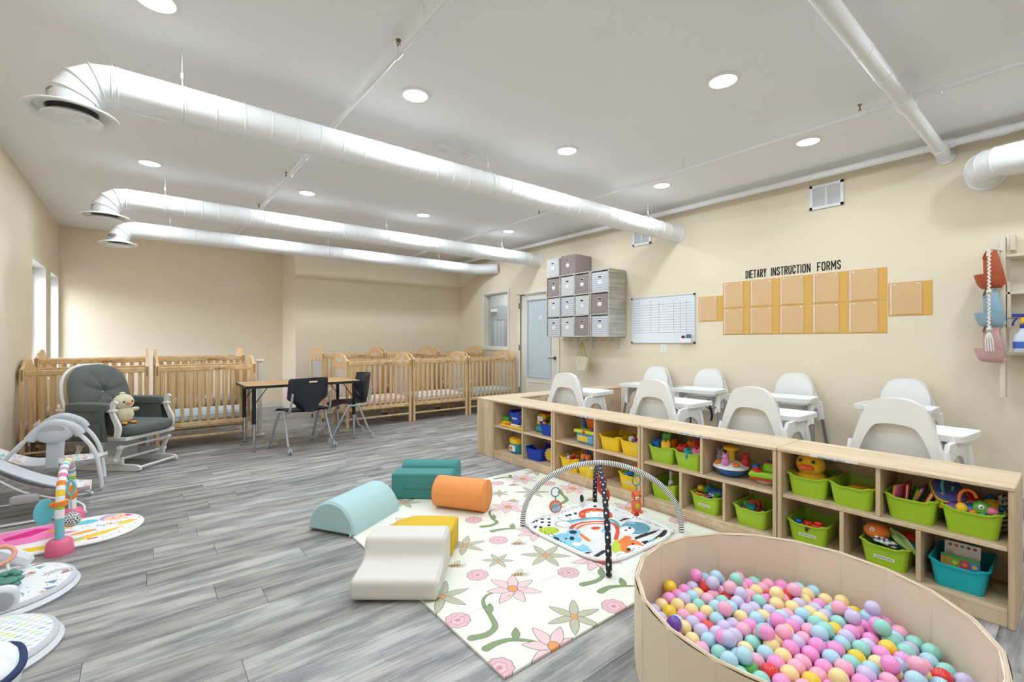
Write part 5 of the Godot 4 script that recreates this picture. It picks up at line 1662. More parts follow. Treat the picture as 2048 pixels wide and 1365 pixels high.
func build_cabinets() -> void:
	mat("print_navy", rgb(70, 78, 130), 0.6)
	cabinet("low birch toy cabinet holding the blue bins", 3.035, 3.962, [3.476], [3.476], "x")
	cabinet("low birch toy cabinet holding the yellow bins", 2.092, 3.032, [2.546], [2.546], "x")
	cabinet("low birch toy cabinet with building blocks and a spinning toy", 1.14, 2.089, [1.613], [1.766, 1.46], "x")
	cabinet("low birch toy cabinet with the plush duck and sensory toys", 0.19, 1.137, [0.665], [0.821, 0.509], "SENSORY TOYS")
	# end cabinet at right angles, back towards the high chairs
	var t := thing("end_cabinet", "long low birch cabinet closing the corner towards the cribs", "cabinet", W(3.99, 0, 4.105))
	var L := 2.18
	var p := MB.new(); p.col = lin(250, 247, 240); p.box(Vector3(0, 0.605, 0), Vector3(L, 0.02, 0.28), 0.004); part(p, "top_board", "birch", t)
	var tn := [lin(246, 238, 226), lin(255, 250, 242), lin(240, 230, 216), lin(250, 244, 234)]
	for k in 4:
		p = MB.new(); p.col = tn[k]; p.box(Vector3(-L / 2 + 0.012, 0.2975, 0.105 - k * 0.07), Vector3(0.022, 0.595, 0.0698), 0.001); part(p, "stave", "birch_up", t)
	p = MB.new(); p.col = lin(246, 240, 230); p.box(Vector3(L / 2 - 0.012, 0.2975, 0), Vector3(0.022, 0.595, 0.28), 0.003); part(p, "side_board", "birch_up", t)
	p = MB.new(); p.col = lin(250, 244, 234); p.box(Vector3(0, 0.3, 0.134), Vector3(L - 0.05, 0.58, 0.01)); part(p, "back_panel", "birch", t)
	for y in [0.07, 0.338]:
		p = MB.new(); p.col = lin(250, 246, 238); p.box(Vector3(0, y, -0.006), Vector3(L - 0.05, 0.02, 0.266), 0.002); part(p, "shelf_board", "birch", t)
	for x in [-0.36, 0.36]:
		p = MB.new(); p.col = lin(246, 240, 230); p.box(Vector3(x, 0.33, -0.006), Vector3(0.02, 0.51, 0.26), 0.002); part(p, "divider", "birch_up", t)
	# bins
	mat("bin_blue", rgb(14, 62, 178), 0.35); mat("bin_yellow", rgb(246, 208, 14), 0.35); mat("bin_green", rgb(166, 206, 40), 0.35); mat("bin_teal", rgb(0, 178, 190), 0.35)
	var pr := {}
	for m in ["bin_blue", "bin_yellow", "bin_green", "bin_teal"]:
		pr[m] = bin_proto(m, false); pr[m + "s"] = bin_proto(m, true)
	var U := 0.349; var Lw := 0.081
	var B := [
		["bin_blues", 3.64, 0.4, 3.09, -3, "blue bin standing on the flat yellow toy"],
		["bin_blue", 3.17, U, 3.09, 5, "blue bin in front of the toy truck"],
		["bin_blue", 3.375, Lw, 3.09, 8, "blue bin on the bottom shelf beside the gear toy"],
		["bin_yellow", 2.435, U, 3.09, 3, "nearly empty yellow bin beside the yellow bin of small toys"],
		["bin_yellow", 2.215, U, 3.085, -2, "yellow bin of small toys on the upper shelf"],
		["bin_yellow", 2.895, Lw, 3.09, 4, "yellow bin with rattles below the toy workbench"],
		["bin_yellow", 2.672, Lw, 3.08, -3, "yellow bin with little figures below the toy workbench"],
		["bin_yellows", 2.235, Lw, 3.09, 2, "labelled yellow bin behind the play arch"],
		["bin_green", 1.96, U, 3.09, 4, "green bin of blue and yellow blocks"],
		["bin_green", 1.735, U, 3.085, -3, "green bin of red blocks"],
		["bin_green", 1.945, Lw, 3.095, 5, "green bin with a small white dinosaur"],
		["bin_greens", 1.61, Lw, 3.09, -2, "labelled green bin with purple ring toy"],
		["bin_green", 1.315, Lw, 3.085, 0, "green bin with red stacking cups"],
		["bin_green", 1.005, U, 3.09, 3, "green bin holding the plush duck"],
		["bin_green", 0.785, U, 3.085, -2, "green bin beside the plush duck, yellow cloth inside"],
		["bin_green", 0.545, U, 3.085, -1, "green bin of cloth books"],
		["bin_green", 0.335, U, 3.085, 2, "green bin of soft crinkle toys"],
		["bin_greens", 1.005, Lw, 3.09, 3, "labelled green bin with a blue and a red toy"],
		["bin_greens", 0.645, Lw, 3.09, -2, "labelled green bin with an orange plush fish"],
		["bin_teal", 0.375, Lw, 3.085, 0, "turquoise bin of board books"]]
	for e in B:
		adopt(pr[e[0]].duplicate(), "toy_bin", e[5], "bin", W(e[3], e[2], e[1]), deg_to_rad(e[4]), "coloured toy bins")
	for k in pr: pr[k].free()

func fl(x: float, y: float) -> Vector2:
	# photo pixel on the ground -> (u, v)
	var f := 921.6
	var a := atan(738.0 / f)
	var xc := (x - 1024.0) / f
	var k := (y - 682.5) / f
	var t := 1.24 / k
	return Vector2((sin(a) + cos(a) * xc) * t, (cos(a) - sin(a) * xc) * t)

func build_play_mat() -> void:
	var N := 2048
	var u0 := 1.03; var v1 := 3.37
	var im := Image.create(N, N, false, Image.FORMAT_RGB8)
	im.fill(rgb(234, 233, 219))
	var S := N / 2.05
	var P := func(q: Array) -> Vector2: return Vector2((q[0] - u0) * S, (v1 - q[1]) * S)
	var ln := rgb(96, 96, 92)
	var og := rgb(226, 152, 88)
	var stem := rgb(130, 150, 104)
	var stems := [
		[[1.39, 1.81], [1.29, 1.81], [1.24, 1.76], [1.21, 1.66], [1.18, 1.59], [1.12, 1.57], [1.06, 1.59]],
		[[1.26, 1.37], [1.24, 1.42], [1.18, 1.48], [1.12, 1.5], [1.07, 1.5]],
		[[2.06, 2.71], [1.95, 2.69], [1.89, 2.58], [1.87, 2.5], [1.81, 2.48], [1.75, 2.5]],
		[[1.93, 2.25], [1.91, 2.33], [1.84, 2.38], [1.76, 2.4]],
		[[2.75, 2.71], [2.64, 2.69], [2.61, 2.61], [2.55, 2.51], [2.43, 2.48]],
		[[2.62, 3.15], [2.57, 3.26], [2.45, 3.3]],
		[[1.98, 1.72], [1.9, 1.6], [1.82, 1.57], [1.73, 1.59]],
		[[1.98, 1.38], [1.92, 1.42], [1.87, 1.46], [1.81, 1.49], [1.75, 1.49]],
		[[1.35, 2.85], [1.25, 2.82], [1.18, 2.72], [1.1, 2.72]],
		[[2.75, 2.1], [2.65, 2.12], [2.6, 2.02], [2.5, 2.0]],
		[[2.3, 1.55], [2.25, 1.42], [2.15, 1.4]]]
	for s in stems:
		var q := []
		for e in s: q.append(P.call(e))
		q = curve(q, 8)
		var w := []; var w2 := []
		for k in q.size():
			var ww := lerpf(7.0, 34.0, pow(float(k) / (q.size() - 1), 1.1))
			w.append(ww + 4.0); w2.append(ww)
		istroke(im, q, w, ln); istroke(im, q, w2, stem)
		var mid: Vector2 = q[int(q.size() * 0.45)]
		ipetal(im, mid, -0.9, 80, 34, stem, ln, 2.0)
	var lotus := [[1.43, 1.78], [1.29, 1.34], [2.11, 2.68], [2.79, 2.68], [2.64, 3.14], [1.97, 2.22], [1.4, 2.86], [2.78, 2.1], [2.34, 1.56], [1.98, 1.72]]
	var pink := rgb(232, 196, 196)
	for k in lotus.size():
		var c: Vector2 = P.call(lotus[k])
		for j in 7:
			ipetal(im, c, TAU * j / 7.0 + 0.3 * k, 128 + 14 * (j % 2), 52, pink, ln, 3.4)
		iell(im, c, 26, 32, 0.4, ln); iell(im, c, 23, 29, 0.4, og)
	var olive := [[1.5, 1.43, 0.13], [1.8, 1.94, 0.14], [1.51, 2.34, 0.13], [1.55, 2.06, 0.085], [1.12, 1.94, 0.14], [2.47, 2.82, 0.14], [2.24, 2.96, 0.085], [1.55, 3.24, 0.13], [2.88, 3.24, 0.13], [2.3, 2.25, 0.13], [2.55, 1.8, 0.13], [1.2, 2.55, 0.13]]
	var oc := rgb(186, 182, 158)
	for k in olive.size():
		var c: Vector2 = P.call(olive[k])
		for j in 6:
			ipetal(im, c, TAU * j / 6.0 + 0.25 + 0.5 * k, olive[k][2] * S, olive[k][2] * S * 0.3, oc, ln, 3.4)
		iell(im, c, olive[k][2] * S * 0.13 + 2, olive[k][2] * S * 0.13 + 2, 0, ln); iell(im, c, olive[k][2] * S * 0.13, olive[k][2] * S * 0.13, 0, og)
	var rd := [[1.37, 2.0], [1.08, 1.73], [1.76, 1.72], [1.7, 1.37], [1.045, 1.38], [1.77, 2.63], [1.71, 2.27], [2.39, 3.18], [2.73, 2.9], [2.45, 1.98], [2.2, 1.9], [2.85, 1.75], [1.25, 3.1]]
	for e in rd:
		var c: Vector2 = P.call(e)
		for j in 9: iell(im, c + Vector2(38, 0).rotated(TAU * j / 9), 21, 21, 0, ln)
		for j in 9: iell(im, c + Vector2(38, 0).rotated(TAU * j / 9), 18.5, 18.5, 0, rgb(224, 178, 186))
		for j in 6: iell(im, c + Vector2(17, 0).rotated(TAU * j / 6), 16, 16, 0, rgb(176, 130, 140))
		for j in 6: iell(im, c + Vector2(17, 0).rotated(TAU * j / 6), 13.5, 13.5, 0, rgb(230, 190, 196))
		iell(im, c, 12, 12, 0, rgb(206, 140, 152))
	for e in [[1.54, 1.87], [1.33, 2.16], [1.77, 2.16], [2.46, 3.06], [2.21, 2.76], [2.4, 2.45], [2.7, 2.4]]:
		var c: Vector2 = P.call(e)
		ipetal(im, c, -0.6, 60, 34, rgb(206, 204, 186), ln, 2.0); ipetal(im, c, 0.9, 55, 30, rgb(206, 204, 186), ln, 2.0)
		iell(im, c, 38, 17, 0.5, ln); iell(im, c, 35, 15, 0.5, rgb(206, 160, 110))
		for j in 3: istroke(im, [c + Vector2(-16 + j * 15, -14).rotated(0.5), c + Vector2(-16 + j * 15, 14).rotated(0.5)], 6.0, rgb(110, 86, 76))
		istroke(im, [c + Vector2(32, 16), c + Vector2(62, 16)], 2.5, ln); istroke(im, [c + Vector2(32, 20), c + Vector2(56, 40)], 2.5, ln)
	mat("mat_print", Color.WHITE, 0.55, {"tex": tex(im)})
	mat("mat_edge", rgb(228, 224, 206), 0.6)
	var t := thing("play_mat", "cream folding foam play mat printed with pink and olive flowers", "play mat", W(1.97, 0, 2.35))
	var folds := [1.33, 1.74, 2.15, 2.56, 2.97, 3.37]
	for k in 5:
		var p := MB.new()
		p.uvf = func(w: Vector3) -> Vector2: return Vector2((w.x + 1.97 - u0) / 2.05, (v1 - (-w.z + 2.35)) / 2.05)
		p.box(W(-0.01, 0.006, (folds[k] + folds[k + 1]) / 2 - 2.35), Vector3(1.86, 0.012, 0.4 + 0.0085 if k < 4 else 0.3985), 0.002)
		part(p, "mat_panel", "mat_print", t)

func soft_prism(out: PackedVector2Array, len: float, ch := 0.02) -> MB:
	return MB.new().prism(out, -len / 2, len / 2, ch)

func smooth_poly(q: Array, r: float, k := 5) -> PackedVector2Array:
	# rounds the corners of an outline
	var out := PackedVector2Array()
	for i in q.size():
		var a: Vector2 = q[(i + q.size() - 1) % q.size()]; var b: Vector2 = q[i]; var c: Vector2 = q[(i + 1) % q.size()]
		var ra := minf(r, a.distance_to(b) * 0.45); var rc := minf(r, c.distance_to(b) * 0.45)
		var p0 := b + (a - b).normalized() * ra; var p1 := b + (c - b).normalized() * rc
		for j in k + 1:
			var s := float(j) / k
			out.append(p0.lerp(b, s).lerp(b.lerp(p1, s), s))
	return out

func build_soft_play() -> void:
	var wv: ImageTexture = M["weave"]
	for e in [["soft_sky", rgb(176, 208, 210)], ["soft_teal", rgb(66, 136, 132)], ["soft_orange", rgb(238, 152, 82)], ["soft_mustard", rgb(218, 178, 22)], ["soft_cream", rgb(218, 213, 204)]]:
		mat(e[0], e[1], 0.7, {"bump": wv, "bs": 0.03, "tri": 6.0})
	mat("tag_mint", rgb(150, 206, 190), 0.8)
	# half cylinder
	var t := thing("soft_half_roll", "pale blue half-round foam block on the edge of the mat", "foam block", W(1.15, 0.012, 3.16), deg_to_rad(31))
	var q := arc_pts(Vector2(0, 0.0), 0.185, 0.195, 0, PI, 26)
	var sp := q
	var p := MB.new(); p.tf(Basis(Vector3(0, 0, 1), Vector3.UP, Vector3(-1, 0, 0)), Vector3.ZERO); p.prism(sp, -0.25, 0.25, 0.014); part(p, "foam_body", "soft_sky", t)
	p = MB.new(); p.box(Vector3(-0.252, 0.012, 0.165), Vector3(0.03, 0.026, 0.004)); part(p, "sewn_tag", "soft_sky", t)
	# wave block
	t = thing("soft_wave_block", "teal foam block with a wavy top at the back of the mat", "foam block", W(1.84, 0.012, 3.405), deg_to_rad(-40))
	var w := [Vector2(-0.24, 0.0), Vector2(0.24, 0.0), Vector2(0.24, 0.2), Vector2(0.1, 0.205)]
	w.append_array([Vector2(0.05, 0.185), Vector2(0.015, 0.13), Vector2(-0.015, 0.1), Vector2(-0.045, 0.11), Vector2(-0.07, 0.15)])
	w.append_array(Array(arc_pts(Vector2(-0.15, 0.13), 0.09, 0.08, PI * 0.2, PI, 9)))
	p = MB.new(); p.tf(Basis(Vector3(0, 0, 1), Vector3.UP, Vector3(-1, 0, 0)), Vector3.ZERO); p.prism(smooth_poly(w, 0.02, 3), -0.24, 0.24, 0.014); part(p, "foam_body", "soft_teal", t)
	p = MB.new(); p.box(Vector3(-0.02, 0.1, 0.243), Vector3(0.24, 0.035, 0.006), 0.002); part(p, "carry_strap", "soft_teal", t)
	# roll
	t = thing("soft_roll", "orange foam cylinder lying on the flower mat", "foam roll", W(1.83, 0.012, 2.87), deg_to_rad(-57))
	p = MB.new(); p.tf(Basis(Vector3(0, 1, 0), Vector3(1, 0, 0), Vector3(0, 0, -1)), Vector3(0, 0.112, 0))
	p.lathe([Vector2(0, -0.2), Vector2(0.1, -0.2), Vector2(0.108, -0.194), Vector2(0.112, -0.182), Vector2(0.112, 0.182), Vector2(0.108, 0.194), Vector2(0.1, 0.2), Vector2(0, 0.2)], 40); part(p, "foam_body", "soft_orange", t)
	p = MB.new()
	for x in [-0.192, 0.192]:
		var ring := []
		for k in 41: ring.append(Vector3(x, 0.112 + 0.11 * cos(TAU * k / 40), 0.11 * sin(TAU * k / 40)))
		p.tube(ring, 0.003, 5, false)
	p.tube([Vector3(0.2005, 0.02, -0.02), Vector3(0.2005, 0.205, 0.01)], 0.0015, 5)
	part(p, "piping", "soft_orange", t)
	# wedge
	t = thing("soft_ramp", "mustard yellow foam ramp behind the cream steps", "foam block", W(1.3, 0.012, 2.46), deg_to_rad(-42))
	w = [Vector2(-0.26, 0.0), Vector2(0.19, 0.0), Vector2(0.19, 0.155), Vector2(-0.06, 0.155), Vector2(-0.17, 0.13), Vector2(-0.26, 0.07)]
	p = MB.new(); p.prism(smooth_poly(w, 0.02, 4), -0.11, 0.11, 0.012); part(p, "foam_body", "soft_mustard", t)
	# steps
	t = thing("soft_steps", "cream foam climbing steps at the corner of the mat", "foam block", W(1.05, 0.012, 2.2), deg_to_rad(-39))
	w = [Vector2(-0.21, 0.0), Vector2(0.21, 0.0), Vector2(0.21, 0.2), Vector2(0.02, 0.21), Vector2(-0.01, 0.115), Vector2(-0.21, 0.1)]
	p = MB.new(); p.tf(Basis(Vector3(0, 0, -1), Vector3.UP, Vector3(1, 0, 0)), Vector3.ZERO); p.prism(smooth_poly(w, 0.03, 5), -0.21, 0.21, 0.016); part(p, "foam_body", "soft_cream", t)
	p = MB.new(); p.box(Vector3(0.211, 0.03, 0.18), Vector3(0.004, 0.03, 0.03)); part(p, "sewn_tag", "tag_mint", t)

func build_activity_gym() -> void:
	var N := 1024
	var u0 := 1.93; var v1 := 2.38; var S := N / 0.78
	var im := Image.create(N, N, false, Image.FORMAT_RGB8)
	im.fill(rgb(240, 241, 240))
	var G := func(x: float, y: float) -> Vector2:
		var q := fl(1040.0 + x / 6.4, 1000.0 + y / 6.4)
		return Vector2((q.x - u0) * S, (v1 - q.y) * S)
	var PL := func(a: Array, c: Color) -> void:
		var q := PackedVector2Array()
		for e in a: q.append(G.call(e[0], e[1]))
		ipoly(im, q, c)
	var EL := func(x: float, y: float, rx: float, ry: float, c: Color) -> void:
		var q := PackedVector2Array()
		for k in 24: q.append(G.call(x + rx * cos(TAU * k / 24), y + ry * sin(TAU * k / 24)))
		ipoly(im, q, c)
	var ST := func(a: Array, w: float, c: Color) -> void:
		var q := []
		for e in a: q.append(G.call(e[0], e[1]))
		istroke(im, curve(q, 6), w, c)
	var bk := rgb(44, 46, 52); var red := rgb(224, 78, 52); var orr := rgb(238, 128, 66); var teal := rgb(104, 164, 178); var sky := rgb(142, 204, 226); var lime := rgb(188, 204, 62)
	# dotted ground
	for x in range(560, 1180, 22):
		for y in range(470, 760, 16): EL.call(x + (y / 16 % 2) * 10, y, 4, 3, rgb(110, 112, 116))
	for x in range(1240, 1800, 22):
		for y in range(330, 560, 14): EL.call(x + (y / 14 % 2) * 10, y, 4, 3, rgb(110, 112, 116))
	# stripes
	for s in [[[660, 770], [760, 735], [940, 705], [830, 760], [730, 805]], [[790, 835], [900, 800], [1050, 690], [1140, 690], [1010, 780], [850, 860]], [[890, 890], [950, 865], [1010, 885], [950, 912]], [[1280, 830], [1380, 770], [1480, 755], [1390, 820], [1300, 850]], [[1545, 590], [1600, 575], [1700, 550], [1600, 620]], [[1470, 540], [1600, 480], [1790, 425], [1720, 475], [1570, 535], [1475, 570]], [[1790, 490], [1840, 435], [1900, 440], [1850, 520], [1690, 560]], [[1260, 320], [1330, 280], [1420, 275], [1300, 320]]]:
		PL.call(s, bk)
	# lion
	ST.call([[800, 250], [800, 200], [880, 172], [970, 175], [1080, 195], [1130, 225], [1140, 260]], 62.0, red)
	for k in 5: EL.call(800 + k * 75, 215 - 30 * sin(k * 0.8), 26, 16, orr)
	EL.call(970, 225, 130, 30, rgb(244, 244, 243)); EL.call(900, 240, 14, 7, rgb(240, 170, 150)); EL.call(1010, 240, 14, 7, rgb(240, 170, 150))
	# rainbow
	ST.call([[580, 345], [740, 290], [930, 268], [1100, 285], [1200, 320], [1250, 380], [1255, 440]], 38.0, teal)
	ST.call([[640, 350], [760, 310], [930, 290], [1090, 305], [1180, 340]], 24.0, sky)
	ST.call([[650, 425], [740, 350], [930, 320], [1100, 335], [1210, 375], [1250, 460], [1225, 560]], 34.0, red)
	ST.call([[730, 420], [800, 375], [930, 350], [1070, 360], [1140, 390]], 30.0, orr)
	EL.call(930, 470, 160, 85, rgb(238, 240, 242))
	ST.call([[760, 480], [880, 560]], 34.0, orr)
	EL.call(970, 415, 60, 22, red); EL.call(1100, 455, 70, 28, sky)
	# clouds and drops
	for c in [[560, 370, 105, 42], [570, 285, 75, 24]]:
		EL.call(c[0], c[1], c[2] + 8, c[3] + 4, bk); EL.call(c[0], c[1], c[2], c[3], rgb(246, 246, 246))
	for d in [[170, 335], [210, 320], [285, 345], [200, 400], [265, 410], [375, 350], [370, 300], [370, 390], [315, 520], [285, 300], [640, 230], [710, 210], [600, 240], [960, 135]]:
		EL.call(d[0], d[1], 22, 13, bk)
	EL.call(365, 455, 140, 45, lime)
	# blue bear
	EL.call(720, 665, 170, 65, sky); EL.call(600, 555, 190, 75, sky); EL.call(450, 550, 70, 40, sky); EL.call(690, 470, 90, 45, sky); EL.call(860, 690, 60, 20, sky)
	EL.call(460, 558, 44, 26, bk); EL.call(680, 466, 50, 22, bk); EL.call(665, 540, 32, 22, bk); EL.call(588, 545, 16, 10, bk)
	EL.call(725, 610, 60, 28, rgb(236, 240, 244))
	ST.call([[400, 485], [520, 580]], 6.0, bk)
	# grey-blue animal and face
	EL.call(1480, 410, 190, 90, teal); EL.call(1370, 450, 100, 55, rgb(244, 245, 246)); EL.call(1355, 455, 16, 10, bk); EL.call(1405, 420, 20, 14, bk); EL.call(1420, 340, 60, 20, sky)
	# fox
	EL.call(1250, 660, 75, 95, lime)
	ST.call([[1300, 600], [1380, 545]], 60.0, orr)
	EL.call(1430, 660, 150, 90, orr); EL.call(1480, 670, 110, 40, rgb(246, 246, 245)); EL.call(1390, 693, 28, 22, bk); EL.call(1445, 620, 18, 10, bk); PL.call([[1480, 750], [1580, 710], [1510, 810]], orr)
	EL.call(1280, 740, 50, 22, rgb(246, 246, 245))
	EL.call(1030, 838, 80, 48, red); EL.call(1050, 800, 24, 14, rgb(240, 190, 180)); EL.call(1090, 815, 20, 14, rgb(240, 190, 180)); EL.call(965, 795, 30, 14, lime)
	PL.call([[1620, 570], [1700, 600], [1760, 560], [1680, 555]], sky); EL.call(1780, 545, 30, 18, lime)
	# border dots
	for k in 130:
		var a := k / 130.0 * 4.0
		var e := int(a); var s := a - e
		var off := 26.0 + 34.0 * rng.randf()
		var m := 40.0 + s * (N - 80.0)
		var c: Vector2 = [Vector2(m, 25 + off), Vector2(N - 25 - off, m), Vector2(N - m, N - 25 - off), Vector2(25 + off, N - m)][e]
		iell(im, c, rng.randf_range(5, 9), rng.randf_range(5, 9), 0, bk)
	mat("gym_print", Color.WHITE, 0.85, {"tex": tex(im)})
	var t := thing("baby_gym", "baby play gym with striped crossing arches and animal mat", "play gym", W(2.31, 0.012, 1.99))
	var p := MB.new()
	p.uvf = func(w: Vector3) -> Vector2: return Vector2((w.x + 2.31 - u0) / 0.78, (v1 - (-w.z + 1.99)) / 0.78)
	p.grid(20, 20, func(s: float, q: float) -> Vector3:
		var x := (s - 0.5) * 2.0; var z := (q - 0.5) * 2.0
		var k := 1.0 - 0.09 * (absf(x * z))
		return Vector3(x * 0.375 * k, 0.016 + 0.008 * sin(s * 8.0) * sin(q * 7.0) - 0.004, z * 0.38 * k))
	part(p, "padded_mat", "gym_print", t)
	mat("gym_white", rgb(242, 242, 240), 0.85)
	p = MB.new()
	var edge := []
	for k in 65:
		var a := TAU * k / 64.0
		var x := signf(cos(a)) * pow(absf(cos(a)), 0.4); var z := signf(sin(a)) * pow(absf(sin(a)), 0.4)
		edge.append(Vector3(x * 0.36, 0.012, z * 0.365))
	p.tube(edge, 0.012, 8, false)
	part(p, "mat_binding", "gym_white", t)
	# arches
	var im2 := Image.create(1024, 16, false, Image.FORMAT_RGB8); im2.fill(rgb(242, 242, 240))
	for k in 128: im2.fill_rect(Rect2i(k * 8, 0, 3, 16), rgb(52, 54, 60))
	mat("arch_stripes", Color.WHITE, 0.85, {"tex": tex(im2)})
	im2 = Image.create(1024, 64, false, Image.FORMAT_RGB8); im2.fill(rgb(36, 37, 42))
	for k in 44:
		for j in 3:
			var c := Vector2(12 + k * 23.2, 11 + j * 21.3 + (k % 2) * 10)
			im2.fill_rect(Rect2i(int(c.x) - 5, int(c.y) - 1, 11, 3), rgb(236, 236, 236)); im2.fill_rect(Rect2i(int(c.x) - 1, int(c.y) - 4, 3, 9), rgb(236, 236, 236))
	mat("arch_plus", Color.WHITE, 0.85, {"tex": tex(im2)})
	var o := Vector3(2.31, 0.012, -1.99)
	var arch := func(a: Vector3, b: Vector3, h: float) -> Array:
		var out := []
		for k in 41:
			var s := k / 40.0
			var an := PI * s
			out.append(a.lerp(b, 0.5 - 0.5 * cos(an) * (0.86 + 0.14 * absf(cos(an)))) + Vector3(0, h * pow(sin(an), 0.85), 0))
		return out
	p = MB.new(); p.tube(arch.call(W(1.965, 0.02, 2.34) - o, W(2.7, 0.02, 1.63) - o, 0.425), 0.0165, 14); part(p, "striped_arch", "arch_stripes", t)
	p = MB.new(); p.tube(arch.call(W(1.89, 0.02, 1.555) - o, W(2.68, 0.02, 2.34) - o, 0.395), 0.0165, 14); part(p, "plus_patterned_arch", "arch_plus", t)
	# hanging toys, each on its ring
	mat("ring_teal", rgb(92, 158, 168), 0.4); mat("toy_orange", rgb(238, 112, 62), 0.4); mat("toy_red", rgb(206, 48, 40), 0.6); mat("toy_yellow", rgb(244, 196, 40), 0.5); mat("toy_mirror", rgb(176, 186, 190), 0.1, {"metal": 0.8})
	mat("toy_white", rgb(242, 242, 240), 0.6)
	var at := W(2.12, 0.2, 2.19) - o
	var h := Node3D.new(); h.name = "hanging_mirror"; t.add_child(h)
	p = MB.new()
	var rg := []
	for k in 25: rg.append(at + Vector3(0.026 * cos(TAU * k / 24), 0.045 + 0.03 * sin(TAU * k / 24), 0.012 * cos(TAU * k / 24)))
	p.tube(rg, 0.004, 6, false); p.tube([at + Vector3(0, 0.015, 0), at + Vector3(0, -0.01, 0)], 0.004, 6); part(p, "ring", "ring_teal", h)
	var fc := Basis(Vector3.UP, -0.5) * Basis(Vector3.RIGHT, PI / 2)
	p = MB.new(); p.tf(fc, at + Vector3(0, -0.05, 0)); p.lathe([Vector2(0, 0.012), Vector2(0.036, 0.012), Vector2(0.042, 0.006), Vector2(0.042, -0.006), Vector2(0.036, -0.012), Vector2(0, -0.012)], 24); part(p, "mirror_rim", "toy_orange", h)
	p = MB.new(); p.tf(fc, at + Vector3(0, -0.05, 0)); p.lathe([Vector2(0.032, 0.0125), Vector2(0, 0.0135)], 24); part(p, "mirror", "toy_mirror", h)
	at = W(2.5, 0.29, 1.83) - o
	h = Node3D.new(); h.name = "hanging_bear"; t.add_child(h)
	p = MB.new()
	rg = []
	for k in 25: rg.append(at + Vector3(0.028 * cos(TAU * k / 24), 0.045 + 0.034 * sin(TAU * k / 24), 0.01 * cos(TAU * k / 24)))
	p.tube(rg, 0.0045, 6, false); p.tube([at + Vector3(0, 0.012, 0), at + Vector3(0, -0.03, 0)], 0.005, 6); part(p, "ring", "ring_teal", h)
	p = MB.new(); p.ell(at + Vector3(0, -0.055, 0), Vector3(0.032, 0.034, 0.03)); p.ell(at + Vector3(0, -0.118, 0), Vector3(0.036, 0.048, 0.032))
	for s in [-1, 1]: p.ell(at + Vector3(0.024 * s, -0.03, 0.01 * s), Vector3(0.01, 0.011, 0.009), 8, 10); p.ell(at + Vector3(0.024 * s - 0.01, -0.155, 0.012 * s + 0.012), Vector3(0.014, 0.012, 0.016), 8, 10)
	part(p, "bear_body", "toy_orange", h)
	p = MB.new(); p.ell(at + Vector3(-0.02, -0.062, 0.022), Vector3(0.014, 0.011, 0.012), 8, 12); part(p, "muzzle", "toy_white", h)
	p = MB.new(); p.ell(at + Vector3(-0.028, -0.058, 0.031), Vector3(0.005, 0.005, 0.005), 6, 8)
	for s in [-1, 1]: p.ell(at + Vector3(-0.018 + 0.013 * s, -0.046, 0.022 + 0.012 * s), Vector3.ONE * 0.004, 6, 8)
	part(p, "nose_and_eyes", "black", h)
	mat("toy_lime", rgb(176, 196, 52), 0.5)
	p = MB.new(); p.ell(at + Vector3(-0.022, -0.112, 0.024), Vector3(0.014, 0.017, 0.014), 8, 12); part(p, "belly_patch", "toy_lime", h)
	p = MB.new(); p.ell(at + Vector3(0, -0.175, 0.0), Vector3(0.02, 0.014, 0.018), 8, 12); part(p, "red_foot", "toy_red", h)
	at = W(2.36, 0.36, 2.0) - o
	h = Node3D.new(); h.name = "hanging_parrot"; t.add_child(h)
	p = MB.new(); p.ell(at + Vector3(0, -0.06, 0), Vector3(0.034, 0.075, 0.03)); p.ell(at + Vector3(0.03, -0.14, 0.02), Vector3(0.02, 0.045, 0.016), 10, 14); part(p, "cloth_body", "toy_red", h)
	p = MB.new(); p.ell(at + Vector3(0.0, 0.0, -0.005), Vector3(0.018, 0.045, 0.014), 10, 14); part(p, "yellow_wing", "toy_yellow", h)
	at = W(2.3, 0.17, 2.12) - o
	h = Node3D.new(); h.name = "hanging_card"; t.add_child(h)
	p = MB.new(); p.ell(at, Vector3(0.008, 0.05, 0.026), 10, 16); part(p, "card", "toy_white", h)
	p = MB.new(); p.ell(at + Vector3(-0.004, 0.012, 0.002), Vector3(0.006, 0.028, 0.018), 8, 14); part(p, "swirl", "black", h)
	p = MB.new(); p.tube([at + Vector3(0, 0.05, 0), at + Vector3(0.02, 0.22, 0.05)], 0.002, 5); part(p, "cord", "toy_white", h)

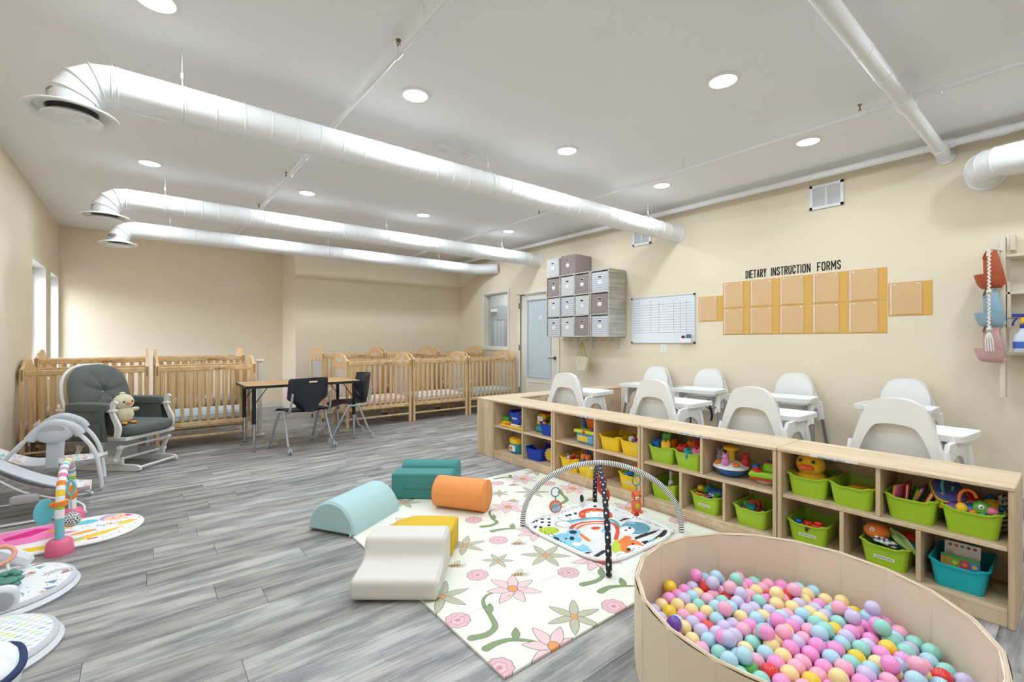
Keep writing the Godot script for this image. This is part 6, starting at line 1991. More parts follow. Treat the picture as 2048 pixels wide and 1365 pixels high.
func build_ball_pit() -> void:
	var c := Vector2(1.827, 0.67)
	var R := 0.545; var H := 0.32
	mat("pit_cloth", rgb(232, 214, 190), 0.75, {"bump": M["weave"], "bs": 0.03, "tri": 5.0})
	mat("pit_seam", rgb(214, 194, 168), 0.8)
	var t := thing("ball_pit", "round beige fabric ball pit of folded panels", "ball pit", W(c.x, 0, c.y))
	var n := 20
	var ring := func(r: float, k: float) -> Vector3: return Vector3(r * cos(TAU * k / n), 0, -r * sin(TAU * k / n))
	for k in n:
		var p := MB.new()
		var bow := 0.006 * (1 if k % 2 else -1)
		for e in [[R, 1.0], [R - 0.016, -1.0]]:
			p.grid(6, 8, func(s: float, q: float) -> Vector3:
				var a: Vector3 = ring.call(e[0], k + 0.006).lerp(ring.call(e[0], k + 0.994), q)
				var out := a.normalized()
				return a + out * (0.004 * sin(q * PI) + bow * 0.3 * sin(s * PI)) + Vector3.UP * (s * H - 0.004 * (1 - cos(q * TAU)) * 0.5 * s))
		var a0: Vector3 = ring.call(R, k + 0.006); var a1: Vector3 = ring.call(R, k + 0.994); var b0: Vector3 = ring.call(R - 0.016, k + 0.006); var b1: Vector3 = ring.call(R - 0.016, k + 0.994)
		p.poly([a0 + Vector3.UP * H, a1 + Vector3.UP * H, b1 + Vector3.UP * H, b0 + Vector3.UP * H], Vector3.UP)
		part(p, "wall_panel", "pit_cloth", t)
		p = MB.new()
		p.tube([ring.call(R - 0.008, k) + Vector3.UP * 0.002, ring.call(R - 0.008, k) + Vector3.UP * (H - 0.001)], 0.0095, 8)
		part(p, "folded_seam", "pit_cloth", t)
	var p := MB.new()
	var rim := []
	for k in n * 2 + 1: rim.append(ring.call(R - 0.008, k / 2.0) * (1.0 if k % 2 == 0 else 0.992) + Vector3.UP * (H - (0.0 if k % 2 == 0 else 0.002)))
	p.tube(rim, 0.0055, 6, false)
	part(p, "rim_piping", "pit_seam", t)
	p = MB.new(); p.lathe([Vector2(0, 0.004), Vector2(R - 0.01, 0.004), Vector2(R - 0.01, 0.0)], 40); part(p, "base_cloth", "pit_cloth", t)
	# balls: settled layers on a jittered hexagonal packing
	var cols := [["pink", rgb(244, 150, 208), 60], ["rose", rgb(246, 172, 196), 45], ["lilac", rgb(206, 194, 228), 60], ["sky blue", rgb(176, 216, 232), 50], ["mint", rgb(150, 214, 200), 50], ["cream yellow", rgb(246, 218, 152), 48], ["bright yellow", rgb(246, 204, 40), 6], ["red", rgb(226, 46, 40), 8], ["royal blue", rgb(24, 62, 176), 4], ["purple", rgb(104, 62, 160), 2], ["green", rgb(92, 178, 84), 2]]
	var pick := []
	for k in cols.size():
		mat("ball_" + cols[k][0], cols[k][1], 0.16, {"coat": 0.6})
		for j in cols[k][2]: pick.append(k)
	var br := 0.0285
	var sph := MB.new(); sph.ell(Vector3.ZERO, Vector3.ONE * br, 14, 24)
	var sm := sph.mesh()
	var rg := RandomNumberGenerator.new(); rg.seed = 99
	var lay := [[0.034, 0.0], [0.082, 0.5], [0.13, 0.0]]
	var spots := []
	var dx := br * 2.06
	for li in lay.size():
		var row := 0
		var z := -R
		while z < R:
			var x: float = -R + (dx / 2 if row % 2 else 0.0) + lay[li][1] * dx
			while x < R:
				var jx := rg.randf_range(-0.004, 0.004); var jz := rg.randf_range(-0.004, 0.004); var jy := rg.randf_range(-0.008, 0.01)
				if Vector2(x, z).length() < R - 0.05:
					var dome := 0.02 * cos(Vector2(x + 0.1, z).length() * 3.0) if li == 2 else 0.0
					spots.append([Vector3(x + jx, lay[li][0] + jy + dome, z + jz), li])
				x += dx
			z += dx * 0.87; row += 1
	# a few loose on top
	for k in 34:
		var a := rg.randf() * TAU; var rr := sqrt(rg.randf()) * (R - 0.08)
		spots.append([Vector3(rr * cos(a), 0.178 + rg.randf_range(-0.006, 0.008), rr * sin(a)), 3])
	var vis := []; var rest := []
	for s in spots:
		var q: Vector3 = s[0]
		var pz := project(c.x + q.x, q.y, c.y - q.z)
		var inview := pz.x > 1250 and pz.x < 2070 and pz.y < 1390
		if inview and s[1] >= 2: vis.append(q)
		else: rest.append(q)
	if vis.size() > 300:
		vis.sort_custom(func(a, b): return a.y > b.y)
		for k in range(300, vis.size()): rest.append(vis[k])
		vis = vis.slice(0, 300)
	for q in vis:
		var k: int = pick[rg.randi() % pick.size()]
		var o := one(sm, "pit_ball", "ball_" + cols[k][0], "glossy %s plastic ball in the round ball pit" % cols[k][0], "ball", W(c.x, 0, c.y) + q, 0.0, "%s balls in the ball pit" % cols[k][0])
	var mm := MultiMesh.new(); mm.transform_format = MultiMesh.TRANSFORM_3D; mm.use_colors = true; mm.mesh = sm; mm.instance_count = rest.size()
	for k in rest.size():
		mm.set_instance_transform(k, Transform3D(Basis(), rest[k])); mm.set_instance_color(k, cols[pick[rg.randi() % pick.size()]][1].srgb_to_linear())
	var mi := MultiMeshInstance3D.new(); mi.multimesh = mm; mi.name = "buried_balls"; mi.material_override = mat("ball_mixed", Color.WHITE, 0.22, {"vc": true})
	add_child(mi, true); mi.position = W(c.x, 0, c.y)
	tag(mi, "pastel plastic balls buried under the top layer of the pit", "balls", "", "stuff")
	print("balls ", vis.size(), " + ", rest.size())

func stripes_tube(path: Array, r: float, cols: Array, each: int, parent: Node3D, called: String, cap := true) -> void:
	# a cloth tube whose bands are sewn from different cloths
	var k := 0
	var i := 0
	while k < path.size() - 1:
		var e := mini(k + each, path.size() - 1)
		var seg := path.slice(k, e + 1)
		var p := MB.new(); p.tube(seg, r, 14, cap)
		part(p, called, cols[i % cols.size()], parent)
		k = e; i += 1

func build_baby_gear() -> void:
	var im: Image
	# ---- prints
	im = Image.create(512, 512, false, Image.FORMAT_RGB8); im.fill(rgb(238, 239, 240))
	var lc := [rgb(232, 104, 96), rgb(90, 186, 170), rgb(206, 214, 80), rgb(240, 168, 92), rgb(176, 166, 204), rgb(228, 120, 120)]
	for k in 70: ipetal(im, Vector2(rng.randf() * 512, rng.randf() * 512), rng.randf() * TAU, rng.randf_range(26, 44), rng.randf_range(16, 26), lc[k % 6], lc[k % 6], 0.0)
	mat("print_leaves", Color.WHITE, 0.9, {"tex": tex(im), "tri": 2.4})
	im = Image.create(512, 512, false, Image.FORMAT_RGB8); im.fill(rgb(238, 239, 240))
	var rc := [rgb(196, 112, 88), rgb(112, 132, 164), rgb(128, 170, 164), rgb(222, 186, 176), rgb(206, 204, 200)]
	for k in 26:
		var c := Vector2(rng.randf() * 512, rng.randf() * 512)
		var an := rng.randf() * TAU
		ipoly(im, PackedVector2Array([c + Vector2(0, -24).rotated(an), c + Vector2(20, 14).rotated(an), c + Vector2(-18, 16).rotated(an)]), rc[k % 5])
	for k in 9:
		var c := Vector2(rng.randf() * 512, rng.randf() * 512)
		for j in 3:
			var q := []
			for i in 13: q.append(c + Vector2(cos(PI * i / 12.0), -sin(PI * i / 12.0)) * (44 - j * 12))
			istroke(im, q, 6.0, rc[(j + k) % 3])
	for k in 120: iell(im, Vector2(rng.randf() * 512, rng.randf() * 512), 3, 4, 0, rgb(130, 136, 150))
	mat("print_rainbows", Color.WHITE, 0.9, {"tex": tex(im), "tri": 1.7})
	im = Image.create(512, 512, false, Image.FORMAT_RGB8); im.fill(rgb(240, 241, 241))
	var dc := [rgb(206, 208, 210), rgb(206, 208, 210), rgb(170, 172, 178), rgb(160, 212, 204), rgb(206, 208, 210), rgb(218, 224, 90), rgb(192, 208, 216)]
	for y in 20:
		for x in 12:
			iell(im, Vector2(x * 43 + (y % 2) * 21 + 14, y * 25.6 + 12), 14, 6, -0.15, dc[(x * 3 + y * 5 + (x * y) % 4) % 7])
	mat("print_drops", Color.WHITE, 0.9, {"tex": tex(im), "tri": 2.0})
	mat("swing_grey", rgb(204, 209, 218), 0.4); mat("wire_white", rgb(232, 233, 236), 0.35); mat("plastic_pale", rgb(232, 233, 238), 0.35); mat("pad_grey", rgb(206, 207, 214), 0.9); mat("joint_grey", rgb(176, 178, 184), 0.45)
	var t: Node3D; var p: MB
	# ---- swing
	t = thing("baby_swing", "grey baby swing with round hubs and leaf-print seat by the glider", "baby swing", W(-0.55, 0, 5.25))
	for sz in [-1, 1]:
		var z: float = 0.2 * sz
		p = MB.new(); p.tube(curve([Vector3(0.08, 0.54, z), Vector3(0.17, 0.47, z), Vector3(0.245, 0.33, z * 0.95), Vector3(0.275, 0.15, z * 0.85), Vector3(0.285, 0.02, z * 0.75)], 6), 0.016, 10); part(p, "front_leg", "wire_white", t)
		p = MB.new(); p.tube([Vector3(0.285, 0.05, z * 0.76), Vector3(0.288, 0.0, z * 0.74)], [0.016, 0.019], 10); part(p, "foot", "joint_grey", t)
		p = MB.new(); p.tube(curve([Vector3(-0.06, 0.53, z), Vector3(-0.18, 0.45, z), Vector3(-0.3, 0.25, z * 0.95), Vector3(-0.36, 0.0, z * 0.8)], 6), 0.0135, 10); part(p, "rear_leg", "wire_white", t)
		p = MB.new(); p.ell(Vector3(0.01, 0.53, z), Vector3(0.12, 0.09, 0.045), 12, 28)
		p.tube(curve([Vector3(-0.13, 0.48, z), Vector3(-0.07, 0.555, z), Vector3(0.02, 0.595, z), Vector3(0.12, 0.55, z), Vector3(0.16, 0.49, z)], 6), 0.034, 12)
		var hub := part(p, "hub", "swing_grey", t)
		p = MB.new(); p.tf(Basis(), Vector3(0.0, 0.545, z + 0.04)); p.prism(arc_pts(Vector2.ZERO, 0.075, 0.045, 0, PI, 14), -0.004, 0.006, 0.002); part(p, "hub_panel", "joint_grey", hub)
		p = MB.new(); p.bar(Vector3(0.0, 0.46, z * 0.86), Vector3(-0.01, 0.24, z * 0.8), 0.075, 0.014, Vector3(1, 0, 0), 0.004); part(p, "swing_arm", "swing_grey", t)
	p = MB.new()
	p.grid(24, 18, func(s: float, q: float) -> Vector3:
		var x := lerpf(-0.42, 0.31, s); var w := 0.165 * pow(sin(PI * (0.06 + 0.9 * s)), 0.45)
		var yb := 0.17 + 0.2 * pow(maxf(0, 0.45 - s) / 0.45, 1.6) + 0.085 * pow(maxf(0.0, s - 0.6) / 0.4, 1.3)
		var a := (q - 0.5) * 2.0
		return Vector3(x, yb + 0.1 * pow(absf(a), 2.2) * (1.0 - 0.7 * smoothstep(0.6, 1.0, s)), w * a))
	part(p, "printed_seat", "print_leaves", t)
	p = MB.new(); p.ell(Vector3(-0.1, 0.24, 0.0), Vector3(0.14, 0.05, 0.12), 10, 20); part(p, "seat_insert", "pad_grey", t)
	# ---- bouncer
	t = thing("baby_bouncer", "wire-framed baby bouncer with leaf-print seat on the floor", "bouncer", W(-0.58, 0, 4.76))
	p = MB.new()
	for sz in [-1, 1]:
		p.tube(curve([Vector3(-0.34, 0.012, 0.27 * sz), Vector3(0.1, 0.012, 0.27 * sz), Vector3(0.22, 0.014, 0.26 * sz), Vector3(0.25, 0.035, 0.22 * sz), Vector3(0.2, 0.075, 0.17 * sz), Vector3(0.05, 0.13, 0.14 * sz), Vector3(-0.1, 0.22, 0.16 * sz), Vector3(-0.3, 0.42, 0.16 * sz)], 6), 0.0075, 8)
		p.tube([Vector3(0.235, 0.02, 0.245 * sz), Vector3(0.262, 0.012, 0.262 * sz)], 0.012, 8)
	p.tube([Vector3(-0.34, 0.012, -0.27), Vector3(-0.34, 0.012, 0.27)], 0.0075, 8)
	part(p, "wire_frame", "wire_white", t)
	p = MB.new()
	p.grid(24, 16, func(s: float, q: float) -> Vector3:
		var a := (q - 0.5) * 2.0
		var w := 0.18 * pow(sin(PI * (0.08 + 0.84 * s)), 0.5)
		var x := lerpf(-0.36, 0.27, s)
		var y := 0.45 - 0.62 * s * 0.62 + 0.06 * pow(s, 4.0) - 0.05 * sin(PI * s)
		return Vector3(x, y + 0.055 * a * a - 0.02, w * a))
	part(p, "printed_seat", "print_leaves", t)
	p = MB.new()
	p.grid(14, 10, func(s: float, q: float) -> Vector3:
		var a := (q - 0.5) * 2.0
		var x := lerpf(-0.26, 0.16, s)
		var s2 := (x + 0.36) / 0.63
		var y := 0.45 - 0.62 * s2 * 0.62 - 0.05 * sin(PI * s2)
		return Vector3(x, y + 0.055 * a * a + 0.005 + 0.012 * (1 - a * a), 0.12 * a))
	part(p, "seat_insert", "pad_grey", t)
	p = MB.new(); p.ell(Vector3(-0.06, 0.145, 0.16), Vector3(0.075, 0.035, 0.025), 10, 18, 0.6, 0.6); part(p, "vibration_unit", "joint_grey", t)
	# ---- pink piano gym
	im = Image.create(1024, 700, false, Image.FORMAT_RGB8); im.fill(rgb(242, 240, 240))
	var pk := rgb(244, 130, 190); var yl := rgb(250, 208, 60); var og := rgb(246, 166, 64); var aq := rgb(110, 206, 216); var pu := rgb(196, 164, 220); var mg := rgb(216, 40, 132)
	ipoly(im, PackedVector2Array([Vector2(0, 0), Vector2(470, 0), Vector2(520, 120), Vector2(430, 260), Vector2(560, 330), Vector2(300, 420), Vector2(0, 420)]), pk)
	ipoly(im, PackedVector2Array([Vector2(60, 180), Vector2(260, 60), Vector2(360, 120), Vector2(240, 240), Vector2(90, 260)]), mg)
	iell(im, Vector2(420, 190), 90, 46, -0.2, og); iell(im, Vector2(420, 190), 50, 22, -0.2, yl)
	ipoly(im, PackedVector2Array([Vector2(120, 520), Vector2(420, 560), Vector2(720, 470), Vector2(900, 420), Vector2(760, 540), Vector2(480, 650), Vector2(160, 640)]), yl)
	iell(im, Vector2(600, 130), 90, 60, 0.1, aq); iell(im, Vector2(600, 400), 90, 34, -0.2, og)
	iell(im, Vector2(820, 110), 130, 100, 0, pu); iell(im, Vector2(820, 140), 100, 78, 0, rgb(246, 206, 176)); iell(im, Vector2(790, 130), 8, 9, 0, rgb(80, 60, 50)); iell(im, Vector2(850, 130), 8, 9, 0, rgb(80, 60, 50))
	istroke(im, [Vector2(796, 172), Vector2(820, 182), Vector2(846, 170)], 4.0, rgb(180, 90, 80))
	for k in 6: iell(im, Vector2(925, 110) + Vector2(24, 0).rotated(TAU * k / 6), 18, 18, 0, mg)
	iell(im, Vector2(925, 110), 12, 12, 0, yl)
	for k in 9: im.fill_rect(Rect2i(680 + k * 24, 270 + (k % 3) * 10, 16, 34), [pu, aq, rgb(150, 200, 90), og, mg][k % 5])
	iell(im, Vector2(900, 330), 70, 44, -0.4, yl); iell(im, Vector2(560, 560), 60, 20, -0.3, aq); im.fill_rect(Rect2i(640, 590, 70, 24), rgb(196, 44, 40))
	for k in 40: iell(im, Vector2(rng.randf_range(450, 1000), rng.randf_range(200, 690)), 10, 6, rng.randf() * 3, [og, aq, mg, pu][k % 4])
	mat("kick_print", Color.WHITE, 0.85, {"tex": tex(im)})
	mat("kick_pink", rgb(238, 112, 150), 0.4); mat("band_white", rgb(240, 238, 236), 0.9); mat("band_pink", rgb(232, 128, 176), 0.9); mat("band_orange", rgb(240, 140, 60), 0.9); mat("band_yellow", rgb(246, 208, 60), 0.9); mat("band_green", rgb(156, 204, 60), 0.9); mat("band_aqua", rgb(128, 200, 210), 0.9); mat("band_lilac", rgb(190, 160, 206), 0.9); mat("aqua_plastic", rgb(112, 202, 216), 0.3)
	t = thing("piano_gym", "pink baby piano gym with rainbow arch and printed kick mat", "play gym", W(-0.38, 0, 4.06))
	p = MB.new()
	p.uvf = func(w: Vector3) -> Vector2: return Vector2((w.x + 0.34) / 0.72, (w.z + 0.27) / 0.54)
	var out := PackedVector2Array([Vector2(-0.34, -0.26), Vector2(0.1, -0.27)])
	out.append_array(arc_pts(Vector2(0.12, 0.0), 0.26, 0.27, -PI / 2, PI / 2, 20))
	out.append_array([Vector2(0.1, 0.27), Vector2(-0.34, 0.26)])
	p.tf(flat_up(), Vector3(0, 0.0, 0)); p.prism(out, 0.0, 0.014, 0.004)
	part(p, "kick_mat", "kick_print", t)
	p = MB.new()
	var ed := []
	for q in out: ed.append(Vector3(q.x, 0.008, -q.y))
	p.tube(ed, 0.008, 6)
	part(p, "mat_binding", "band_white", t)
	p = MB.new(); p.box(Vector3(-0.4, 0.025, -0.02), Vector3(0.12, 0.05, 0.56), 0.02); part(p, "piano_panel", "kick_pink", t)
	for sz in [-1, 1]:
		p = MB.new(); p.tf(Basis(), Vector3(0.0, 0, 0.31 * sz)); p.lathe([Vector2(0.064, 0.0), Vector2(0.066, 0.01), Vector2(0.058, 0.07), Vector2(0.045, 0.085), Vector2(0.0, 0.088)], 20); part(p, "arch_base", "kick_pink", t)
	var ar := []
	for k in 61:
		var a := PI * k / 60.0
		ar.append(Vector3(0.0, 0.08 + 0.385 * pow(sin(a), 0.5), 0.31 * cos(a)))
	stripes_tube(ar, 0.0215, ["band_aqua", "band_white", "band_green", "band_white", "band_yellow", "band_white", "band_orange", "band_white", "band_pink", "band_white", "band_lilac", "band_white"], 2, t, "rainbow_band")
	p = MB.new(); p.tf(Basis(Vector3.UP, 0.5), Vector3(-0.07, 0.24, 0.25)); p.ell(Vector3.ZERO, Vector3(0.05, 0.075, 0.006), 12, 24); part(p, "aqua_mirror", "aqua_plastic", t)
	p = MB.new(); p.tf(Basis(Vector3(0, 0, 1), 0.1), Vector3(0.0, 0.285, 0.29)); p.lathe([Vector2(0.024, -0.018), Vector2(0.032, -0.014), Vector2(0.032, 0.014), Vector2(0.024, 0.018)], 18); p.ell(Vector3(-0.03, 0, 0), Vector3(0.018, 0.016, 0.014), 8, 12); part(p, "orange_clip", "band_orange", t)
	im = Image.create(128, 128, false, Image.FORMAT_RGB8); im.fill(rgb(238, 238, 238))
	for y in 8:
		for x in 8: iell(im, Vector2(x * 16 + (y % 2) * 8, y * 16 + 8), 5.5, 6.5, 0, rgb(30, 30, 34))
	mat("checks", Color.WHITE, 0.85, {"tex": tex(im), "tri": 9.0})
	p = MB.new(); p.ell(Vector3(0.035, 0.135, 0.13), Vector3(0.045, 0.045, 0.045)); part(p, "checked_ball", "checks", t)
	p = MB.new()
	var rg := []
	for k in 21: rg.append(Vector3(0.03 + 0.018 * cos(TAU * k / 20), 0.33 + 0.045 * sin(TAU * k / 20), 0.12))
	p.tube(rg, 0.007, 8, false); p.tube([Vector3(0.03, 0.285, 0.12), Vector3(0.035, 0.18, 0.13)], 0.003, 6); p.tube([Vector3(0.03, 0.375, 0.12), Vector3(0.0, 0.44, 0.12)], 0.003, 6); part(p, "aqua_ring", "aqua_plastic", t)
	p = MB.new(); p.ell(Vector3(0.02, 0.25, -0.06), Vector3(0.03, 0.04, 0.02), 10, 14); p.ell(Vector3(0.03, 0.29, -0.06), Vector3(0.014, 0.02, 0.012), 8, 10); part(p, "orange_cloth_toy", "band_orange", t)
	# ---- floor seats with a round base
	var seat := func(label: String, at: Vector3, turn: float, print_: String, r: float) -> Node3D:
		var s := thing("floor_seat", label, "baby seat", at, turn, "upright baby floor seats")
		var b := MB.new(); b.lathe([Vector2(0, 0.0), Vector2(r, 0.0), Vector2(r + 0.008, 0.012), Vector2(r - 0.004, 0.03), Vector2(r - 0.03, 0.034), Vector2(0, 0.034)], 48); part(b, "base_plate", "plastic_pale", s)
		b = MB.new(); b.lathe([Vector2(r - 0.006, 0.034), Vector2(r - 0.01, 0.045), Vector2(r - 0.022, 0.052), Vector2(r - 0.026, 0.05)], 48); part(b, "pad_binding", "pad_grey", s)
		b = MB.new(); b.lathe([Vector2(r - 0.024, 0.05), Vector2(r - 0.08, 0.055), Vector2(0, 0.056)], 48); part(b, "printed_pad", print_, s)
		return s
	t = seat.call("baby floor seat with rainbow-print pad and peach teething ring", W(-0.545, 0, 3.27), 0.0, "print_rainbows", 0.285)
	p = MB.new(); p.ell(Vector3(-0.2, 0.2, -0.17), Vector3(0.17, 0.07, 0.12), 12, 22, 0.7, 0.7); p.ell(Vector3(-0.3, 0.26, 0.0), Vector3(0.1, 0.2, 0.2), 12, 22, 0.6, 0.6); part(p, "seat_cushion", "print_rainbows", t)
	p = MB.new(); p.bar(Vector3(-0.22, 0.25, 0.2), Vector3(0.04, 0.1, 0.24), 0.09, 0.05, Vector3.UP, 0.02); p.ell(Vector3(0.05, 0.085, 0.24), Vector3(0.06, 0.06, 0.028), 10, 20, 0.7, 1.0); part(p, "side_beam", "plastic_pale", t)
	p = MB.new(); p.tf(Basis(Vector3.RIGHT, PI / 2), Vector3(0.055, 0.085, 0.262)); p.lathe([Vector2(0.042, 0.0), Vector2(0.04, 0.008), Vector2(0, 0.009)], 22); part(p, "round_joint", "joint_grey", t)
	p = MB.new(); p.bar(Vector3(-0.05, 0.17, -0.22), Vector3(0.09, 0.08, -0.2), 0.07, 0.05, Vector3.UP, 0.02); part(p, "front_beam", "plastic_pale", t)
	mat("peach", rgb(238, 168, 144), 0.5); mat("pine_green", rgb(84, 142, 126), 0.5); mat("clay", rgb(198, 112, 90), 0.6); mat("denim", rgb(92, 130, 176), 0.5)
	p = MB.new()
	rg = []
	for k in 25: rg.append(Vector3(0.0 + 0.052 * cos(TAU * k / 24), 0.195 + 0.03 * sin(TAU * k / 24), -0.03 - 0.04 * sin(TAU * k / 24)))
	p.tube(rg, 0.0105, 10, false); part(p, "peach_ring", "peach", t)
	p = MB.new()
	for k in 9: p.ell(Vector3(0.045 + 0.035 * cos(TAU * k / 9), 0.1 + 0.025 * sin(TAU * k / 9), 0.06 - 0.035 * sin(TAU * k / 9)), Vector3(0.02, 0.012, 0.02), 8, 12)
	p.ell(Vector3(0.045, 0.1, 0.06), Vector3(0.04, 0.014, 0.045), 8, 14)
	var tt := part(p, "tree_teether", "pine_green", t)
	p = MB.new(); p.bar(Vector3(0.02, 0.085, 0.1), Vector3(-0.01, 0.07, 0.15), 0.025, 0.012); part(p, "trunk", "clay", tt)
	p = MB.new(); p.tube([Vector3(0.03, 0.17, -0.0), Vector3(0.045, 0.11, 0.03)], 0.007, 6); part(p, "ribbon", "band_white", t)
	p = MB.new()
	rg = []
	for k in 25: rg.append(Vector3(-0.13 + 0.075 * cos(TAU * k / 24), 0.29 + 0.012 * sin(TAU * k / 24), -0.12 - 0.026 * sin(TAU * k / 24)))
	p.tube(rg, 0.009, 8, false); part(p, "blue_link", "denim", t)
	t = seat.call("baby floor seat with grey and lime dash-print pad", W(-0.53, 0, 2.69), 0.0, "print_drops", 0.265)
	p = MB.new(); p.ell(Vector3(-0.33, 0.24, 0.0), Vector3(0.1, 0.2, 0.2), 12, 22, 0.6, 0.6); part(p, "seat_cushion", "print_drops", t)
	p = MB.new(); p.bar(Vector3(-0.25, 0.2, -0.2), Vector3(0.02, 0.08, -0.2), 0.08, 0.05, Vector3.UP, 0.02); part(p, "side_beam", "plastic_pale", t)
	mat("ball_glitter", rgb(30, 146, 214), 0.2); mat("toy_leaf", rgb(130, 196, 44), 0.4); mat("toy_tang", rgb(246, 134, 30), 0.4); mat("toy_violet", rgb(120, 110, 196), 0.4)
	p = MB.new(); p.ell(Vector3(-0.12, 0.21, -0.07), Vector3.ONE * 0.042); part(p, "blue_ball", "ball_glitter", t)
	p = MB.new(); p.bar(Vector3(-0.13, 0.17, -0.02), Vector3(-0.05, 0.19, 0.0), 0.035, 0.04, Vector3.UP, 0.012); p.ell(Vector3(-0.045, 0.195, 0.0), Vector3(0.02, 0.026, 0.018), 8, 12); part(p, "green_clip", "toy_leaf", t)
	p = MB.new(); p.ell(Vector3(-0.11, 0.15, 0.06), Vector3(0.03, 0.04, 0.03)); part(p, "orange_bead", "toy_tang", t)
	p = MB.new()
	rg = []
	for k in 21: rg.append(Vector3(-0.16, 0.26 + 0.04 * sin(TAU * k / 20), -0.12 + 0.04 * cos(TAU * k / 20)))
	p.tube(rg, 0.009, 8, false); part(p, "violet_ring", "toy_violet", t)
	# ---- padded rocker with navy piping, half in view
	mat("navy_pipe", rgb(42, 58, 96), 0.8); mat("tan_wood", rgb(206, 176, 140), 0.5)
	im = Image.create(256, 256, false, Image.FORMAT_RGB8); im.fill(rgb(240, 242, 244))
	for k in 12:
		var c := Vector2(rng.randf() * 256, rng.randf() * 256)
		ipetal(im, c, rng.randf() * TAU, 60, 34, [rgb(214, 226, 228), rgb(198, 222, 216), rgb(226, 228, 232)][k % 3], rgb(230, 234, 236), 1.0)
	mat("print_pale", Color.WHITE, 0.9, {"tex": tex(im), "tri": 3.0})
	t = thing("baby_rocker", "white padded baby rocker with navy piping", "baby rocker", W(-0.5, 0, 2.12), deg_to_rad(10))
	p = MB.new(); p.ell(Vector3(0, 0.2, 0), Vector3(0.2, 0.085, 0.16), 14, 30, 0.8, 0.7); part(p, "padded_seat", "print_pale", t)
	p = MB.new()
	rg = []
	for k in 41:
		var a := TAU * k / 40.0
		rg.append(Vector3(0.2 * signf(cos(a)) * pow(absf(cos(a)), 0.7), 0.205 + 0.02 * cos(a), 0.16 * signf(sin(a)) * pow(absf(sin(a)), 0.7)))
	p.tube(rg, 0.011, 8, false); part(p, "navy_piping", "navy_pipe", t)
	p = MB.new()
	for sz in [-1, 1]: p.bar(Vector3(0.2, 0.0, 0.14 * sz), Vector3(0.05, 0.16, 0.12 * sz), 0.04, 0.03, Vector3(1, 0, 0), 0.008); p.bar(Vector3(-0.22, 0.0, 0.14 * sz), Vector3(-0.05, 0.16, 0.12 * sz), 0.04, 0.03, Vector3(1, 0, 0), 0.008)
	part(p, "rocker_legs", "plastic_pale", t)
	p = MB.new(); p.ell(Vector3(0.05, 0.29, 0.1), Vector3(0.1, 0.05, 0.05), 10, 18); part(p, "head_bolster", "print_pale", t)

var blob_cols := [["red", 206, 44, 38], ["orange", 238, 122, 40], ["yellow", 244, 200, 40], ["green", 92, 168, 60], ["blue", 40, 104, 190], ["purple", 124, 74, 156], ["white", 236, 236, 232], ["pink", 232, 120, 160], ["teal", 40, 150, 160]]

func tcol(c: String) -> StandardMaterial3D:
	var k := "toy_plain_" + c
	if not M.has(k):
		for e in blob_cols:
			if e[0] == c: mat(k, Color8(e[1], e[2], e[3]), 0.35)
	return M[k]

func block(at: Vector3, turn: float, tilt: float, c: String, where: String, s := Vector3(0.062, 0.05, 0.062)) -> void:
	# building block with studs
	var p := MB.new(); p.box(Vector3(0, s.y / 2, 0), s, 0.003)
	var t := thing("building_block", "%s plastic building block in %s" % [c, where], "toy block", at, turn, "building blocks in %s" % where)
	t.rotation.z = tilt
	part(p, "block_body", tcol(c), t)
	for x in [-1, 1]:
		for z in [-1, 1]:
			p = MB.new(); p.tf(Basis(), Vector3(x * s.x * 0.25, s.y, z * s.z * 0.25)); p.lathe([Vector2(0.011, 0.0), Vector2(0.011, 0.008), Vector2(0.0095, 0.0095), Vector2(0, 0.0095)], 12); part(p, "stud", tcol(c), t)

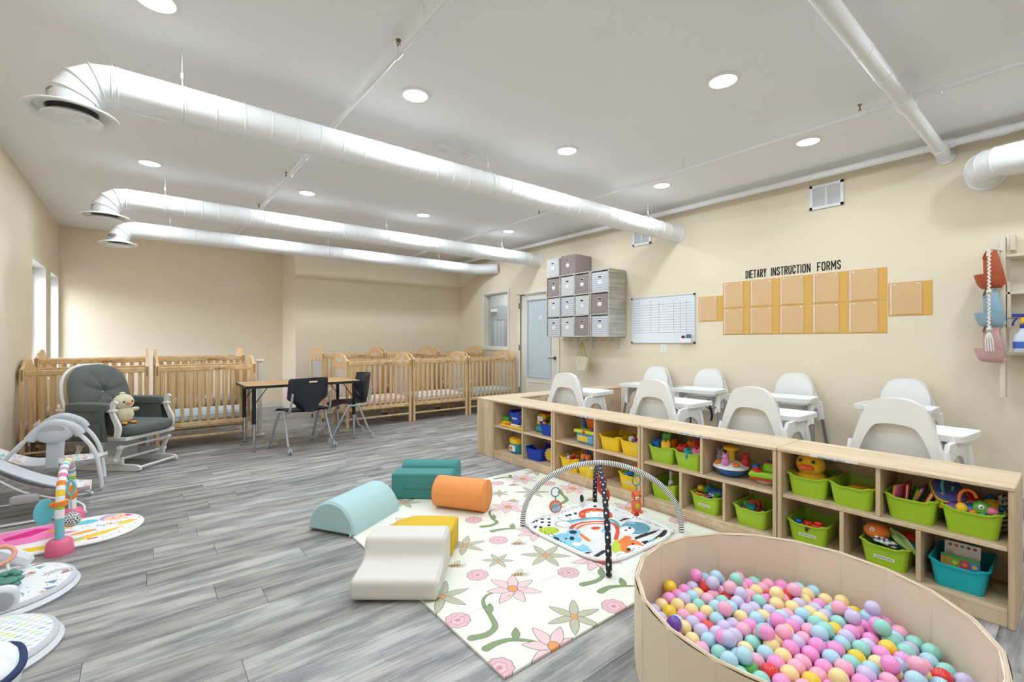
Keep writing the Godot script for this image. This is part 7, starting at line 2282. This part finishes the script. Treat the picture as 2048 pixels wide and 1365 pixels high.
func little(kind: String, at: Vector3, turn: float, c: String, where: String, c2 := "white") -> void:
	var p := MB.new()
	var t: Node3D
	match kind:
		"ring":
			t = thing("ring_toy", "%s ring toy in %s" % [c, where], "toy", at, turn, "small toys in %s" % where)
			var r := []
			for k in 25: r.append(Vector3(0.036 * cos(TAU * k / 24), 0.012 + 0.012 * sin(TAU * k / 24), 0.036 * sin(TAU * k / 24)))
			p.tube(r, 0.008, 8, false); part(p, "ring", tcol(c), t)
			p = MB.new()
			for k in 3: p.ell(r[k * 8], Vector3.ONE * 0.012, 8, 12)
			part(p, "beads", tcol(c2), t)
		"rattle":
			t = thing("rattle", "%s and %s rattle in %s" % [c, c2, where], "toy", at, turn, "small toys in %s" % where)
			p.ell(Vector3(-0.03, 0.03, 0), Vector3.ONE * 0.026); part(p, "rattle_head", tcol(c), t)
			p = MB.new(); p.tube([Vector3(-0.02, 0.03, 0), Vector3(0.05, 0.02, 0)], 0.009, 8); p.ell(Vector3(0.055, 0.02, 0), Vector3.ONE * 0.015, 8, 12); part(p, "handle", tcol(c2), t)
		"figure":
			t = thing("toy_figure", "little %s toy figure with %s head in %s" % [c2, c, where], "toy", at, turn, "small toys in %s" % where)
			p.ell(Vector3(0, 0.03, 0), Vector3(0.022, 0.034, 0.022)); part(p, "body", tcol(c2), t)
			p = MB.new(); p.ell(Vector3(0, 0.078, 0), Vector3.ONE * 0.025); for s in [-1, 1]: p.ell(Vector3(0, 0.1, 0.016 * s), Vector3.ONE * 0.009, 8, 10)
			part(p, "head", tcol(c), t)
			p = MB.new(); for s in [-1, 1]: p.ell(Vector3(-0.022, 0.083, 0.009 * s), Vector3.ONE * 0.004, 6, 8)
			part(p, "eyes", "black", t)
		"car":
			t = thing("toy_car", "small %s toy car in %s" % [c, where], "toy", at, turn, "small toys in %s" % where)
			p.box(Vector3(0, 0.022, 0), Vector3(0.08, 0.022, 0.042), 0.008); p.box(Vector3(-0.005, 0.04, 0), Vector3(0.042, 0.022, 0.036), 0.008); part(p, "car_body", tcol(c), t)
			p = MB.new()
			for x in [-1, 1]:
				for s in [-1, 1]: p.tube([Vector3(0.024 * x, 0.012, 0.016 * s), Vector3(0.024 * x, 0.012, 0.024 * s)], 0.012, 12)
			part(p, "wheels", "rubber", t)
		"soft":
			t = thing("cloth_toy", "soft %s and %s cloth toy in %s" % [c, c2, where], "cloth toy", at, turn, "cloth toys in %s" % where)
			p.ell(Vector3(0, 0.03, 0), Vector3(0.045, 0.03, 0.034), 10, 18); part(p, "stuffed_body", tcol(c), t)
			p = MB.new(); p.ell(Vector3(-0.04, 0.045, 0.01), Vector3(0.022, 0.024, 0.022), 10, 14); part(p, "head", tcol(c2), t)
			for s in [-1, 1]:
				p = MB.new(); p.ell(Vector3(0.02, 0.03, 0.036 * s), Vector3(0.02, 0.012, 0.014), 8, 10); part(p, "paw", tcol(c2), t)
		"link":
			t = thing("link_ring", "%s plastic link ring in %s" % [c, where], "toy", at, turn, "small toys in %s" % where)
			var r := []
			for k in 21: r.append(Vector3(0.0, 0.045 + 0.045 * sin(0.3 + TAU * 0.93 * k / 20), 0.03 * cos(0.3 + TAU * 0.93 * k / 20)))
			p.tube(r, 0.007, 8); part(p, "link", tcol(c), t)

func fill(where: String, u: float, v: float, y: float, list: Array, sd: int) -> void:
	# toys resting in a bin: two rows deep
	var r := RandomNumberGenerator.new(); r.seed = sd
	for k in list.size():
		var e: Array = list[k]
		var row := k / 3
		var cx := u - 0.095 + row * 0.072 + r.randf_range(-0.01, 0.01)
		var cv := v + 0.055 - (k % 3) * 0.055 + r.randf_range(-0.006, 0.006)
		little(e[0], W(cx, y + r.randf_range(-0.01, 0.012) + row * 0.012, cv), r.randf() * TAU if e[0] != "figure" else r.randf_range(-0.5, 0.5), e[1], where, e[2])

func build_shelf_toys() -> void:
	var U := 0.349; var Lw := 0.081
	var p: MB; var t: Node3D
	# --- cabinet of blue bins
	t = thing("activity_board", "flat yellow toy tray with red and white pieces under the blue bin", "toy", W(3.06, U, 3.7))
	p = MB.new(); p.tf(flat_up(), Vector3.ZERO); p.prism(rrect(0.25, 0.39, 0.03), 0, 0.022, 0.006); part(p, "tray", tcol("yellow"), t)
	p = MB.new(); p.box(Vector3(-0.09, 0.031, 0.06), Vector3(0.05, 0.018, 0.14), 0.006); part(p, "white_bar", tcol("white"), t)
	p = MB.new(); p.box(Vector3(-0.1, 0.027, -0.05), Vector3(0.03, 0.01, 0.1), 0.004); part(p, "red_strip", tcol("red"), t)
	p = MB.new()
	for k in 3: p.box(Vector3(-0.07, 0.034, -0.16 + k * 0.045), Vector3(0.05, 0.024, 0.036), 0.006)
	part(p, "yellow_knobs", tcol("yellow"), t)
	block(W(3.03, U + 0.046, 3.86), 0.1, 0.0, "green", "the corner of the cabinet", Vector3(0.06, 0.04, 0.1))
	fill("the labelled blue bin", 3.1, 3.6, 0.455, [["soft", "red", "green"], ["ring", "green", "red"], ["soft", "green", "red"]], 3)
	for e in [[3.7, 3.05, "nearer the cabinet side"], [3.572, 3.165, "next to the divider"]]:
		t = thing("block_tub", "round toy tub with yellow studded lid, " + e[2], "toy tub", W(e[1], Lw, e[0]), 0.0, "toy tubs with yellow lids")
		p = MB.new(); p.ell(Vector3(0, 0.055, 0), Vector3(0.085, 0.055, 0.085), 12, 32, 0.35, 0.75); part(p, "bucket", tcol("teal"), t)
		p = MB.new(); p.ell(Vector3(0, 0.125, 0), Vector3(0.088, 0.03, 0.088), 10, 32, 0.35, 0.75); part(p, "lid", tcol("yellow"), t)
		for k in 6:
			p = MB.new(); p.tf(Basis(), Vector3(-0.035 + (k % 2) * 0.06, 0.153, -0.05 + (k / 2) * 0.05)); p.lathe([Vector2(0.018, 0), Vector2(0.017, 0.008), Vector2(0, 0.009)], 14); part(p, "lid_stud", tcol("yellow"), t)
		p = MB.new(); p.tf(Basis(Vector3(0, 0, 1), Vector3.UP, Vector3(-1, 0, 0)), Vector3(-0.083, 0.055, 0)); p.prism(rrect(0.1, 0.06, 0.014), 0, 0.003); 
		var lb := part(p, "paper_label", tcol("white"), t)
		p = MB.new(); p.tf(Basis(Vector3(0, 0, 1), Vector3.UP, Vector3(-1, 0, 0)), Vector3(-0.086, 0.055, -0.022)); p.prism(arc_pts(Vector2.ZERO, 0.022, 0.022, 0, TAU * 0.95, 16), 0, 0.001); part(p, "orange_disc", tcol("orange"), lb)
	t = thing("toy_truck", "yellow and blue toy truck behind the blue bin", "toy truck", W(3.12, U, 3.33), 0.0)
	p = MB.new(); p.box(Vector3(0, 0.035, 0), Vector3(0.24, 0.07, 0.13), 0.02); part(p, "chassis", tcol("teal"), t)
	p = MB.new(); p.box(Vector3(0.0, 0.095, 0), Vector3(0.22, 0.06, 0.12), 0.02); p.box(Vector3(-0.04, 0.145, 0), Vector3(0.12, 0.06, 0.11), 0.02); part(p, "cab", tcol("yellow"), t)
	p = MB.new(); p.box(Vector3(-0.101, 0.135, 0.0), Vector3(0.006, 0.045, 0.08), 0.002); part(p, "windscreen", tcol("white"), t)
	p = MB.new(); p.box(Vector3(0.02, 0.182, 0), Vector3(0.16, 0.016, 0.09), 0.006); part(p, "roof_rack", tcol("red"), t)
	fill("the blue bin by the truck", 3.1, 3.16, 0.425, [["rattle", "orange", "yellow"], ["car", "green", "red"], ["rattle", "orange", "orange"], ["car", "green", "red"]], 5)
	t = thing("gear_toy", "round yellow gear toy with white teeth on the bottom shelf", "toy", W(3.06, Lw + 0.068, 3.215), 0.3)
	p = MB.new(); p.tf(Basis(Vector3(0, 0, 1), PI / 2), Vector3.ZERO); p.lathe([Vector2(0, 0.03), Vector2(0.05, 0.03), Vector2(0.055, 0.0), Vector2(0.05, -0.03), Vector2(0, -0.03)], 24); part(p, "drum", tcol("yellow"), t)
	for k in 14:
		p = MB.new(); var a := TAU * k / 14.0
		p.tf(Basis(Vector3.RIGHT, a), Vector3(-0.012, 0.057 * cos(a), 0.057 * sin(a))); p.box(Vector3.ZERO, Vector3(0.022, 0.018, 0.016), 0.004); part(p, "tooth", tcol("white"), t)
	t = thing("toy_drum", "red toy case with a yellow top beside the gear toy", "toy", W(3.04, Lw, 3.1))
	p = MB.new(); p.box(Vector3(0, 0.04, 0), Vector3(0.14, 0.08, 0.085), 0.02); part(p, "case", tcol("red"), t)
	p = MB.new(); p.box(Vector3(0, 0.086, 0), Vector3(0.1, 0.014, 0.06), 0.006); part(p, "top", tcol("yellow"), t)
	# --- cabinet of yellow bins
	t = thing("toy_workbench", "light blue toy workbench case with lime lid and orange back", "toy", W(3.05, U, 2.705))
	mat("case_blue", rgb(112, 172, 216), 0.35); mat("case_lime", rgb(206, 216, 62), 0.35)
	p = MB.new(); p.box(Vector3(0, 0.045, 0), Vector3(0.17, 0.088, 0.22), 0.02); part(p, "case", "case_blue", t)
	p = MB.new(); p.box(Vector3(-0.082, 0.045, -0.02), Vector3(0.012, 0.05, 0.115), 0.005); part(p, "drawer", tcol("yellow"), t)
	p = MB.new(); p.box(Vector3(0, 0.104, 0), Vector3(0.19, 0.03, 0.26), 0.012); 
	var lid := part(p, "lid", "case_lime", t)
	p = MB.new(); p.tube([Vector3(-0.094, 0.104, 0.0), Vector3(-0.1, 0.104, 0.0)], 0.014, 14); part(p, "red_button", tcol("red"), lid)
	p = MB.new(); p.box(Vector3(0.03, 0.172, 0.01), Vector3(0.02, 0.105, 0.17), 0.008); part(p, "orange_back", tcol("orange"), t)
	p = MB.new(); p.tube([Vector3(0.02, 0.118, -0.085), Vector3(0.0, 0.2, -0.1)], [0.022, 0.018], 12); part(p, "blue_tool", tcol("blue"), t)
	p = MB.new(); p.ell(Vector3(0.0, 0.208, -0.101), Vector3.ONE * 0.012, 8, 12); part(p, "tool_tip", tcol("red"), t)
	p = MB.new(); for k in 3: p.ell(Vector3(-0.05, 0.125, 0.05 + k * 0.025), Vector3.ONE * 0.012, 8, 12)
	part(p, "pegs", tcol("purple"), t)
	fill("the yellow bin of small toys", 3.085, 2.215, 0.43, [["ring", "green", "yellow"], ["rattle", "white", "purple"], ["figure", "white", "teal"], ["ring", "red", "teal"], ["rattle", "red", "white"], ["figure", "orange", "white"]], 11)
	fill("the yellow bin of rattles", 3.085, 2.895, 0.165, [["rattle", "white", "white"], ["car", "red", "x"], ["rattle", "red", "yellow"], ["ring", "green", "white"], ["rattle", "orange", "white"], ["car", "green", "x"]], 12)
	fill("the yellow bin of figures", 3.075, 2.672, 0.16, [["figure", "orange", "blue"], ["figure", "orange", "white"], ["rattle", "white", "white"], ["figure", "blue", "yellow"], ["ring", "orange", "red"]], 13)
	fill("the yellow bin behind the arch", 3.085, 2.235, 0.165, [["car", "green", "x"], ["car", "blue", "x"], ["figure", "orange", "yellow"], ["ring", "purple", "green"], ["car", "red", "x"], ["figure", "orange", "red"]], 14)
	little("car", W(3.1, U + 0.05, 2.42), 0.3, "blue", "the nearly empty yellow bin")
	# --- cabinet of blocks
	var wb := "the green bin of blue and yellow blocks"
	block(W(3.06, 0.44, 1.99), 0.3, 0.15, "teal", wb); block(W(3.0, 0.445, 2.0), -0.2, 0.2, "blue", wb); block(W(2.99, 0.45, 1.93), 0.5, -0.2, "yellow", wb); block(W(3.06, 0.455, 1.92), 0.1, 0.2, "orange", wb); block(W(3.1, 0.48, 1.99), 0.6, 0.35, "teal", wb, Vector3(0.1, 0.05, 0.08)); block(W(3.05, 0.498, 1.955), 0.2, -0.1, "green", wb)
	wb = "the green bin of red blocks"
	block(W(3.0, 0.445, 1.8), 0.2, 0.2, "red", wb); block(W(2.98, 0.43, 1.745), 0.9, 0.4, "teal", wb); block(W(2.99, 0.435, 1.69), 0.4, -0.3, "pink", wb); block(W(3.06, 0.47, 1.76), 0.1, 0.1, "orange", wb); block(W(3.06, 0.475, 1.7), 0.5, 0.5, "red", wb, Vector3(0.075, 0.055, 0.075)); block(W(3.12, 0.48, 1.73), 0.3, -0.2, "blue", wb); block(W(3.13, 0.485, 1.68), 0.8, 0.2, "green", wb)
	t = thing("spinning_toy", "white and blue spinning toy with yellow push knob and animals", "toy", W(3.045, U, 1.478))
	p = MB.new(); p.lathe([Vector2(0, 0), Vector2(0.045, 0), Vector2(0.085, 0.025), Vector2(0.104, 0.055)], 32); part(p, "bowl", tcol("blue"), t)
	p = MB.new(); p.lathe([Vector2(0.104, 0.055), Vector2(0.112, 0.06), Vector2(0.108, 0.07), Vector2(0.06, 0.092), Vector2(0.03, 0.1), Vector2(0, 0.1)], 32); part(p, "cover", tcol("white"), t)
	p = MB.new(); p.lathe([Vector2(0.024, 0.095), Vector2(0.024, 0.165), Vector2(0.045, 0.172), Vector2(0.048, 0.185), Vector2(0.04, 0.192), Vector2(0, 0.195)], 24); part(p, "push_knob", tcol("yellow"), t)
	mat("toy_mauve", rgb(206, 128, 184), 0.4); mat("toy_ash", rgb(150, 154, 162), 0.4)
	for e in [[-0.075, 0.0, "toy_mauve", "pink_animal"], [0.02, -0.085, "toy_ash", "grey_animal"], [0.02, 0.085, "toy_red", "red_animal"]]:
		p = MB.new(); p.ell(Vector3(e[0], 0.1, e[1]), Vector3(0.026, 0.03, 0.026)); p.ell(Vector3(e[0], 0.135, e[1]), Vector3.ONE * 0.022); for s in [-1, 1]: p.ell(Vector3(e[0], 0.155, e[1] + 0.015 * s), Vector3.ONE * 0.008, 8, 10)
		part(p, e[3], e[2], t)
	for e in [[-0.065, -0.055], [-0.06, 0.06]]:
		p = MB.new(); p.tf(Basis(Vector3(0, 0, 1), 0.4), Vector3(e[0], 0.092, e[1])); p.lathe([Vector2(0.02, 0), Vector2(0.019, 0.004), Vector2(0, 0.005)], 14); part(p, "orange_badge", tcol("orange"), t)
	t = thing("toy_piano", "lime green toy keyboard with coloured keys standing on a white base", "toy", W(3.06, U, 1.265), 0.25)
	mat("toy_limegreen", rgb(154, 206, 46), 0.35)
	p = MB.new(); p.tf(Basis(), Vector3.ZERO); p.lathe([Vector2(0, 0), Vector2(0.05, 0), Vector2(0.065, 0.022), Vector2(0.06, 0.03), Vector2(0, 0.03)], 28); part(p, "base", tcol("white"), t)
	p = MB.new(); p.box(Vector3(0, 0.036, 0), Vector3(0.19, 0.012, 0.16), 0.005); part(p, "red_rim", tcol("red"), t)
	p = MB.new(); p.box(Vector3(0, 0.06, 0), Vector3(0.2, 0.04, 0.17), 0.014); p.tf(Basis(Vector3.RIGHT, -0.0), Vector3.ZERO); p.box(Vector3(0.02, 0.1, 0.035), Vector3(0.15, 0.06, 0.09), 0.016); part(p, "case", "toy_limegreen", t)
	for k in 4:
		p = MB.new(); p.box(Vector3(-0.03 + k * 0.034, 0.132, 0.035), Vector3(0.024, 0.008, 0.075), 0.003); part(p, "key", tcol(["red", "blue", "teal", "yellow"][k]), t)
	p = MB.new(); p.tf(Basis(), Vector3(-0.06, 0.08, -0.04)); p.lathe([Vector2(0.032, 0), Vector2(0.03, 0.01), Vector2(0.01, 0.014), Vector2(0.008, 0.024), Vector2(0, 0.026)], 18); part(p, "red_dial", tcol("red"), t)
	p = MB.new(); p.ell(Vector3(0.0, 0.09, -0.055), Vector3(0.026, 0.022, 0.022), 8, 12); part(p, "blue_figure", tcol("blue"), t)
	# lower row
	t = thing("toy_dinosaur", "small white toy dinosaur looking out of the green bin", "toy", W(3.04, 0.15, 1.92), 0.6)
	p = MB.new(); p.ell(Vector3(0, 0.04, 0), Vector3(0.03, 0.025, 0.02)); p.tube(curve([Vector3(0.02, 0.045, 0), Vector3(0.035, 0.08, 0), Vector3(0.03, 0.105, 0)], 4), 0.011, 8); p.ell(Vector3(0.02, 0.112, 0), Vector3(0.02, 0.014, 0.013), 8, 12); p.tube([Vector3(-0.025, 0.04, 0), Vector3(-0.065, 0.06, 0)], [0.012, 0.002], 8)
	for x in [-1, 1]:
		for z in [-1, 1]: p.tube([Vector3(0.016 * x, 0.035, 0.012 * z), Vector3(0.018 * x, 0.002, 0.014 * z)], 0.007, 8)
	part(p, "body", tcol("white"), t)
	p = MB.new(); for k in 5: p.ell(Vector3(0.03 - k * 0.012, 0.07 + 0.03 * cos(k * 0.6) - k * 0.003, 0), Vector3(0.004, 0.01, 0.003), 6, 8)
	part(p, "back_plates", tcol("white"), t)
	fill("the labelled green bin by the ring toy", 3.09, 1.61, 0.165, [["ring", "orange", "orange"], ["ring", "purple", "white"], ["car", "green", "x"], ["soft", "green", "yellow"], ["soft", "blue", "teal"], ["soft", "blue", "green"]], 21)
	for k in 4:
		t = thing("stacking_cup", "%s stacking cup nested in the green bin" % ["yellow", "blue", "orange", "red"][k], "toy cup", W(3.06 - 0.004 * k, 0.13 + 0.008 * k, 1.37 - 0.022 * k), 0.3, "stacking cups")
		t.rotation.z = 0.5; t.rotation.x = -0.5
		p = MB.new(); p.lathe([Vector2(0, 0.0), Vector2(0.036 - k * 0.002, 0.0), Vector2(0.052 - k * 0.001, 0.05), Vector2(0.056 - k * 0.001, 0.052), Vector2(0.05 - k * 0.001, 0.048), Vector2(0.034 - k * 0.002, 0.004), Vector2(0, 0.004)], 28); part(p, "cup", tcol(["yellow", "blue", "orange", "red"][k]), t)
	fill("the green bin of stacking cups", 3.13, 1.3, 0.13, [["soft", "teal", "green"], ["ring", "blue", "teal"]], 23)
	# --- sensory cabinet
	mat("duck_yellow", rgb(246, 196, 44), 0.85, {"rim": 0.4}); mat("duck_bill", rgb(238, 96, 40), 0.7)
	t = thing("plush_duck", "yellow plush duck with orange bill sitting in the green bin", "plush toy", W(3.06, 0.358, 1.01), 0.0)
	p = MB.new(); p.ell(Vector3(0, 0.06, 0), Vector3(0.088, 0.075, 0.082), 14, 24); part(p, "body", "duck_yellow", t)
	p = MB.new(); p.ell(Vector3(-0.02, 0.163, 0), Vector3(0.066, 0.066, 0.074), 14, 24)
	var hd := part(p, "head", "duck_yellow", t)
	p = MB.new(); p.ell(Vector3(-0.088, 0.155, 0), Vector3(0.026, 0.017, 0.042), 10, 18); part(p, "bill", "duck_bill", hd)
	for s in [-1, 1]:
		p = MB.new(); p.ell(Vector3(-0.077, 0.19, 0.033 * s), Vector3(0.006, 0.009, 0.01), 8, 12); part(p, "eye", "black", hd)
		p = MB.new(); p.ell(Vector3(0.01, 0.075, 0.088 * s), Vector3(0.04, 0.025, 0.02), 8, 14); part(p, "wing", "duck_yellow", t)
	t = thing("folded_cloth", "folded yellow cloth in the green bin beside the duck", "cloth", W(3.09, U + 0.006, 0.785))
	p = MB.new(); p.ell(Vector3(0, 0.04, 0), Vector3(0.1, 0.04, 0.066), 10, 24, 0.5, 0.5); part(p, "cloth", tcol("yellow"), t)
	# cloth books
	var cb := [["pink", 0.61, -0.3, 0.25], ["red", 0.575, 0.1, 0.1], ["green", 0.56, 0.2, 0.5], ["purple", 0.545, 0.0, 0.6], ["orange", 0.515, 0.1, 0.65], ["yellow", 0.485, 0.2, 0.7]]
	for k in cb.size():
		var e: Array = cb[k]
		t = thing("cloth_book", "%s cloth baby book leaning in the green bin" % e[0], "cloth book", W(3.03 + 0.012 * (k % 2), 0.4 + 0.012 * (k % 2), e[1]), e[2], "cloth books")
		t.rotation.x = e[3] * 0.6
		p = MB.new(); p.box(Vector3(0, 0.055, 0), Vector3(0.11, 0.11, 0.016), 0.006); part(p, "cover", tcol(e[0]), t)
		p = MB.new(); p.box(Vector3(0, 0.055, 0), Vector3(0.116, 0.1, 0.005), 0.002); part(p, "pages", tcol(["yellow", "white", "orange"][k % 3]), t)
		if k == 0:
			letters("9", 0.04, 0.001, "toy_plain_yellow", t, Transform3D(Basis(Vector3(-1, 0, 0), Vector3.UP, Vector3(0, 0, -1)), Vector3(0.02, 0.05, -0.0085)), "numeral", 1.0, true) if M.has("toy_plain_yellow") else null
	fill("the green bin of crinkle toys", 3.085, 0.335, 0.43, [["soft", "purple", "yellow"], ["soft", "blue", "orange"], ["soft", "white", "teal"], ["soft", "purple", "red"], ["soft", "red", "teal"], ["soft", "yellow", "blue"]], 31)
	t = thing("parrot_toy", "green plush parrot with a pink beak hanging over the green bin", "plush toy", W(2.97, 0.45, 0.3), 0.2)
	p = MB.new(); p.ell(Vector3(0, 0.03, 0), Vector3(0.03, 0.034, 0.032)); part(p, "head", tcol("green"), t)
	p = MB.new(); p.ell(Vector3(-0.012, 0.028, 0.03), Vector3(0.02, 0.018, 0.024), 10, 14); part(p, "beak", tcol("pink"), t)
	p = MB.new(); p.ell(Vector3(-0.026, 0.042, -0.004), Vector3.ONE * 0.011, 8, 12); 
	var ey := part(p, "eye", tcol("white"), t)
	p = MB.new(); p.ell(Vector3(-0.036, 0.043, -0.004), Vector3.ONE * 0.004, 6, 8); part(p, "pupil", "black", ey)
	little("link", W(2.975, 0.462, 0.345), 0.3, "orange", "the green bin of crinkle toys")
	little("link", W(3.02, 0.5, 0.42), 1.0, "teal", "the back of the crinkle toy bin")
	t = thing("fish_cushion", "blue and yellow crinkle cloth fish on the crinkle toy bin", "cloth toy", W(3.05, 0.49, 0.42), 0.4)
	mat("cloth_indigo", rgb(86, 92, 160), 0.85)
	p = MB.new(); p.tf(Basis(Vector3(0, 0, 1), 0.5), Vector3(0, 0.02, 0)); p.ell(Vector3.ZERO, Vector3(0.075, 0.018, 0.06), 10, 24, 0.6, 0.6); part(p, "cloth_body", "cloth_indigo", t)
	p = MB.new(); p.tf(Basis(Vector3(0, 0, 1), 0.5), Vector3(0, 0.02, 0))
	var rg := []
	for k in 33: rg.append(Vector3(0.076 * signf(cos(TAU * k / 32)) * pow(absf(cos(TAU * k / 32)), 0.6), 0, 0.061 * signf(sin(TAU * k / 32)) * pow(absf(sin(TAU * k / 32)), 0.6)))
	p.tube(rg, 0.006, 6, false); part(p, "yellow_trim", tcol("yellow"), t)
	# zebra-striped cushion beside the bin
	var im := Image.create(128, 128, false, Image.FORMAT_RGB8); im.fill(rgb(236, 236, 234))
	for k in 6: istroke(im, [Vector2(0, k * 22 + 4), Vector2(40, k * 22 + 14), Vector2(90, k * 22), Vector2(128, k * 22 + 10)], 10.0, rgb(30, 30, 34))
	mat("zebra", Color.WHITE, 0.85, {"tex": tex(im), "tri": 7.0})
	one(MB.new().ell(Vector3(0, 0.09, 0), Vector3(0.07, 0.09, 0.032), 12, 20), "zebra_cushion", "zebra", "zebra striped plush cushion squeezed beside the crinkle toy bin", "plush toy", W(3.12, U, 0.246))
	# lower row
	fill("the labelled green bin below the duck", 3.08, 1.005, 0.155, [["car", "blue", "x"], ["car", "red", "x"], ["car", "red", "x"]], 41)
	t = thing("plush_fish", "orange plush fish with white eyes on the green bin", "plush toy", W(3.0, 0.2, 0.69), 0.0)
	mat("plush_orange", rgb(226, 118, 40), 0.9, {"rim": 0.4})
	p = MB.new(); p.ell(Vector3(0, 0.045, 0), Vector3(0.05, 0.043, 0.056), 12, 22); part(p, "body", "plush_orange", t)
	p = MB.new(); p.ell(Vector3(-0.045, 0.062, -0.008), Vector3(0.009, 0.011, 0.011), 8, 12); 
	ey = part(p, "eye", tcol("white"), t)
	p = MB.new(); p.ell(Vector3(-0.053, 0.063, -0.008), Vector3.ONE * 0.004, 6, 8); part(p, "pupil", "black", ey)
	t = thing("striped_sock", "black and white striped soft leg over the green bin", "cloth toy", W(2.97, 0.19, 0.66), 0.3)
	p = MB.new(); p.tube(curve([Vector3(0.0, 0.03, -0.03), Vector3(-0.02, 0.026, 0.01), Vector3(-0.01, 0.01, 0.05)], 5), 0.017, 10); part(p, "sock", "zebra", t)
	mat("leaf_cloth", rgb(168, 206, 130), 0.9)
	t = thing("leaf_cloth", "light green leaf-shaped cloth draped over the green bin", "cloth", W(3.0, 0.18, 0.6), 0.0)
	p = MB.new(); p.grid(12, 8, func(s: float, q: float) -> Vector3:
		var w := 0.036 * sin(PI * (0.12 + 0.8 * s)); return Vector3(0.03 - 0.06 * s + 0.006 * sin(s * 8.0), 0.085 - 0.075 * s + 0.008 * sin(q * 6.0), -0.03 + 0.09 * s + w * (q - 0.5) * 2.0))
	part(p, "cloth", "leaf_cloth", t)
	little("soft", W(3.09, 0.2, 0.72), 0.5, "pink", "the back of the plush fish bin", "teal")
	little("soft", W(3.08, 0.195, 0.575), 1.5, "red", "the back of the plush fish bin", "yellow")
	little("soft", W(3.04, 0.165, 0.57), 2.2, "teal", "the plush fish bin", "red")
	# board books
	var bim := Image.create(256, 256, false, Image.FORMAT_RGB8); bim.fill(rgb(240, 238, 234))
	for k in 5: iell(bim, Vector2(40 + k * 44, 22), 14, 10, 0, [rgb(176, 50, 60), rgb(200, 90, 60), rgb(90, 130, 80)][k % 3])
	iell(bim, Vector2(150, 130), 56, 34, 0.1, rgb(168, 36, 44)); iell(bim, Vector2(150, 130), 30, 18, 0.1, rgb(214, 84, 60)); bim.fill_rect(Rect2i(110, 176, 90, 14), rgb(70, 120, 70))
	for k in 4: bim.fill_rect(Rect2i(16 + k * 14, 60, 5, 80), rgb(150, 150, 156))
	mat("book_page", Color.WHITE, 0.4, {"tex": tex(bim)})
	bim = Image.create(256, 160, false, Image.FORMAT_RGB8); bim.fill(rgb(86, 160, 60))
	for k in 4:
		bim.fill_rect(Rect2i(k * 64, 26, 64, 66), [rgb(232, 148, 52), rgb(120, 190, 60), rgb(206, 60, 110), rgb(58, 140, 206)][k])
		iell(bim, Vector2(k * 64 + 32, 60), 18, 16, 0, [rgb(130, 180, 70), rgb(236, 220, 80), rgb(236, 150, 60), rgb(244, 206, 60)][k])
	bim.fill_rect(Rect2i(0, 92, 256, 68), rgb(236, 200, 60)); bim.fill_rect(Rect2i(62, 92, 130, 68), rgb(246, 246, 244)); bim.fill_rect(Rect2i(192, 92, 64, 68), rgb(58, 140, 206))
	mat("book_first", Color.WHITE, 0.4, {"tex": tex(bim)})
	t = thing("board_book", "white board book with a red oval picture in the turquoise bin", "book", W(3.04, 0.1, 0.375)); t.rotation.z = -0.25
	p = MB.new(); p.box(Vector3(0, 0.085, 0), Vector3(0.014, 0.17, 0.125), 0.002); part(p, "book_block", tcol("white"), t)
	p = MB.new(); p.poly([Vector3(-0.0075, 0.002, -0.062), Vector3(-0.0075, 0.002, 0.062), Vector3(-0.0075, 0.168, 0.062), Vector3(-0.0075, 0.168, -0.062)], Vector3(-1, 0, 0), [Vector2(0, 1), Vector2(1, 1), Vector2(1, 0), Vector2(0, 0)]); part(p, "cover_print", "book_page", t)
	t = thing("board_book", "bright board book reading first in the turquoise bin", "book", W(3.0, 0.1, 0.378)); t.rotation.z = -0.3
	p = MB.new(); p.box(Vector3(0, 0.06, 0), Vector3(0.014, 0.12, 0.135), 0.002); part(p, "book_block", tcol("blue"), t)
	p = MB.new(); p.poly([Vector3(-0.0075, 0.03, -0.067), Vector3(-0.0075, 0.03, 0.067), Vector3(-0.0075, 0.119, 0.067), Vector3(-0.0075, 0.119, -0.067)], Vector3(-1, 0, 0), [Vector2(0, 1), Vector2(1, 1), Vector2(1, 0), Vector2(0, 0)]);
	var cv := part(p, "cover_print", "book_first", t)
	letters("first", 0.024, 0.0008, "letter_black", cv, Transform3D(on_wall(), Vector3(-0.0082, 0.04, 0.0)), "lettering", 0.95, true)
